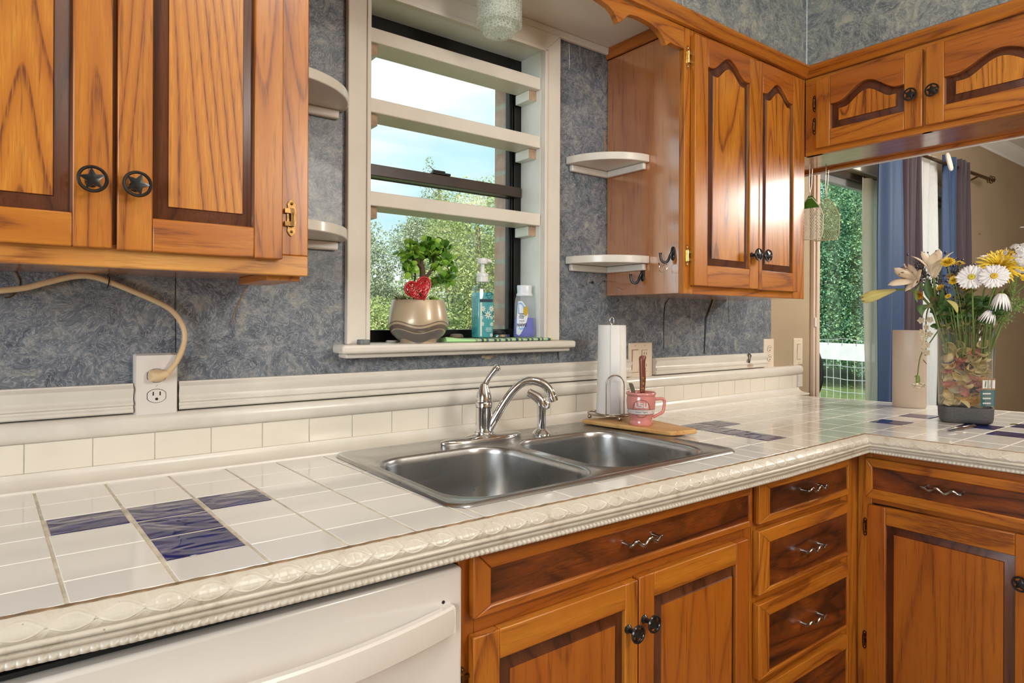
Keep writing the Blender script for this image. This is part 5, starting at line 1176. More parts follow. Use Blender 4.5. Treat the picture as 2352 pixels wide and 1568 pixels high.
    def HP(u, v, d=0.0):
        return hc+Vector((u*ca-v*sa, -d+(v+0.03)*0.12, u*sa+v*ca))
    def heart(th): return (0.0365*math.sin(th)**3*1.08, 0.00215*(13*math.cos(th)-5*math.cos(2*th)-2*math.cos(3*th)-math.cos(4*th))+0.003)
    N = 64; prev = None
    b.tube([HP(*heart(2*PI*k/N)) for k in range(N)], 0.0030, 8, closed=True)
    for sgn in (1, -1):
        b.tube([HP(heart(2*PI*k/N)[0]*0.82, heart(2*PI*k/N)[1]*0.82, sgn*0.007) for k in range(N)], 0.0016, 6, closed=True)
        for q in range(40 if sgn > 0 else 12):
            for _ in range(60):
                u, v = R.uniform(-0.034,0.034), R.uniform(-0.034,0.030)
                th = math.atan2(u, v-0.0); k = min(range(N), key=lambda k: abs(math.atan2(heart(2*PI*k/N)[0], heart(2*PI*k/N)[1])-th)); hr = math.hypot(*heart(2*PI*k/N))
                if math.hypot(u, v) < hr*0.82: break
            rr = R.uniform(0.0038, 0.0068); dd = sgn*0.0085*(1-(math.hypot(u,v)/max(hr,1e-4))**2*0.6)
            b.tube([HP(u+rr*math.cos(2*PI*k/12)*(1+0.25*math.cos(4*PI*k/12)), v+rr*math.sin(2*PI*k/12), dd) for k in range(12)], 0.0016, 5, closed=True)
    build('openwork', b, plain('red_wire_lacquer', (0.48,0.006,0.012,1), 0.35, coat=0.4, var=0.15, vscale=60), t, 60)
potted_plant()

def soap_bottle():
    c = Vector((0.514,0.026,0.2715)); t = thing('soap_bottle', tuple(c), 'square clear pump bottle of turquoise hand soap on the folded cloth', 'bottle')
    ca, sa = math.cos(-0.12), math.sin(-0.12)
    def T(x, y, z): return (c.x+x*ca-y*sa, c.y+x*sa+y*ca, c.z+z)
    def rr(w, d, r, z): return [T(a, e, z) for a, e in rrect(-w/2, w/2, -d/2, d/2, r, 4)]
    b = MB(); b.loft([rr(0.050,0.044,0.006,0.0), rr(0.052,0.046,0.006,0.003), rr(0.052,0.046,0.006,0.127), rr(0.050,0.044,0.010,0.133), rr(0.030,0.030,0.014,0.1415), rr(0.026,0.026,0.0125,0.143), rr(0.026,0.026,0.0125,0.152)]); build('bottle_body', b, M['clear'], t, 40)
    liq = glow('turquoise_soap', (0.17,0.74,0.82,1), 0.75, 0.32)
    b = MB(); b.loft([rr(0.047,0.041,0.005,0.002), rr(0.0495,0.0435,0.005,0.005), rr(0.0495,0.0435,0.005,0.1195)]); build('liquid_soap', b, liq, t, 40)
    b = MB()
    def ring(r, z, n=24): return [T(r*math.cos(2*PI*k/n), r*math.sin(2*PI*k/n), z) for k in range(n)]
    b.loft([ring(0.0155,0.147), ring(0.0178,0.148), ring(0.0180,0.158), ring(0.0168,0.1585), ring(0.0168,0.1625), ring(0.0180,0.163), ring(0.0180,0.168), ring(0.014,0.172), ring(0.0062,0.173), ring(0.0058,0.196)])
    b.loft([ring(0.0140,0.1955), ring(0.0148,0.197), ring(0.0148,0.2085), ring(0.0135,0.210)])
    b.tube([T(0.008,-0.0,0.2045), T(0.020,-0.004,0.2045), T(0.0265,-0.006,0.202)], [0.0062,0.0050,0.0042], 8)
    build('pump', b, plain('white_pump_plastic', (0.80,0.80,0.78,1), 0.35, coat=0.2, var=0.02), t, 45)
    # labels: text lines on the left face, flowers and logo on the front face
    pale = plain('pale_label_print', (0.62,0.72,0.62,1), 0.5, var=0.05); navy = plain('navy_print', (0.01,0.025,0.06,1), 0.4, var=0.2); wh = plain('white_print', (0.75,0.82,0.80,1), 0.5, var=0.03); og = plain('tan_flower_centre', (0.55,0.42,0.18,1), 0.5, var=0.1)
    F = lambda u, v, d=0.0: T(u, -0.0236-d, v)         # front
    Lf = lambda u, v, d=0.0: T(-0.0266-d, -u, v)      # left face
    b = MB()
    b.add([F(-0.020,0.005),F(-0.0135,0.005),F(-0.0135,0.093),F(-0.020,0.093)], [(0,1,2,3)], 0)
    b.add([F(-0.0205,0.0945,0.0002),F(0.0215,0.0945,0.0002),F(0.0215,0.1022,0.0002),F(-0.0205,0.1022,0.0002)], [(0,1,2,3)], 1)
    for k in range(20): b.add([F(0.010+0.010*math.cos(2*PI*k/20)*s*(0.8 if math.sin(2*PI*k/20) < 0 else 1), 0.1125+0.0085*math.sin(2*PI*k/20)*s-(0.0015 if False else 0), 0.0003) for s in (1, 0.86)]+[F(0.010+0.010*math.cos(2*PI*(k+1)/20)*s*(0.8 if math.sin(2*PI*(k+1)/20) < 0 else 1), 0.1125+0.0085*math.sin(2*PI*(k+1)/20)*s, 0.0003) for s in (0.86, 1)], [(0,1,2,3)], 1)
    b.tube([F(-0.003,0.1105,0.0003), F(0.010,0.1125,0.0003), F(0.022,0.1160,0.0003)], 0.0005, 4, 1)
    def daisy(u, v, r, pet=8, m=2):
        for k in range(pet):
            a = 2*PI*k/pet+0.2; q = [(u+r*0.18*math.cos(a-0.8), v+r*0.18*math.sin(a-0.8)), (u+r*0.62*math.cos(a-0.20), v+r*0.62*math.sin(a-0.20)), (u+r*math.cos(a), v+r*math.sin(a)), (u+r*0.62*math.cos(a+0.20), v+r*0.62*math.sin(a+0.20)), (u+r*0.18*math.cos(a+0.8), v+r*0.18*math.sin(a+0.8))]
            b.add([F(x, y, 0.0003) for x, y in q], [(0,1,2,3,4)], m)
        b.add([F(u+r*0.24*math.cos(2*PI*k/10), v+r*0.24*math.sin(2*PI*k/10), 0.0005) for k in range(10)], [tuple(range(10))], 3)
    for u, v, r in ((0.006,0.061,0.0125), (0.0165,0.077,0.010), (-0.0105,0.0765,0.010), (-0.014,0.054,0.006), (-0.012,0.037,0.007), (0.0175,0.0365,0.0065), (0.017,0.008,0.006), (0.017,0.053,0.005)): daisy(u, v, r)
    for s in (-1, 1):
        for k in range(3): b.tube([F(0.006+s*(0.010+0.002*k), 0.061+0.001*k, 0.0003), F(0.006+s*(0.014+0.002*k), 0.064+0.003*k, 0.0003)], 0.0007, 4, 1)
    for v in (0.083, 0.087, 0.044, 0.0395, 0.035): b.tube([F(0.0055,v,0.0003), F(0.0056,v+0.0016,0.0003)], 0.0006, 4, 1)
    for k, w in enumerate((0.018,0.020,0.015)): b.add([F(0.008-w/2,0.0255-0.004*k,0.0003),F(0.008+w/2,0.0255-0.004*k,0.0003),F(0.008+w/2,0.0268-0.004*k,0.0003),F(0.008-w/2,0.0268-0.004*k,0.0003)], [(0,1,2,3)], 2)
    for k in range(26):
        v = 0.012+0.0038*k; w = R.uniform(0.024,0.034); b.add([Lf(-0.017,v),Lf(-0.017+w,v),Lf(-0.017+w,v+0.0013),Lf(-0.017,v+0.0013)], [(0,1,2,3)], 4)
    build('label_print', b, [pale, navy, wh, og, plain('teal_print', (0.02,0.16,0.22,1), 0.5, var=0.1)], t, 0, recalc=False); t.scale = (1.04, 1.04, 1.14)
soap_bottle()

def dish_soap():
    c = Vector((0.672,0.022,0.2715)); t = thing('dish_soap_bottle', tuple(c), 'clear dish soap bottle standing upside down with blue liquid, label inverted', 'bottle')
    ca, sa = math.cos(-0.35), math.sin(-0.35)
    def T(x, y, z): return (c.x+x*ca-y*sa, c.y+x*sa+y*ca, c.z+z)
    def el(w, d, z, n=28): return [T(w*math.copysign(abs(math.cos(2*PI*k/n))**0.8, math.cos(2*PI*k/n)), d*math.copysign(abs(math.sin(2*PI*k/n))**0.8, math.sin(2*PI*k/n)), z) for k in range(n)]
    prof = [(0.0330,0.020,0.0),(0.0345,0.022,0.004),(0.0330,0.0215,0.025),(0.0318,0.021,0.050),(0.0315,0.021,0.075),(0.0310,0.0205,0.095),(0.0295,0.0195,0.108),(0.0270,0.019,0.1165),(0.0245,0.019,0.120)]
    b = MB(); b.loft([el(*p) for p in prof]); build('bottle_body', b, M['frost'], t, 50)
    b = MB(); b.loft([el(w-0.0022, d-0.0022, max(z,0.002)) for w, d, z in prof if z < 0.055]+[el(0.0292,0.0186,0.0565)]); build('blue_liquid', b, glow('blue_dish_liquid', (0.03,0.06,0.72,1), 0.8, 0.10), t, 50)
    b = MB(); b.loft([el(0.0250,0.0195,0.1195), el(0.0255,0.020,0.122), el(0.0240,0.019,0.127), el(0.0225,0.018,0.128), el(0.0235,0.0185,0.1475), el(0.0225,0.0175,0.150)]); build('cap', b, plain('white_cap_plastic', (0.70,0.74,0.80,1), 0.35, coat=0.2, var=0.03), t, 40)
    F = lambda u, v, d=0.0: T(u, -(0.0215*math.sqrt(max(0.05, 1-(u/0.036)**2))+0.0010+d), v)
    wl, bl, ye = plain('white_label', (0.72,0.75,0.80,1), 0.4, var=0.03), plain('sky_blue_label', (0.25,0.45,0.72,1), 0.4, var=0.15), plain('yellow_print', (0.55,0.36,0.02,1), 0.4, var=0.15)
    b = MB()
    out = [(-0.030,0.010),(-0.024,0.006),(-0.018,0.010),(-0.008,0.028),(0.000,0.045),(0.005,0.062),(0.004,0.080),(-0.004,0.092),(-0.014,0.104),(-0.026,0.104),(-0.029,0.060)]
    ctr = (-0.016,0.055)
    b.add([F(*ctr)]+[F(u, v) for u, v in out], [(0, k+1, (k+1)%len(out)+1) for k in range(len(out))], 0)
    q = [(-0.026,0.068),(-0.004,0.068),(-0.006,0.088),(-0.016,0.100),(-0.026,0.100)]; b.add([F(u, v, 0.0004) for u, v in q], [tuple(range(5))], 1)
    q = [(-0.003+0.0075*math.cos(2*PI*k/14), 0.076+0.014*math.sin(2*PI*k/14)) for k in range(14)]; b.add([F(u, v, 0.0007) for u, v in q], [tuple(range(14))], 2)
    q = [(-0.0165+0.008*math.cos(PI+PI*k/10), 0.029+0.0075*math.sin(PI+PI*k/10)) for k in range(11)]; b.add([F(u, v, 0.0006) for u, v in q], [tuple(range(11))], 1)
    build('front_label', b, [wl, bl, ye], t, 0)
    navy = bpy.data.materials['navy_print']; b = MB()
    vs, fs = text_polys('DAWN', 0.0125, 0.0003); b.add([F(-0.0145-x*0.72, 0.0365-y, 0.0010) for x, y in vs], fs)
    vs, fs = text_polys('ULTRA', 0.0055); b.add([F(-0.015-x, 0.0475-y, 0.0010) for x, y in vs], fs)
    for k, w in enumerate((0.014,0.016,0.012,0.014)): b.add([F(-0.016-w/2,0.055+0.0042*k,0.0009),F(-0.016+w/2,0.055+0.0042*k,0.0009),F(-0.016+w/2,0.0568+0.0042*k,0.0009),F(-0.016-w/2,0.0568+0.0042*k,0.0009)], [(0,1,2,3)])
    build('inverted_lettering', b, navy, t, 0); t.scale = (1, 1, 1.09)
dish_soap()

def cloth():
    m = NT('striped_dish_cloth'); g = m.n('ShaderNodeSeparateXYZ'); m.nt.links.new(m.obj(), g.inputs[0])
    f = m.math('FRACT', m.math('MULTIPLY', m.math('ADD', g.outputs[0], m.math('MULTIPLY', m.noise(m.obj(), 30, 2), 0.006)), 24.0))
    st = m.ramp(f, [(0.0,(0.42,0.60,0.30,1)),(0.20,(0.03,0.09,0.20,1)),(0.42,(0.55,0.60,0.16,1)),(0.62,(0.06,0.16,0.24,1)),(0.80,(0.48,0.62,0.40,1))], 'CONSTANT')
    green = (0.45,0.78,0.36,1); k = m.ramp(g.outputs[0], [(0.435,(0,0,0,1)),(0.450,(1,1,1,1))])
    m.p(Base_Color=m.mix(k, green, st), Roughness=0.95); m.bump(m.noise(m.obj(), 300, 2), 0.5, 0.002)
    b = MB(); t = 0.0048
    loops = []
    for i in range(60):
        s = i/59; x = 0.352+0.378*s; wv = 0.0015*math.sin(s*23)+0.001*math.sin(s*41+1); lift = 0.006*max(0,1-s*6)
        y0, y1 = -0.046+wv+0.010*max(0,1-s*5), 0.070
        prof = [(y0+0.004,0.0004),(y0,0.003),(y0+0.001,0.0075+wv*0.6),(y0+0.008,0.0090+wv*0.4+lift),((y0+y1)/2,0.0088),(y1,0.0086),(y1+0.003,0.0045),(y1,0.0004)]
        loops.append([(x, y, SZ+z) for y, z in prof])
    b.loft(loops); o = build('dish_cloth', b, m.mat, None, 60); tag(o, 'folded green and striped dish cloth under the soap bottles on the sill', 'cloth')
cloth()
def sill_bits():
    t = thing('drain_stopper', (0.60,0.083,SZ), 'black and chrome sink stopper behind the turquoise soap bottle', 'stopper')
    b = MB(); b.lathe([(0.030,SZ+0.009),(0.034,SZ+0.011),(0.034,SZ+0.018),(0.030,SZ+0.0195)], (0.612,0.075,0.0), 24); build('metal_rim', b, M['chrome'], t)
    b = MB(); b.lathe([(0.024,SZ+0.0195),(0.026,SZ+0.022),(0.022,SZ+0.030),(0.010,SZ+0.032)], (0.606,0.075,0), 20); build('rubber_plug', b, M['rubber'], t)
    b = MB(); b.lathe([(0.016,0.0002),(0.0175,0.003),(0.016,0.009),(0.011,0.012),(0.004,0.0125)], (0.448,0.066,SZ+0.009), 20, sx=1.3); o = build('pebble', b, plain('brown_stone', (0.20,0.15,0.10,1), 0.7, var=0.5, vscale=40)); tag(o, 'small brown stone on the cloth, left of the turquoise soap bottle', 'stone')
    b = MB(); b.lathe([(0.0160,0.0002),(0.0165,0.002),(0.0165,0.011),(0.0155,0.0125),(0.0,0.0125)], (0.0985,-0.047,SZ), 24); o = build('bottle_cap', b, plain('grey_cap_plastic', (0.16,0.17,0.17,1), 0.4, var=0.1)); tag(o, 'small round grey cap at the left end of the window sill', 'cap')
    b = MB(); b.loft([[(0.205+0.036*k/10, 0.040-0.010*math.sin(k/3)+s, SZ+0.0005+z) for s, z in ((-0.004,0),(0.004,0),(0.004,0.004),(-0.004,0.006))] for k in range(11)]); o = build('white_scraper', b, M['plate']); tag(o, 'small white plastic piece lying behind the left of the plant pot', 'scraper')
sill_bits()

# ---- pressed-glass lamp above the sink
def sink_lamp():
    c = Vector((0.4335,-0.165,0)); t = thing('ceiling_light', (c.x,c.y,1.10), 'pressed clear glass lamp shade hanging from the painted board above the sink', 'lamp')
    gm = NT('pressed_glass'); nt = gm.nt; vo = gm.n('ShaderNodeTexVoronoi', {'feature': 'DISTANCE_TO_EDGE'}); nt.links.new(gm.obj(), vo.inputs['Vector']); vo.inputs['Scale'].default_value = 130
    gm.p(Base_Color=(0.90,0.92,0.87,1), Roughness=0.12, Coat_Weight=0.8, Coat_Roughness=0.03); bp_ = gm.n('ShaderNodeBump'); bp_.inputs['Strength'].default_value = 1.0; bp_.inputs['Distance'].default_value = 0.003; nt.links.new(vo.outputs[0], bp_.inputs['Height']); nt.links.new(bp_.outputs[0], gm.b.inputs['Normal']); nt.links.new(bp_.outputs[0], gm.b.inputs['Coat Normal'])
    tr = gm.n('ShaderNodeBsdfTransparent', Color=(0.90,0.93,0.88,1)); tl = gm.n('ShaderNodeBsdfTranslucent', Color=(0.9,0.93,0.88,1)); m0 = gm.n('ShaderNodeMixShader'); mx = gm.n('ShaderNodeMixShader'); m0.inputs[0].default_value = 0.45
    nt.links.new(gm.b.outputs[0], m0.inputs[1]); nt.links.new(tl.outputs[0], m0.inputs[2]); nt.links.new(tr.outputs[0], mx.inputs[1]); nt.links.new(m0.outputs[0], mx.inputs[2]); nt.links.new(gm.ramp(vo.outputs[0], [(0.0,(0.75,)*3),(0.18,(0.35,)*3),(0.5,(0.16,)*3)]), mx.inputs[0]); nt.links.new(mx.outputs[0], gm.out.inputs['Surface'])
    b = MB(); n = 96; loops = []; z0, z1 = 1.118, 1.245
    m = 60
    for i in range(m+1):
        z = z0+0.004+(z1-z0-0.004)*i/m; ring = []
        for k in range(n):
            a = 2*PI*k/n; d = 0.0016*max(0, math.cos(a*24))*max(0, math.cos(2*PI*(z-z0)/0.0127)) + 0.0011*max(0, math.cos(a*24+PI))*max(0, math.cos(2*PI*(z-z0)/0.0127+PI))
            ring.append((c.x+(0.0605+d)*math.cos(a), c.y+(0.0605+d)*math.sin(a), z))
        loops.append(ring)
    inner = [[(c.x+r*math.cos(2*PI*k/n), c.y+r*math.sin(2*PI*k/n), z) for k in range(n)] for r, z in ((0.057,z1),(0.057,z0+0.012))]
    def R_(r, z, w=0.0): return [(c.x+r*math.cos(2*PI*k/n), c.y+r*math.sin(2*PI*k/n), z) for k in range(n)]
    b.loft([R_(0.046,z0+0.001), R_(0.056,z0-0.001), R_(0.0615,z0+0.0005)]+loops+inner+[R_(0.046,z0+0.008)], ring=True)
    build('glass_cylinder', b, gm.mat, t, 50)
    b = MB(); loops = [R_(0.046,z0+0.006), R_(0.0455,z0-0.004), R_(0.044,z0-0.018)]
    for r in (0.041,0.034,0.026,0.018,0.010,0.004):
        z = z0-0.018-0.014*(1-(r/0.044)**2); loops.append([(c.x+r*math.cos(2*PI*k/n), c.y+r*math.sin(2*PI*k/n), z-0.002*math.cos(k*2*PI/n*16)*math.cos(r*900)) for k in range(n)])
    b.loft(loops); build('glass_bottom', b, gm.mat, t, 40)
    b = MB(); b.lathe([(0.066,1.246),(0.066,1.2585),(0.062,1.2602)], c, 32); build('lamp_fitter', b, M['plate'], t)
    b = MB(); b.lathe([(0.013,1.246),(0.013,1.225),(0.020,1.215),(0.028,1.195),(0.029,1.180),(0.024,1.164),(0.012,1.155),(0.0,1.153)], c, 20); build('bulb', b, plain('frosted_bulb', (0.82,0.80,0.74,1), 0.4, var=0.02), t)
sink_lamp()
# ================================================================== PENINSULA THINGS
def canister():
    c = Vector((2.118,-0.532,0.0005)); t_ = MB(); w = Vector((0.30,-0.954,0)).normalized(); d = Vector((0.954,0.30,0))
    def ov(a, e, z, n=40): return [c+w*(a*math.copysign(abs(math.cos(2*PI*k/n))**0.75, math.cos(2*PI*k/n)))+d*(e*math.copysign(abs(math.sin(2*PI*k/n))**0.75, math.sin(2*PI*k/n)))+Vector((0,0,z)) for k in range(n)]
    t_.loft([ov(0.054,0.036,0), ov(0.056,0.038,0.004), ov(0.0565,0.0385,0.291), ov(0.0560,0.038,0.2935), ov(0.0545,0.0365,0.2935), ov(0.0545,0.0365,0.270), ov(0.02,0.015,0.268)])
    o = build('canister', t_, plain('beige_plastic', (0.47,0.37,0.285,1), 0.45, coat=0.05, var=0.04, vscale=4), None, 50); tag(o, 'plain beige oval plastic canister behind the flower container, in front of the curtain', 'canister')
canister()
VC = Vector((1.852,-0.800,0)); VW = Vector((0.42,-0.9075,0)).normalized(); VD = Vector((0.9075,0.42,0)).normalized()
def vring(a, e, r, z, n=6):
    a, e, r = a*0.945, e*0.95, r*0.95
    return [tuple(VC+VW*u+VD*v+Vector((0,0,z))) for u, v in rrect(-a, a, -e, e, r, n)]
def container():
    t = thing('storage_container', tuple(VC+Vector((0,0,0.0005))), 'clear plastic storage container with grey base, full of pasta shells, used as vase', 'container')
    b = MB(); b.loft([vring(0.066,0.040,0.026,0.0006), vring(0.074,0.048,0.032,0.006), vring(0.077,0.051,0.034,0.018), vring(0.0785,0.0525,0.035,0.052), vring(0.076,0.050,0.034,0.053), vring(0.074,0.048,0.032,0.020), vring(0.06,0.036,0.024,0.012)]); build('grey_base', b, plain('grey_speckled_plastic', (0.075,0.072,0.070,1), 0.65, var=0.25, vscale=200), t, 45)
    b = MB(); b.loft([vring(0.0755,0.0495,0.034,0.0532), vring(0.0775,0.0515,0.035,0.060), vring(0.0815,0.0555,0.037,0.300), vring(0.0825,0.0565,0.038,0.3055), vring(0.0805,0.0545,0.036,0.3065), vring(0.0795,0.0535,0.036,0.300), vring(0.0755,0.0495,0.034,0.060)], ring=False, cap0=False, cap1=False); build('clear_wall', b, M['clear'], t, 50)
    # printed card on the wall
    b = MB(); F = lambda u, v, d=0.0: tuple(VC+VW*u-VD*(0.0500+0.0045*(v-0.05)/0.25-d)+Vector((0,0,v)))
    b.add([F(0.034,0.060),F(0.0735,0.060,0.024),F(0.0745,0.112,0.024),F(0.034,0.112)], [(0,1,2,3)], 0); b.add([F(0.036,0.113),F(0.0745,0.113,0.024),F(0.075,0.147,0.024),F(0.036,0.147)], [(0,1,2,3)], 1)
    for u0, u1 in ((0.0385,0.0525), (0.055,0.062), (0.065,0.073)): dd = lambda u: 0.024*(u-0.036)/0.0385-0.001; b.add([F(u0,0.117,dd(u0)),F(u1,0.117,dd(u1)),F(u1,0.143,dd(u1)),F(u0,0.143,dd(u0))], [(0,1,2,3)], 2)
    for u0, u1 in ((0.044,0.0465), (0.058,0.0595)): dd = lambda u: 0.024*(u-0.036)/0.0385-0.0016; b.add([F(u0,0.121,dd(u0)),F(u1,0.121,dd(u1)),F(u1+0.002,0.140,dd(u1)),F(u0+0.003,0.140,dd(u0))], [(0,1,2,3)], 3)
    for v in (0.098, 0.083, 0.0675):
        dd = lambda u: 0.024*(u-0.034)/0.0395-0.001; b.add([F(0.039,v,dd(0.039)),F(0.062,v,dd(0.062)),F(0.062,v+0.0045,dd(0.062)),F(0.039,v+0.0045,dd(0.039))], [(0,1,2,3)], 2)
    build('printed_card', b, [plain('teal_card', (0.012,0.11,0.13,1), 0.45, var=0.15), plain('brown_card', (0.33,0.16,0.07,1), 0.5, var=0.2), plain('white_card_print', (0.72,0.72,0.70,1), 0.5, var=0.03), M['dark']], t, 0, recalc=False)
container()
# pasta shells: each one scooped, thick, with an open lip
def shell_mesh(mat, i):
    b = MB(); nu, nv = 11, 9; L, Wd = 0.040, 0.0135; outer, inner = [], []
    for a in range(nu):
        s = a/(nu-1); w = math.sin(PI*min(1, max(0.0, 0.03+0.94*s)))**1.0; ro, ri = [], []
        for c in range(nv):
            ph = -1.25+2.5*c/(nv-1); rad = Wd*w*(1+0.05*math.cos(16*ph)); x = (s-0.5)*L*(1+0.08*math.sin(3*s)); lift = 0.005*(2*s-1)**2
            for lst, k in ((ro, 1.0), (ri, 0.88)): lst.append((x, rad*k*math.sin(ph*1.25), -rad*k*math.cos(ph*1.25)*0.95+lift))
        outer.append(ro); inner.append(ri)
    b.sheet(outer); b.sheet([r[::-1] for r in inner])
    n = nv; O = lambda a, c: a*n+c; I = lambda a, c: nu*n+a*n+(n-1-c)
    fs = []
    for a in range(nu-1): fs += [(O(a,0),O(a+1,0),I(a+1,0),I(a,0)), (O(a+1,n-1),O(a,n-1),I(a,n-1),I(a+1,n-1))]
    for c in range(n-1): fs += [(O(0,c+1),O(0,c),I(0,c),I(0,c+1)), (O(nu-1,c),O(nu-1,c+1),I(nu-1,c+1),I(nu-1,c))]
    for f in fs: b.f.append(f); b.m.append(0)
    o = build('pasta_shell', b, mat, None, 60); return o
def pasta():
    cols = [('cream', (0.66,0.48,0.22,1)), ('pale yellow', (0.62,0.50,0.27,1)), ('golden', (0.66,0.36,0.10,1)), ('rose pink', (0.55,0.20,0.17,1)), ('dark grey', (0.085,0.08,0.085,1)), ('beige', (0.44,0.36,0.25,1))]
    wts = [0.30,0.24,0.14,0.17,0.05,0.10]
    proto = [shell_mesh(plain('pasta_'+n.replace(' ', '_'), c, 0.6, var=0.18, vscale=90), i) for i, (n, c) in enumerate(cols)]
    used = [False]*len(cols); rows = 10; k = 0
    spots = []
    for lay in range(rows):
        z = 0.066+0.0205*lay
        per = [(-0.056,-0.034),(-0.030,-0.036),(-0.004,-0.036),(0.022,-0.036),(0.050,-0.034),(-0.060,-0.004),(0.060,-0.006)]
        if lay >= rows-1: per = [per[0], per[4], per[1]]
        for q, (u, v) in enumerate(per):
            u2 = u+R.uniform(-0.006,0.006)+(0.012 if lay % 2 else 0)*(1 if abs(u) < 0.05 else 0); v2 = v+R.uniform(-0.003,0.004)
            spots.append((u2, v2, z+R.uniform(-0.006,0.006), True))
        for q in range(2 if lay < rows-1 else 0): spots.append((R.uniform(-0.035,0.035), R.uniform(-0.008,0.030), z, False))
    for u, v, z, fr in spots:
        if fr is False and R.random() < 0.2: continue
        r = R.random(); i = 0
        while r > wts[i] and i < len(wts)-1: r -= wts[i]; i += 1
        if z > 0.235 and i in (3, 4): i = 2
        if used[i]: o = proto[i].copy(); COL.objects.link(o)
        else: o = proto[i]; used[i] = True
        p = VC+VW*u*0.80+VD*v*0.74; o.location = (p.x, p.y, z+H)
        o.rotation_euler = (R.uniform(0,2*PI), R.uniform(-0.9,0.9), math.atan2(VW.y,VW.x)+R.uniform(-0.8,0.8)) if not fr else (R.gauss(PI/2*0.7,0.9), R.gauss(0,0.6), math.atan2(VW.y,VW.x)+R.gauss(0,0.35))
        n = cols[i][0]; tag(o, '%s pasta shell inside the clear flower container' % n, 'pasta shell', n+' pasta shells in the clear container')
    for i, u in enumerate(used):
        if not u: bpy.data.objects.remove(proto[i])
pasta()

# ------------------------------------------------------------------ flowers
G = {}
def leafmat(name, a, b_, rough=0.5, scale=40):
    t = NT(name); rpi = t.n('ShaderNodeNewGeometry').outputs['Random Per Island']; f = t.math('ADD', t.math('MULTIPLY', rpi, 0.6), t.math('MULTIPLY', t.noise(t.obj(), scale, 3), 0.5))
    t.p(Base_Color=t.ramp(f, [(0.2, a), (0.85, b_)]), Roughness=rough); return t.mat
G['stem'] = leafmat('flower_stem_green', (0.075,0.13,0.02,1), (0.20,0.28,0.06,1)); G['leaf'] = leafmat('dark_flower_leaf', (0.022,0.065,0.012,1), (0.08,0.16,0.03,1)); G['dry'] = leafmat('wilted_leaf', (0.07,0.06,0.02,1), (0.22,0.19,0.07,1))
G['white'] = leafmat('white_petal', (0.74,0.72,0.74,1), (0.84,0.83,0.82,1)); G['yellow'] = leafmat('yellow_petal', (0.76,0.50,0.02,1), (0.90,0.70,0.08,1)); G['orange'] = leafmat('orange_petal', (0.60,0.22,0.01,1), (0.72,0.36,0.015,1))
G['lily'] = leafmat('faded_lily_petal', (0.58,0.43,0.27,1), (0.76,0.66,0.50,1), scale=60); G['bud'] = leafmat('lily_bud', (0.34,0.32,0.06,1), (0.52,0.45,0.15,1), scale=50); G['ctr'] = leafmat('daisy_centre', (0.30,0.30,0.02,1), (0.55,0.46,0.05,1), scale=300); G['ctr2'] = leafmat('golden_daisy_centre', (0.42,0.24,0.01,1), (0.62,0.42,0.04,1), scale=300)
G['cream'] = leafmat('cream_petal', (0.62,0.52,0.34,1), (0.80,0.72,0.54,1)); G['anther'] = leafmat('rust_anther', (0.16,0.04,0.015,1), (0.25,0.07,0.02,1)); G['berry'] = leafmat('black_berry', (0.010,0.012,0.030,1), (0.03,0.03,0.07,1), 0.25); G['twig'] = leafmat('brown_twig', (0.05,0.035,0.02,1), (0.12,0.09,0.05,1))
def flower(name, root, label, cat, group=None): return thing(name, root, label, cat, group)
def stem(t, pts, r=0.0026, mat='stem', r1=None, name='stem'):
    b = MB(); p = spline(pts, 5); b.tube(p, [r+((r1 or r*0.8)-r)*k/(len(p)-1) for k in range(len(p))], 7); return build(name, b, G[mat], t, 60)
def petal(b, base, axis, out, L, Wd, cup=0.2, curl=0.0, droop=0.0, n=6, tip=0.35, m=0, th=0.0):
    """petal from base; axis = flower axis, out = direction it spreads (both unit)"""
    side = axis.cross(out).normalized(); g = []
    for i in range(n+1):
        s = i/n; w = Wd*(math.sin(PI*min(0.97, 0.10+0.80*s)**1.0))**0.8*(1 if s < 0.8 else 1-(s-0.8)/0.2*(1-tip)); h = curl*s*s-droop*s**3
        c = base+out*(L*s)+axis*(L*h)
        g.append([tuple(c-side*w+axis*(cup*w)), tuple(c), tuple(c+side*w+axis*(cup*w))])
    b.sheet(g, m)
def ringdirs(axis, n, ph=0.0):
    x, y, z = frame_of(axis); return [(x*math.cos(2*PI*k/n+ph)+y*math.sin(2*PI*k/n+ph)) for k in range(n)]
def leafblade(t, base, tip, w, bend=(0,0,0), mat='leaf', name='leaf', up=(-0.9,-0.4,0.2)):
    b = MB(); base, tip, bend = Vector(base), Vector(tip), Vector(bend); d = (tip-base).normalized(); side = d.cross(Vector(up)).normalized(); nrm = side.cross(d); g = []
    for i in range(11):
        s = i/10; ww = w*math.sin(PI*(0.04+0.95*s))**0.75; c = base.lerp(tip, s)+bend*math.sin(PI*s)
        g.append([tuple(c-side*ww+nrm*ww*0.25), tuple(c), tuple(c+side*ww+nrm*ww*0.25)])
    b.sheet(g); return build(name, b, G[mat], t, 60, solid=0.0006)
INV = lambda u, v, z=0.21: VC+VW*u+VD*v+Vector((0,0,z))    # where stems sit inside the container
CAMD = Vector((-0.955,-0.28,0.08)).normalized()              # towards the room
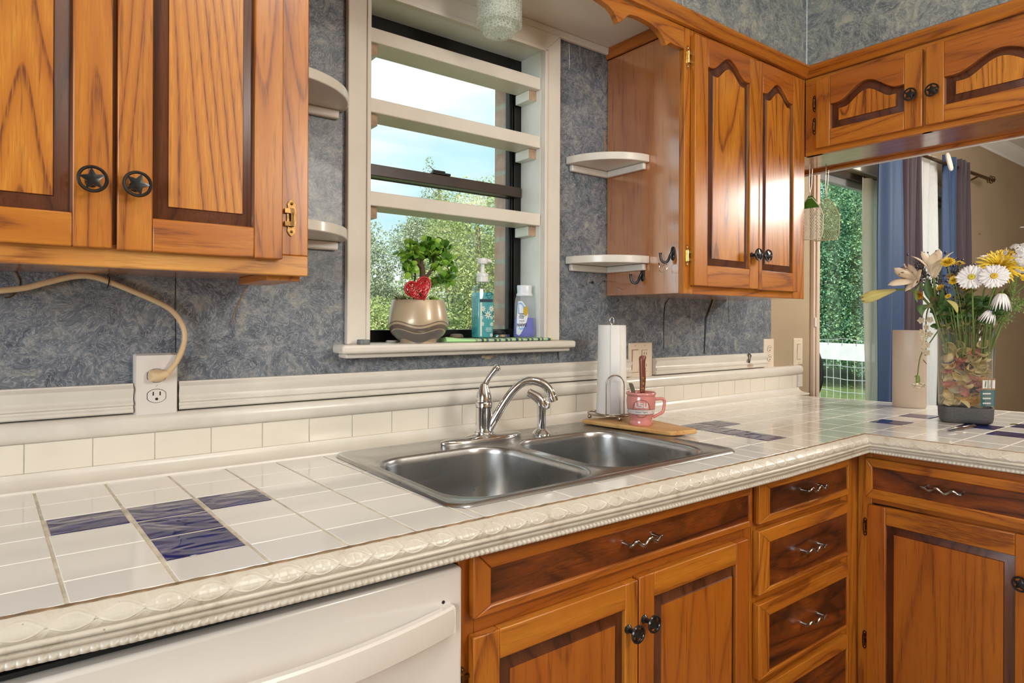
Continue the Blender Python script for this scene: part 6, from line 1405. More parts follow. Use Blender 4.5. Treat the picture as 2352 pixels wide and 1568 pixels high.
def daisy(c, axis, r, label, np=15, ctr='ctr', droop=0.0, sp=(0,0), cup=0.06):
    c = Vector(c); axis = Vector(axis).normalized(); t = flower('white_daisy', c, label, 'flower', 'white daisies in the container')
    stem(t, [INV(*sp), (INV(*sp, 0.30)+c)/2-Vector((0,0,0.012)), c-axis*0.03-Vector((0,0,0.02)), c-axis*0.004], 0.0030)
    b = MB()
    for lay, n in ((0, np), (1, np)):
        for k, d in enumerate(ringdirs(axis, n, lay*PI/n)): petal(b, c+d*0.004-axis*0.0015*lay, axis, d, r*R.uniform(0.90,1.06), r*0.170, 0.15, cup+R.uniform(-0.05,0.05), droop+R.uniform(0,0.12), 6, 0.45)
    build('petals', b, G['white'], t, 60, solid=0.0004)
    b = MB(); f = frame_of(axis); b.lathe([(r*0.26,-0.002),(r*0.27,0.001),(r*0.20,0.0045),(r*0.08,0.0052),(0.0005,0.0035)], c, 24, 0, f); build('flower_centre', b, G[ctr], t); return t
daisy((1.786,-0.836,0.468), (-0.90,-0.22,0.32), 0.0385, 'open white daisy with a green centre, left of the two facing the room', sp=(0.02,-0.02))
daisy((1.786,-0.895,0.468), (-0.92,-0.18,0.34), 0.0375, 'open white daisy with a golden centre, right of the two facing the room', ctr='ctr2', sp=(0.045,-0.015))
daisy((1.885,-0.854,0.535), (-0.25,0.10,0.96), 0.031, 'white daisy facing upward at the top of the bouquet', sp=(0.03,0.02), cup=0.25)
daisy((1.824,-0.904,0.414), (0.05,0.10,-0.99), 0.0250, 'drooping closed white daisy below the golden-centred one', np=9, droop=-0.9, sp=(0.06,0.0), cup=1.3)
daisy((1.822,-0.877,0.362), (-0.1,0.30,-0.95), 0.0200, 'smallest white daisy hanging low over the container rim', np=9, droop=-0.9, sp=(0.05,0.0), cup=1.2)
def mum(c, axis, r, label, mat='yellow', layers=4, spider=False, sp=(0,0), group='small yellow button flowers', name='button_chrysanthemum', flat=0.0):
    c = Vector(c); axis = Vector(axis).normalized(); t = flower(name, c, label, 'flower', group)
    stem(t, [INV(*sp), (INV(*sp, 0.29)+c)/2, c-axis*0.012-Vector((0,0,0.014)), c-axis*0.002], 0.0020 if not spider else 0.0034)
    b = MB()
    for l in range(layers):
        f = l/max(1, layers-1); n = int((30 if spider else 22)*(1-0.45*f)); ang = (0.02+1.15*f)
        for k, d in enumerate(ringdirs(axis, n, l*0.37)):
            a2 = ang+R.uniform(-0.12,0.12); o = (d*math.cos(a2)+axis*math.sin(a2)).normalized(); nn = (axis*math.cos(a2)-d*math.sin(a2)).normalized()
            L = r*(1-0.50*f)*R.uniform(0.88,1.08); petal(b, c+d*r*0.06+axis*0.001*l, nn, o, L, r*(0.070 if spider else 0.17), 0.5 if spider else 0.25, 0.22 if spider else 0.30, 0.25 if spider else 0.1, 4, 0.3)
    build('petals', b, G[mat], t, 60)
    b = MB(); b.lathe([(0.001,-0.012*min(1,r/0.02)),(r*0.16,-0.008*min(1,r/0.02)),(r*0.30,-0.001)], c, 12, 0, frame_of(axis)); build('calyx', b, G['stem'], t); return t
mum((1.868,-0.888,0.500), (-0.75,-0.22,0.62), 0.066, 'large yellow spider chrysanthemum behind the two open daisies', spider=True, layers=6, sp=(0.04,0.0), group=None, name='spider_chrysanthemum')
mum((1.885,-0.893,0.530), (-0.30,-0.15,0.94), 0.042, 'smaller yellow spider chrysanthemum rising behind the large one', spider=True, layers=5, sp=(0.05,0.02), group=None, name='spider_chrysanthemum')
mum((1.804,-0.765,0.518), (-0.75,-0.1,0.65), 0.0205, 'yellow button flower beside the upright lily', sp=(-0.01,-0.02), layers=5)
mum((1.860,-0.779,0.515), (-0.35,0,0.94), 0.016, 'yellow button flower above the left daisy, seen edge-on', sp=(0.0,0.0))
mum((1.804,-0.783,0.460), (-0.88,0.15,0.42), 0.0155, 'yellow button flower touching the left daisy', sp=(0.0,-0.02))
mum((1.804,-0.745,0.437), (-0.55,0.45,0.70), 0.0140, 'yellow button flower tilted left, on a thin stem right of the lily stalk', sp=(-0.02,-0.02))
mum((1.804,-0.767,0.409), (-0.8,0.1,0.6), 0.0095, 'lowest tiny yellow button flower, above the pale green leaf', sp=(-0.02,-0.02), layers=3)
mum((1.832,-0.819,0.440), (-0.9,0.0,-0.1), 0.0135, 'yellow button flower half hidden under the left daisy', sp=(0.01,0.0), layers=3)
mum((1.866,-0.952,0.463), (-0.8,-0.2,0.5), 0.013, 'yellow button flower at the right edge, below the white cluster', sp=(0.06,0.02), layers=3)
mum((1.845,-0.667,0.419), (-0.75,0.2,-0.5), 0.0165, 'orange button flower low on the left behind the bent bud stem', 'orange', sp=(-0.05,0.0), layers=4, group=None)
mum((1.845,-0.797,0.436), (-0.85,0.1,-0.2), 0.0115, 'orange button flower below the left daisy', 'orange', sp=(0.0,0.01), layers=3, group=None)
mum((1.872,-0.752,0.478), (-0.7,0.1,0.7), 0.014, 'dark-centred amber flower among the berries beside the lily', 'orange', sp=(-0.01,0.02), layers=3, group=None)
# lilies
def lily_petals(t, base, tips, w, spots, mat='lily', throat=0.45):
    base = Vector(base); ctr = sum((Vector(q) for q in tips), Vector())/len(tips); ax = (ctr-base).normalized()
    for q in tips:
        q = Vector(q); b = MB(); g = []; n = 12; L = (q-base).length
        mid = base+ax*(ax.dot(q-base)*0.95)*0.85+(q-base-ax*ax.dot(q-base))*0.22
        for i in range(n+1):
            s = i/n; c = base*(1-s)**2+mid*2*s*(1-s)+q*s*s; dv = ((mid-base)*(1-s)+(q-mid)*s).normalized(); side = ax.cross(dv)
            side = side.normalized() if side.length > 1e-3 else VW; nr = side.cross(dv).normalized()
            ww = w*(0.16+0.84*math.sin(PI*min(1, 0.06+0.90*s))**0.9)*(1 if s < 0.86 else max(0.08, 1-(s-0.86)/0.15))
            g.append([tuple(c-side*ww+nr*ww*0.30), tuple(c-side*ww*0.5+nr*ww*0.06), tuple(c-nr*ww*0.06), tuple(c+side*ww*0.5+nr*ww*0.06), tuple(c+side*ww+nr*ww*0.30)])
        b.sheet(g); build('petal', b, G[mat], t, 70, solid=0.0008)
    return base, ax
t = flower('lily', (1.84,-0.65,0.475), 'open faded lily with rust anthers, at the left of the bouquet above the bud', 'flower')
stem(t, [INV(-0.045,0.0), (1.85,-0.715,0.355), (1.852,-0.690,0.415), (1.855,-0.668,0.455), (1.853,-0.660,0.466)], 0.0042)
B0, AX = lily_petals(t, (1.853,-0.660,0.466), [(1.790,-0.588,0.452),(1.800,-0.604,0.512),(1.86,-0.625,0.528),(1.800,-0.690,0.500),(1.790,-0.668,0.442),(1.82,-0.632,0.430)], 0.0175, None)
for k in range(6):
    b = MB(); d = ringdirs(Vector((-0.6,0.62,0.5)), 6, 0.3)[k]; e = Vector((1.812,-0.626,0.498))+d*0.017+Vector((0,0,0.006)); b.tube(spline([B0, B0.lerp(e,0.5)+Vector((0,0,0.004)), e]), 0.0009, 5, 0); b.tube([e-d.cross(Vector((0,0,1)))*0.006, e, e+d.cross(Vector((0,0,1)))*0.006], [0.0012,0.0022,0.0012], 6, 1); build('stamen', b, [G['lily'], G['anther']], t)
b = MB(); b.tube(spline([B0, (1.825,-0.640,0.497), (1.806,-0.634,0.523)]), [0.0016]*10+[0.003], 7); build('pistil', b, G['lily'], t)
leafblade(t, (1.845,-0.668,0.452), (1.825,-0.668,0.392), 0.0065, (0,0.008,0), 'stem')
t = flower('lily', (1.832,-0.714,0.473), 'upright trumpet lily with pointed faded petals, tallest at the left of the bouquet', 'flower')
stem(t, [INV(-0.03,0.0), (1.842,-0.722,0.32), (1.838,-0.718,0.40), (1.832,-0.7145,0.474)], 0.0046)
lily_petals(t, (1.832,-0.714,0.472), [(1.800,-0.658,0.548),(1.842,-0.672,0.566),(1.870,-0.717,0.572),(1.842,-0.768,0.556),(1.800,-0.728,0.556),(1.79,-0.748,0.53)], 0.0175, None)
leafblade(t, (1.842,-0.717,0.385), (1.838,-0.694,0.473), 0.0135, (0,0.010,0), 'leaf'); leafblade(t, (1.84,-0.719,0.33), (1.80,-0.752,0.435), 0.010, (0,-0.004,0), 'leaf')
t = flower('lily_bud', (1.842,-0.594,0.438), 'long greenish-yellow lily bud pointing left on a bent stem', 'flower')
stem(t, [INV(-0.05,-0.01), (1.858,-0.735,0.305), (1.860,-0.712,0.348), (1.860,-0.688,0.389), (1.856,-0.660,0.421), (1.850,-0.636,0.435), (1.846,-0.614,0.438), (1.842,-0.592,0.437)], 0.0052, r1=0.0032)
b = MB(); p0, p1 = Vector((1.842,-0.594,0.4375)), Vector((1.805,-0.500,0.412)); ax = (p1-p0).normalized(); f = frame_of(ax); L = (p1-p0).length
prof = [(0.0032,0.0),(0.007,0.012),(0.0125,0.035),(0.0175,0.058),(0.0205,0.075),(0.0195,0.088),(0.0180,0.094)]
loops = []
for r, z in prof: loops.append([p0+ax*z+Vector((0,0,-0.004*(z/0.09)**2))+(f[0]*math.cos(2*PI*k/24)+f[1]*math.sin(2*PI*k/24))*r*(1+0.07*math.cos(6*PI*k/12)) for k in range(24)])
tips = []
for k in range(24): tips.append(p0+ax*(0.098+0.012*abs(math.cos(3*PI*k/12)))+(f[0]*math.cos(2*PI*k/24)+f[1]*math.sin(2*PI*k/24))*0.0145+Vector((0,0,-0.006)))
loops.append(tips); b.loft(loops); build('bud', b, G['bud'], t, 50)
# drooping carnation
t = flower('carnation', (1.84,-0.668,0.104), 'pale carnation hanging head-down in front of the beige canister', 'flower')
stem(t, [INV(-0.062,-0.02,0.285), (1.822,-0.742,0.312), (1.832,-0.722,0.287), (1.84,-0.701,0.257), (1.84,-0.681,0.228), (1.84,-0.671,0.203), (1.84,-0.666,0.168), (1.84,-0.664,0.142)], 0.0022)
b = MB(); b.lathe([(0.0022,0.146),(0.0055,0.142),(0.0070,0.132),(0.0062,0.121),(0.0045,0.118)], (1.84,-0.665,0), 14); build('calyx', b, G['stem'], t)
leafblade(t, (1.84,-0.679,0.20), (1.838,-0.694,0.182), 0.0015, mat='dry'); leafblade(t, (1.84,-0.664,0.146), (1.835,-0.655,0.137), 0.0014, mat='dry')
b = MB()
for k in range(46):
    d = Vector((R.gauss(0,1), R.gauss(0,1), R.uniform(-0.55,0.15))).normalized(); ax = Vector((0,0,-1)); sd = ax.cross(d).normalized(); g = []; L = R.uniform(0.015,0.0235)
    for i in range(5):
        s = i/4; w = 0.002+0.0075*s; c = Vector((1.84,-0.667,0.120))+d*L*s+Vector((0,0,-0.006*s)); g.append([tuple(c+sd*w*q+Vector((0,0,0.0022*s*math.sin(q*5+k)))) for q in (-1,-0.5,0,0.5,1)])
    b.sheet(g)
build('petals', b, G['cream'], t, 60, solid=0.0003)
# wilted stock sprig
t = flower('stock_sprig', (1.842,-0.689,0.30), 'wilted sprig of small cream blossoms drooping left of the container', 'flower')
stem(t, [INV(-0.05,-0.02,0.28), (1.835,-0.725,0.335), (1.842,-0.702,0.375), (1.842,-0.692,0.362), (1.842,-0.688,0.32), (1.842,-0.689,0.26), (1.842,-0.686,0.212)], 0.0024, 'dry')
for z, off in ((0.333,0.012),(0.331,-0.014),(0.309,0.003),(0.292,-0.010),(0.286,0.010),(0.272,-0.004),(0.258,-0.012),(0.248,0.005),(0.232,-0.008),(0.222,0.006)):
    b = MB(); c = Vector((1.838,-0.689-off,z)); ax = Vector((-0.7,R.uniform(-0.5,0.5),R.uniform(-0.6,0.1))).normalized()
    for d in ringdirs(ax, 5, R.random()): petal(b, c, ax, d, 0.0115, 0.0048, 0.2, 0.35, 0.2, 4, 0.6)
    for d in ringdirs(ax, 4, R.random()): petal(b, c+ax*0.002, ax, d, 0.008, 0.004, 0.2, 0.7, 0.2, 4, 0.6)
    build('blossom', b, G['cream'], t, 60, solid=0.0003)
# white cluster at the right edge
t = flower('hydrangea', (1.868,-0.942,0.55), 'loose white flower cluster at the right edge of the picture, above the bouquet', 'flower')
stem(t, [INV(0.06,0.01), (1.87,-0.905,0.36), (1.87,-0.930,0.46), (1.868,-0.940,0.52)], 0.0034)
b = MB()
for k in range(46):
    a = R.random(); c = Vector((1.868,-0.945,0.545))+Vector((R.gauss(0,0.014), R.gauss(0,0.024), R.gauss(0,0.030))); ax = (c-Vector((1.90,-0.945,0.53))).normalized()
    for d in ringdirs(ax, 5, R.random()*3): petal(b, c, ax, d, R.uniform(0.008,0.0115), 0.0048, 0.25, 0.15, 0.1, 4, 0.7)
build('petals', b, G['white'], t, 60, solid=0.0003)
# dark berry sprays
def berries(root, tip, n, spread, label, sp):
    t = flower('berry_sprig', root, label, 'berries', 'dark berry sprigs'); tip = Vector(tip)
    stem(t, [INV(*sp), INV(*sp, 0.30).lerp(tip, 0.35), INV(*sp, 0.30).lerp(tip, 0.75), tip], 0.0017, 'twig'); b = MB(); tw = MB()
    for k in range(n):
        q = tip+Vector((R.gauss(0,spread*0.7), R.gauss(0,spread), R.gauss(0,spread*1.1))); a = INV(*sp, 0.32).lerp(tip, R.uniform(0.55,1.0)); tw.tube([a, (a+q)/2+Vector((0,0,0.004)), q], 0.0007, 4); b.ball(tuple(q), R.uniform(0.0026,0.0046), 0, 8, 5)
    build('twigs', tw, G['twig'], t); o = build('berries', b, G['berry'], t); o['kind'] = 'stuff'
berries((1.872,-0.66,0.50), (1.872,-0.664,0.512), 34, 0.017, 'dark berry sprig behind the open lily', (-0.05,0.02))
berries((1.872,-0.685,0.54), (1.874,-0.692,0.545), 16, 0.012, 'dark berry sprig between the petals of the upright lily', (-0.04,0.02))
berries((1.872,-0.69,0.46), (1.872,-0.684,0.460), 34, 0.018, 'dark berry sprig between the two lilies, below their blooms', (-0.04,0.01))
berries((1.876,-0.76,0.49), (1.874,-0.762,0.496), 46, 0.020, 'dark berry sprig right of the upright lily, among yellow button flowers', (0.0,0.02))
berries((1.872,-0.73,0.44), (1.872,-0.730,0.440), 26, 0.018, 'dark berry sprig behind the stalk of the upright lily', (-0.02,0.02))
# loose leaves and filler greenery
t = flower('leafy_sprig', INV(-0.05,-0.03,0.22), 'leafy green stem with one folded leaf hanging at the left of the bouquet', 'greenery')
stem(t, [INV(-0.05,-0.03), (1.815,-0.735,0.31), (1.812,-0.722,0.365), (1.806,-0.712,0.383)], 0.0028); leafblade(t, (1.806,-0.712,0.383), (1.798,-0.692,0.345), 0.0125, (0,0.014,0.006), 'leaf'); leafblade(t, (1.806,-0.712,0.381), (1.83,-0.738,0.383), 0.008, (0,0,0.006), 'leaf')
t = flower('leafy_sprig', INV(-0.055,0.01,0.22), 'leaf stem with one round dark leaf just above the left rim of the container', 'greenery')
stem(t, [INV(-0.055,0.01), (1.845,-0.735,0.300), (1.842,-0.728,0.309)], 0.0018, 'dry'); leafblade(t, (1.842,-0.727,0.308), (1.835,-0.703,0.312), 0.0095, (0,0,0.002), 'leaf', up=(-0.9,-0.1,0.6))
t = flower('leafy_sprig', INV(-0.01,-0.04,0.22), 'leaf stem with a bright yellow-green leaf in the middle of the bouquet', 'greenery')
stem(t, [INV(-0.01,-0.03), (1.80,-0.795,0.32), (1.80,-0.794,0.356)], 0.0022); leafblade(t, (1.80,-0.794,0.355), (1.796,-0.764,0.397), 0.0075, (0,-0.006,0.006), 'bud')
def green(i, sp, top, nl, w, mat, label):
    t = flower('filler_sprig', INV(*sp), label, 'greenery', 'loose green filler sprigs in the container'); top = Vector(top); p = spline([INV(*sp), INV(*sp, 0.29).lerp(top, 0.3), INV(*sp, 0.29).lerp(top, 0.7)+Vector((0,0,0.004)), top], 5); stem(t, [p[0], p[5], p[10], p[-1]], 0.0022, 'stem')
    b = MB()
    for k in range(nl):
        q = p[int(len(p)*R.uniform(0.45,0.98))]; d = Vector((R.gauss(-0.3,0.7), R.gauss(0,0.8), R.gauss(0.25,0.6))).normalized(); ax = Vector((R.gauss(-1,0.5), R.gauss(0,0.5), R.gauss(0.3,0.5))).normalized(); ax = (ax-d*ax.dot(d)).normalized()
        petal(b, q, ax, d, R.uniform(0.018,0.038), w*R.uniform(0.7,1.2), 0.25, 0.0, R.uniform(0,0.5), 5, 0.15)
    build('leaves', b, G[mat], t, 60)
for i in range(19):
    u = -0.055+0.118*i/18; top = (1.83+R.uniform(-0.02,0.05), -0.716-0.19*i/18+R.uniform(-0.008,0.008), R.uniform(0.36,0.425)); green(i, (u, R.uniform(-0.03,0.03)), top, 19, 0.0075, 'leaf' if i % 3 else 'dry', 'thin leafy filler stem among the flowers in the container')
def fern(root_sp, top, label, n=60, mat=None):
    t = flower('fern_sprig', INV(*root_sp), label, 'greenery', 'feathery green sprigs'); top = Vector(top); a = INV(*root_sp, 0.30); stem(t, [INV(*root_sp), a, a.lerp(top,0.5)+Vector((0,0,0.01)), top], 0.0015); b = MB()
    for k in range(n):
        q = a.lerp(top, R.uniform(0.25,1.0))+Vector((0,0,0.008)); e = q+Vector((R.gauss(0,0.012), R.gauss(-0.004,0.016), R.gauss(0.004,0.016))); b.tube([q, e], [0.0007,0.0004], 4)
        for _ in range(3): petal(b, q.lerp(e, R.uniform(0.4,1)), Vector((-0.9,-0.2,0.3)).normalized(), Vector((0, R.gauss(0,1), R.gauss(0,1))).normalized(), R.uniform(0.004,0.009), 0.0014, 0.1, 0, 0, 3, 0.2)
    build('fronds', b, G['stem'], t)
fern((0.06,-0.01), (1.85,-0.935,0.375), 'feathery green sprig reaching right, above the rim of the container'); fern((0.062,0.0), (1.85,-0.962,0.395), 'feathery green sprig at the right edge, below the white cluster'); fern((0.055,0.0), (1.86,-0.925,0.435), 'feathery green sprig behind the drooping daisies', 50)
b = MB()
for k in range(90): p = INV(R.uniform(-0.07,0.07), R.uniform(-0.045,0.045), 0.300+R.uniform(-0.02,0.02)); q = p+Vector((R.gauss(0,0.012), R.gauss(0,0.014), R.uniform(-0.006,0.026))); petal(b, p, Vector((-0.9,0,0.4)).normalized(), (q-p).normalized(), R.uniform(0.014,0.030), R.uniform(0.002,0.004), 0.2, 0, 0.3, 4, 0.2)
o = build('leaf_litter', b, G['dry'], None, 60); tag(o, 'tangle of dry narrow leaves filling the mouth of the flower container', 'greenery', kind='stuff')

# ------------------------------------------------------------------ pen, fallen petal
def pen():
    p, q = Vector((1.592,-0.836,0.0056)), Vector((1.757,-0.8565,0.0056)); d = (q-p).normalized(); f = frame_of(d); L = (q-p).length
    t = thing('pen', tuple(p), 'bronze ballpoint pen lying on the tiles in front of the flower container', 'pen')
    b = MB(); b.lathe([(0.0046,0.036),(0.0052,0.040),(0.0052,0.085),(0.0048,0.086),(0.0048,0.088),(0.0052,0.089),(0.0052,L-0.012),(0.0035,L-0.010),(0.0035,L)], p, 16, 0, f); build('barrel', b, plain('bronze_pen', (0.24,0.16,0.13,1), 0.25, 0.9, var=0.2), t)
    b = MB(); b.lathe([(0.0006,0.0),(0.0010,0.004),(0.0030,0.012),(0.0048,0.030),(0.0050,0.0358)], p, 14, 0, f); build('grip', b, plain('dark_grip', (0.07,0.065,0.07,1), 0.35, 0.5, var=0.2), t)
    b = MB(); c = p+d*(L-0.045)+Vector((-0.002,-0.001,0.0058)); b.tube([c, c+d*0.036], 0.0009, 6); build('clip', b, M['chrome'], t)
pen()
b = MB(); petal(b, Vector((1.905,-0.905,0.0015)), Vector((0,0,1)), Vector((0.2,-0.95,0)).normalized(), 0.022, 0.006, 0.6, 0.15, 0, 6, 0.3); tag(build('fallen_petal', b, G['dry'], None, 60, solid=0.0004), 'dry petal fallen on the tiles right of the flower container', 'petal')

# ------------------------------------------------------------------ fly swatters hanging by the cabinet
def swatter(y, x, mat, label, z=0.0, w=0.052):
    t = thing('fly_swatter', (x,y,0.63), label, 'fly swatter')
    b = MB(); b.tube([(x,y,0.925),(x,y+0.003,0.85),(x,y,0.795+z)], 0.0016, 6); b.tube([(x,y-0.009,0.90),(x,y-0.006,0.84),(x,y,0.795+z)], 0.0014, 6); build('wire_handle', b, M['wire'], t)
    b = MB(); zt, zb = 0.790+z, 0.635+z; out = [(-0.010,zt),(0.010,zt),(w*0.72,zt-0.035),(w,zt-0.07),(w*0.95,zb+0.02),(w*0.80,zb),(-w*0.80,zb),(-w*0.95,zb+0.02),(-w,zt-0.07),(-w*0.72,zt-0.035)]
    b.tube([(x,y+u,v) for u, v in out], 0.0022, 6, closed=True)
    def inside(u, v):
        c = False
        for k in range(len(out)):
            (a, e), (a2, e2) = out[k-1], out[k]
            if (e > v) != (e2 > v) and u < (a2-a)*(v-e)/(e2-e)+a: c = not c
        return c
    for s in (1, -1):
        for k in range(-30, 31):
            run = []
            for q in range(80):
                v = zb+(zt-zb)*q/79; u = k*0.0068+s*(v-(zt+zb)/2)*0.55
                if inside(u, v): run.append((x, y+u, v))
            if len(run) > 1: b.tube([run[0], run[-1]], 0.0008, 4)
    build('mesh_paddle', b, mat, t, 0)
    return t
gm = plain('cream_plastic_mesh', (0.66,0.62,0.50,1), 0.5, var=0.05); om = plain('olive_plastic_mesh', (0.45,0.42,0.22,1), 0.5, var=0.05)
t = swatter(-0.322, 1.768, gm, 'cream mesh fly swatter with a green top, hanging beside the right wall cabinet')
b = MB(); b.prism([(-0.329-0.030,0.752),(-0.322+0.030,0.752),(-0.322+0.024,0.775),(-0.322+0.004,0.800),(-0.322-0.010,0.798),(-0.322-0.022,0.782)], lambda u, v, d: (1.770-d, u, v), 0, 0.003); build('green_top', b, plain('green_plastic', (0.05,0.15,0.01,1), 0.4, var=0.15), t, 0, bev=0.001)
swatter(-0.347, 1.840, om, 'olive mesh fly swatter half hidden behind the cream one')
# ================================================================== DINING ROOM CURTAINS
def curtain_sheet(x0, x1, y, z0, z1, folds, amp, top_lean=0.0, seed=0, flare=0.0, sag=None):
    b = MB(); n = folds*14; rows = 16; g = []
    for j in range(rows+1):
        s = j/rows; z = z1+(z0-z1)*s; row = []
        for i in range(n+1):
            u = i/n; ph = 2*PI*folds*u+seed+0.35*math.sin(3*s+seed)*math.sin(5*u+seed)
            x = x0+(x1-x0)*u+top_lean*s*(1-u)+flare*s*(u-0.5); yy = y+amp*math.sin(ph)*(0.75+0.25*math.sin(7*u+seed))+0.006*math.sin(2.2*s*PI+9*u)
            row.append((x, yy, z))
        g.append(row)
    b.sheet(g); return b
def fabric(name, c, rough=0.8, trans=0.0, sheen=0.3):
    t = NT(name); v = t.obj(); n = t.noise(t.mapping(v, (260,260,40)), 1.0, 3)
    d = tuple(k*0.82 for k in c[:3])+(1,); t.p(Base_Color=t.ramp(n, [(0.3, d), (0.7, c)]), Roughness=rough, Sheen_Weight=sheen); t.bump(n, 0.1, 0.001)
    if trans:
        nt = t.nt; tl = t.n('ShaderNodeBsdfTranslucent', Color=c); tr = t.n('ShaderNodeBsdfTransparent'); m1 = t.n('ShaderNodeMixShader'); m2 = t.n('ShaderNodeMixShader')
        m1.inputs[0].default_value = 0.34; nt.links.new(t.b.outputs[0], m1.inputs[1]); nt.links.new(tl.outputs[0], m1.inputs[2]); m2.inputs[0].default_value = trans; nt.links.new(m1.outputs[0], m2.inputs[1]); nt.links.new(tr.outputs[0], m2.inputs[2]); nt.links.new(m2.outputs[0], t.out.inputs['Surface'])
    return t.mat
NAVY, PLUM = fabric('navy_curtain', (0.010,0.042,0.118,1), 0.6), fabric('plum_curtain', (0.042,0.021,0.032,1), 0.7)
SHEER, SHEERB = fabric('white_sheer', (0.92,0.92,0.92,1), 0.9, 0.06), fabric('beige_sheer', (0.90,0.84,0.68,1), 0.9, 0.08)
t = thing('curtain', (3.1,-0.11,FL), 'long navy and plum curtain at the patio door, left of the white sheer', 'curtain', 'dark patio door curtains')
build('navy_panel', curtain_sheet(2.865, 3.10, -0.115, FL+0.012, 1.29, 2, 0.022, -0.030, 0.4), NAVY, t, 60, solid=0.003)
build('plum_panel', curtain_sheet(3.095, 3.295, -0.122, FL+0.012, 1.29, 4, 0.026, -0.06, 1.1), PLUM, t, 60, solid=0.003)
t = thing('curtain', (3.82,-0.11,FL), 'narrower navy and plum curtain on the rod, right of the white sheer', 'curtain', 'dark patio door curtains')
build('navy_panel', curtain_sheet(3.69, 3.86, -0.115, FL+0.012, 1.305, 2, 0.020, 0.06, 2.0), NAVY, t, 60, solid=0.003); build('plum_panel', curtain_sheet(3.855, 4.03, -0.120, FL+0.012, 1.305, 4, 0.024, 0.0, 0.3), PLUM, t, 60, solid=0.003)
o = build('sheer_curtain', curtain_sheet(3.31, 3.73, -0.062, FL+0.012, 1.300, 4, 0.016, -0.07, 0.9), SHEER, None, 60); tag(o, 'white sheer curtain glowing between the two dark curtains', 'curtain')
o = build('sheer_curtain', curtain_sheet(2.845, 3.02, -0.035, FL+0.012, 1.07, 2, 0.010, 0.05, 0.2), SHEERB, None, 60); tag(o, 'beige sheer strip against the patio door glass, left of the navy curtain', 'curtain')
def rod():
    t = thing('curtain_rod', (3.6,-0.11,1.235), 'bronze curtain rod with a cage finial on the tan wall', 'curtain rod')
    b = MB(); b.tube([(2.55,-0.115,1.235),(4.43,-0.115,1.262)], 0.011, 10); build('rod', b, M['brass'], t)
    b = MB()
    for k in range(4):
        a = PI*k/4; b.tube([(4.43+0.035-0.035*math.cos(2*PI*q/24), -0.115+0.024*math.sin(2*PI*q/24)*math.cos(a), 1.2625+0.024*math.sin(2*PI*q/24)*math.sin(a)) for q in range(24)], 0.0028, 5, closed=True)
    b.ball((4.512,-0.115,1.263), 0.010, 0, 8, 6); build('cage_finial', b, M['brass'], t)
    b = MB(); b.tube([(4.25,-0.115,1.2585),(4.25,-0.06,1.235),(4.25,-0.0005,1.225)], 0.006, 8); b.box(4.235,4.265,-0.006,-0.0003,1.19,1.255); build('bracket', b, M['brass'], t)
    t = thing('curtain_ring', (3.655,-0.115,1.25), 'white ring at the top right corner of the white sheer', 'ring'); b = MB(); b.tube([(3.648+0.012*math.cos(2*PI*k/24), -0.150+0.01*math.sin(2*PI*k/24), 1.248+0.045*math.sin(2*PI*k/24)) for k in range(24)], 0.010, 8, closed=True); build('ring', b, M['plate'], t)
rod()
b = MB(); b.box(4.62,4.632,-0.004,-0.0003,0.925,0.935); b.tube([(4.626,-0.0003,0.93),(4.626,-0.012,0.932)], 0.004, 8); tag(build('wall_peg', b, M['bright_brass']), 'tiny brass peg on the tan wall right of the curtain rod', 'peg')

# ================================================================== OUTSIDE
def ground():
    t = NT('grass_ground'); n = t.noise(t.obj(), 3, 6, 0.6); t.p(Base_Color=t.ramp(n, [(0.3,(0.05,0.09,0.02,1)),(0.7,(0.14,0.19,0.05,1))]), Roughness=0.9)
    b = MB(); b.add([(-40,0.25,-1.25),(60,0.25,-1.25),(60,60,-1.25),(-40,60,-1.25)], [(0,1,2,3)]); struct(build('ground', b, t.mat, smooth=0))
ground()
def foliage_mat(name, cols):
    t = NT(name); rpi = t.n('ShaderNodeNewGeometry').outputs['Random Per Island']; big = t.noise(t.obj(), 1.3, 4, 0.65)
    f = t.math('ADD', t.math('MULTIPLY', rpi, 0.32), t.math('MULTIPLY', big, 0.74)); c = t.ramp(f, [(0.34, cols[0]), (0.54, cols[1]), (0.74, cols[2])])
    nt = t.nt; t.p(Base_Color=c, Roughness=0.6); tl = t.n('ShaderNodeBsdfTranslucent', Color=c); mx = t.n('ShaderNodeMixShader'); mx.inputs[0].default_value = 0.35
    nt.links.new(t.b.outputs[0], mx.inputs[1]); nt.links.new(tl.outputs[0], mx.inputs[2]); nt.links.new(mx.outputs[0], t.out.inputs['Surface']); return t.mat
F1 = foliage_mat('yellow_green_leaves', [(0.17,0.24,0.06,1),(0.34,0.42,0.14,1),(0.50,0.55,0.27,1)])
F2 = foliage_mat('hazy_green_leaves', [(0.20,0.27,0.17,1),(0.33,0.40,0.27,1),(0.45,0.50,0.37,1)])
F3 = foliage_mat('deep_green_leaves', [(0.05,0.15,0.11,1),(0.15,0.33,0.19,1),(0.45,0.66,0.32,1)])
BARK = plain('tree_bark', (0.17,0.13,0.10,1), 0.9, var=0.4, vscale=8, bump=0.6, bscale=20)
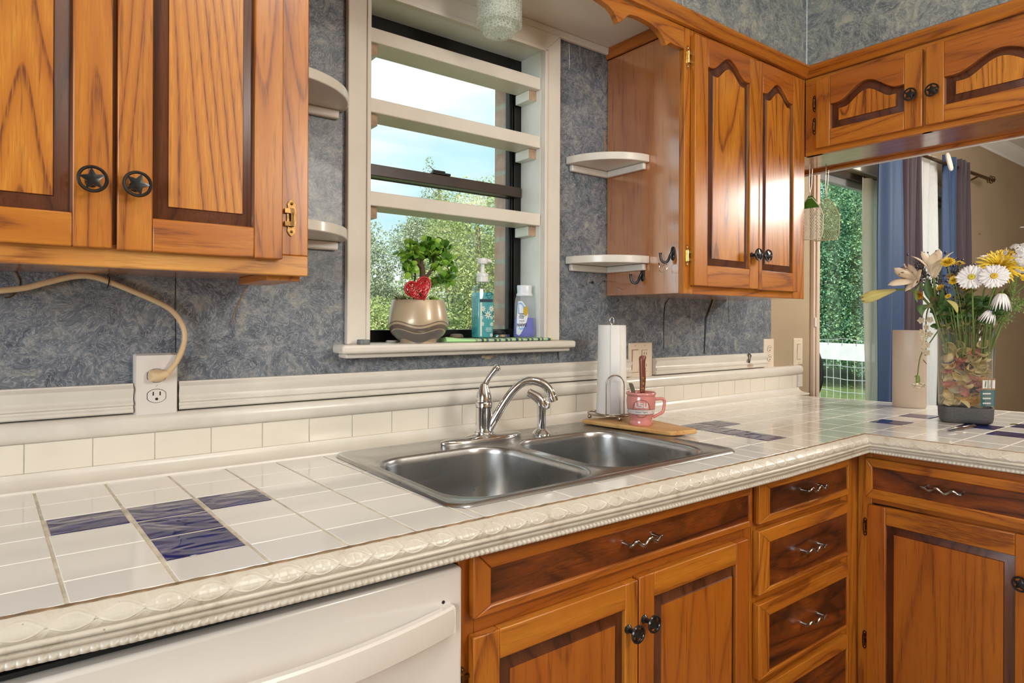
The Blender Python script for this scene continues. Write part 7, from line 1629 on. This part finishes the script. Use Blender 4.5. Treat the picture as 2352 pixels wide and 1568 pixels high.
def tree(name, x, y, h, blobs, n, s, mat, label, group, trunk=0.15, base=-1.25, seed=0):
    """blobs: (dx, dy, z, rx, rz) crown lobes"""
    r = random.Random(seed); t = thing(name, (x,y,base), label, 'tree', group); b = MB(); tot = sum(q[3]**2*q[4] for q in blobs)
    for dx, dy, z, rx, rz in blobs:
        for k in range(max(30, int(n*rx**2*rz/tot))):
            d = Vector((r.gauss(0,1), r.gauss(0,1), r.gauss(0,1))).normalized(); q = (0.35+0.65*r.random()**0.45)*(1+0.14*math.sin(5*d.x+seed)*math.sin(4*d.z+3*d.y)); c = Vector((x+dx+d.x*rx*q, y+dy+d.y*rx*q, z+d.z*rz*q))
            a = Vector((r.gauss(0,1), r.gauss(0,1), r.gauss(0,0.7))).normalized(); e = a.cross(Vector((r.gauss(0,1), r.gauss(0,1), r.gauss(0,1)))).normalized(); ss = s*r.uniform(0.6,1.3)
            b.add([c-a*ss, c+e*ss*0.5, c+a*ss, c-e*ss*0.5], [(0,1,2,3)])
    build('foliage', b, mat, t, 0, recalc=False)
    b = MB(); top = blobs[0]; b.tube(spline([(x,y,base),(x+0.1,y,base+h*0.3),(x+top[0]*0.5,y+top[1]*0.5,base+h*0.6),(x+top[0],y+top[1],top[2]+top[4]*0.3)]), [trunk*(1-0.045*k) for k in range(16)], 8)
    for q in blobs[1:]: b.tube([(x+0.05,y,base+h*0.45),(x+q[0]*0.6,y+q[1]*0.6,q[2]-q[4]*0.4),(x+q[0],y+q[1],q[2]+q[4]*0.2)], [trunk*0.5,trunk*0.3,trunk*0.1], 6)
    build('trunk', b, BARK, t, 60)
TG = 'trees seen through the kitchen window'
tree('leafy_tree', 8.3, 11.5, 4.5, [(0,0,2.1,1.35,1.75),(-1.0,0,1.0,1.0,1.1),(1.1,0.3,1.2,1.1,1.2),(0.5,-0.3,0.1,1.3,0.9),(-0.4,0,0.0,1.1,0.8)], 42000, 0.036, F1, 'broad yellow-green tree behind the pump bottle, seen through the kitchen window', TG, seed=1)
tree('leafy_tree', 9.9, 15.5, 7.0, [(-0.5,0,3.3,0.95,0.9),(-0.2,0,2.4,1.5,1.1),(-1.1,0,2.6,0.9,0.8),(0.7,0,2.3,1.2,1.0),(-0.62,0,4.25,0.36,0.50),(-0.70,0,4.95,0.20,0.32)], 30000, 0.040, F2, 'taller hazy green tree whose top rises over the dark meeting rail', TG, seed=2)
tree('leafy_tree', 7.6, 17.0, 5.0, [(0,0,1.6,1.2,1.5),(-0.6,0,0.6,1.3,1.0),(0.5,0,2.7,0.5,0.7),(0.4,0,0.6,1.2,1.0)], 22000, 0.045, F2, 'grey-green tree at the left edge of the kitchen window, left of the jade tree', TG, seed=3)
tree('leafy_tree', 5.9, 12.0, 2.5, [(0,0,0.05,1.2,0.75),(0.9,0.2,0.0,0.9,0.7),(-0.8,0,-0.1,1.0,0.7)], 20000, 0.036, F1, 'low yellow-green bush behind the plant pot, seen through the kitchen window', TG, seed=4)
tree('leafy_tree', 13.2, 15.0, 6.0, [(0,0,2.4,2.2,2.2),(-1.8,0,1.4,1.6,1.5),(1.5,0,2.0,1.8,2.0)], 24000, 0.05, F1, 'yellow-green tree at the right of the kitchen window view, beside the brick edge', TG, seed=5)
for k, (x, y) in enumerate(((3.2,21.0),(6.8,23.0),(11.0,24.0),(15.0,23.0))):
    tree('leafy_tree', x, y, 5.0, [(0,0,0.8,2.4,1.7),(-1.6,0,0.2,1.9,1.3),(1.7,0,0.4,1.9,1.4)], 7000, 0.10, F2, ['distant hazy treeline clump, far left behind the grey-green tree','distant hazy treeline clump behind the plant pot','distant hazy treeline clump behind the pump bottle','distant hazy treeline clump, far right behind the brick edge'][k], TG, seed=10+k)
PG = 'trees seen through the patio door'
tree('forest_tree', 14.8, 6.8, 8.5, [(0,0,3.2,1.6,1.8),(0.5,-0.9,1.6,1.5,1.3),(-0.5,0.8,1.5,1.5,1.3),(0.2,0,0.2,1.7,1.0)], 52000, 0.036, F3, 'dense deep green tree filling the left of the patio door view', PG, 0.20, seed=21)
tree('forest_tree', 15.8, 5.2, 8.0, [(0,0,2.8,1.5,1.8),(0,-0.9,1.3,1.4,1.3),(0.2,0.8,0.9,1.4,1.2),(0,0,-0.2,1.5,0.9)], 52000, 0.036, F3, 'dense deep green tree filling the right of the patio door view', PG, 0.22, seed=22)
tree('forest_tree', 19.5, 9.2, 10.0, [(0,0,4.6,2.6,2.6),(-1.5,1.2,2.4,2.4,2.0),(1.6,-1.6,2.2,2.4,2.2),(0,0,0.4,3.0,1.6)], 22000, 0.09, F3, 'dark forest tree behind the nearer trees in the patio door view', PG, 0.25, seed=23)
tree('forest_tree', 20.5, 5.0, 10.0, [(0,0,4.4,2.6,2.6),(-1.0,1.2,2.2,2.4,2.0),(1.0,-1.4,2.4,2.2,2.2),(0,0,0.2,3.0,1.6)], 20000, 0.09, F3, 'farthest dark forest tree on the right of the patio door view', PG, 0.25, seed=24)
tree('young_tree', 12.2, 5.55, 1.6, [(0,0,0.35,0.30,0.55),(0.1,-0.1,-0.15,0.3,0.4)], 1500, 0.06, F1, 'small bright yellow-green sapling just above the white deck rail', None, 0.03, seed=25)
tree('bare_trunk_tree', 11.5, 5.75, 8.0, [(0,0,4.3,1.0,0.9)], 1500, 0.10, F3, 'tree with a thick bare grey trunk at the left edge of the patio door glass', None, 0.20, seed=26)
def deck_rail():
    t = thing('deck_railing', (7.2,2.2,-1.25), 'white wooden deck railing with wire mesh below, outside the patio door', 'railing'); A, B = Vector((7.62,3.7,0)), Vector((6.85,1.15,0)); d = (B-A).normalized(); L = (B-A).length; n = Vector((d.y,-d.x,0))
    wp = plain('weathered_white_wood', (0.66,0.68,0.70,1), 0.7, var=0.12, vscale=6)
    def bar(b, s0, s1, z0, z1, th, m=0, off=0.0): P = lambda u, v, q: tuple(A+d*u+n*(q+off)+Vector((0,0,v))); b.prism([(s0,z0),(s1,z0),(s1,z1),(s0,z1)], P, -th/2, th/2, m)
    b = MB(); bar(b, 0, L, -0.130, 0.070, 0.04); build('rail_board', b, wp, t, 0, bev=0.004)
    for s in (0.02, L-0.12): b = MB(); bar(b, s, s+0.09, -1.249, -0.13, 0.09); build('post', b, wp, t, 0)
    wm = plain('galvanised_wire', (0.55,0.58,0.58,1), 0.4, 0.6, var=0.1); b = MB(); P = lambda u, v: tuple(A+d*u+n*0.03+Vector((0,0,v)))
    for k in range(7): z = -0.20-0.15*k; b.tube([P(L*q/20, z+0.006*math.sin(q*1.7+k)) for q in range(21)], 0.0045, 5)
    for k in range(int(L/0.10)): u = 0.05+0.10*k; b.tube([P(u,-0.125),P(u+0.005,-0.5),P(u,-1.1)], 0.0035, 5)
    b.tube([P(L*q/40, 0.115+0.012*math.sin(q*0.8)) for q in range(41)], 0.004, 5)
    for k in range(int(L/0.2)): u = 0.08+0.2*k; b.tube([P(u,0.06),P(u,0.115)], 0.003, 5)
    build('wire_mesh', b, wm, t)
    b = MB(); b.add([(2.2,0.24,-1.0),(7.9,0.24,-1.0),(7.9,4.2,-1.0),(2.2,4.2,-1.0)], [(0,1,2,3)]); struct(build('ground.001', b, plain('deck_boards', (0.20,0.20,0.20,1), 0.8, var=0.2), smooth=0))
deck_rail()
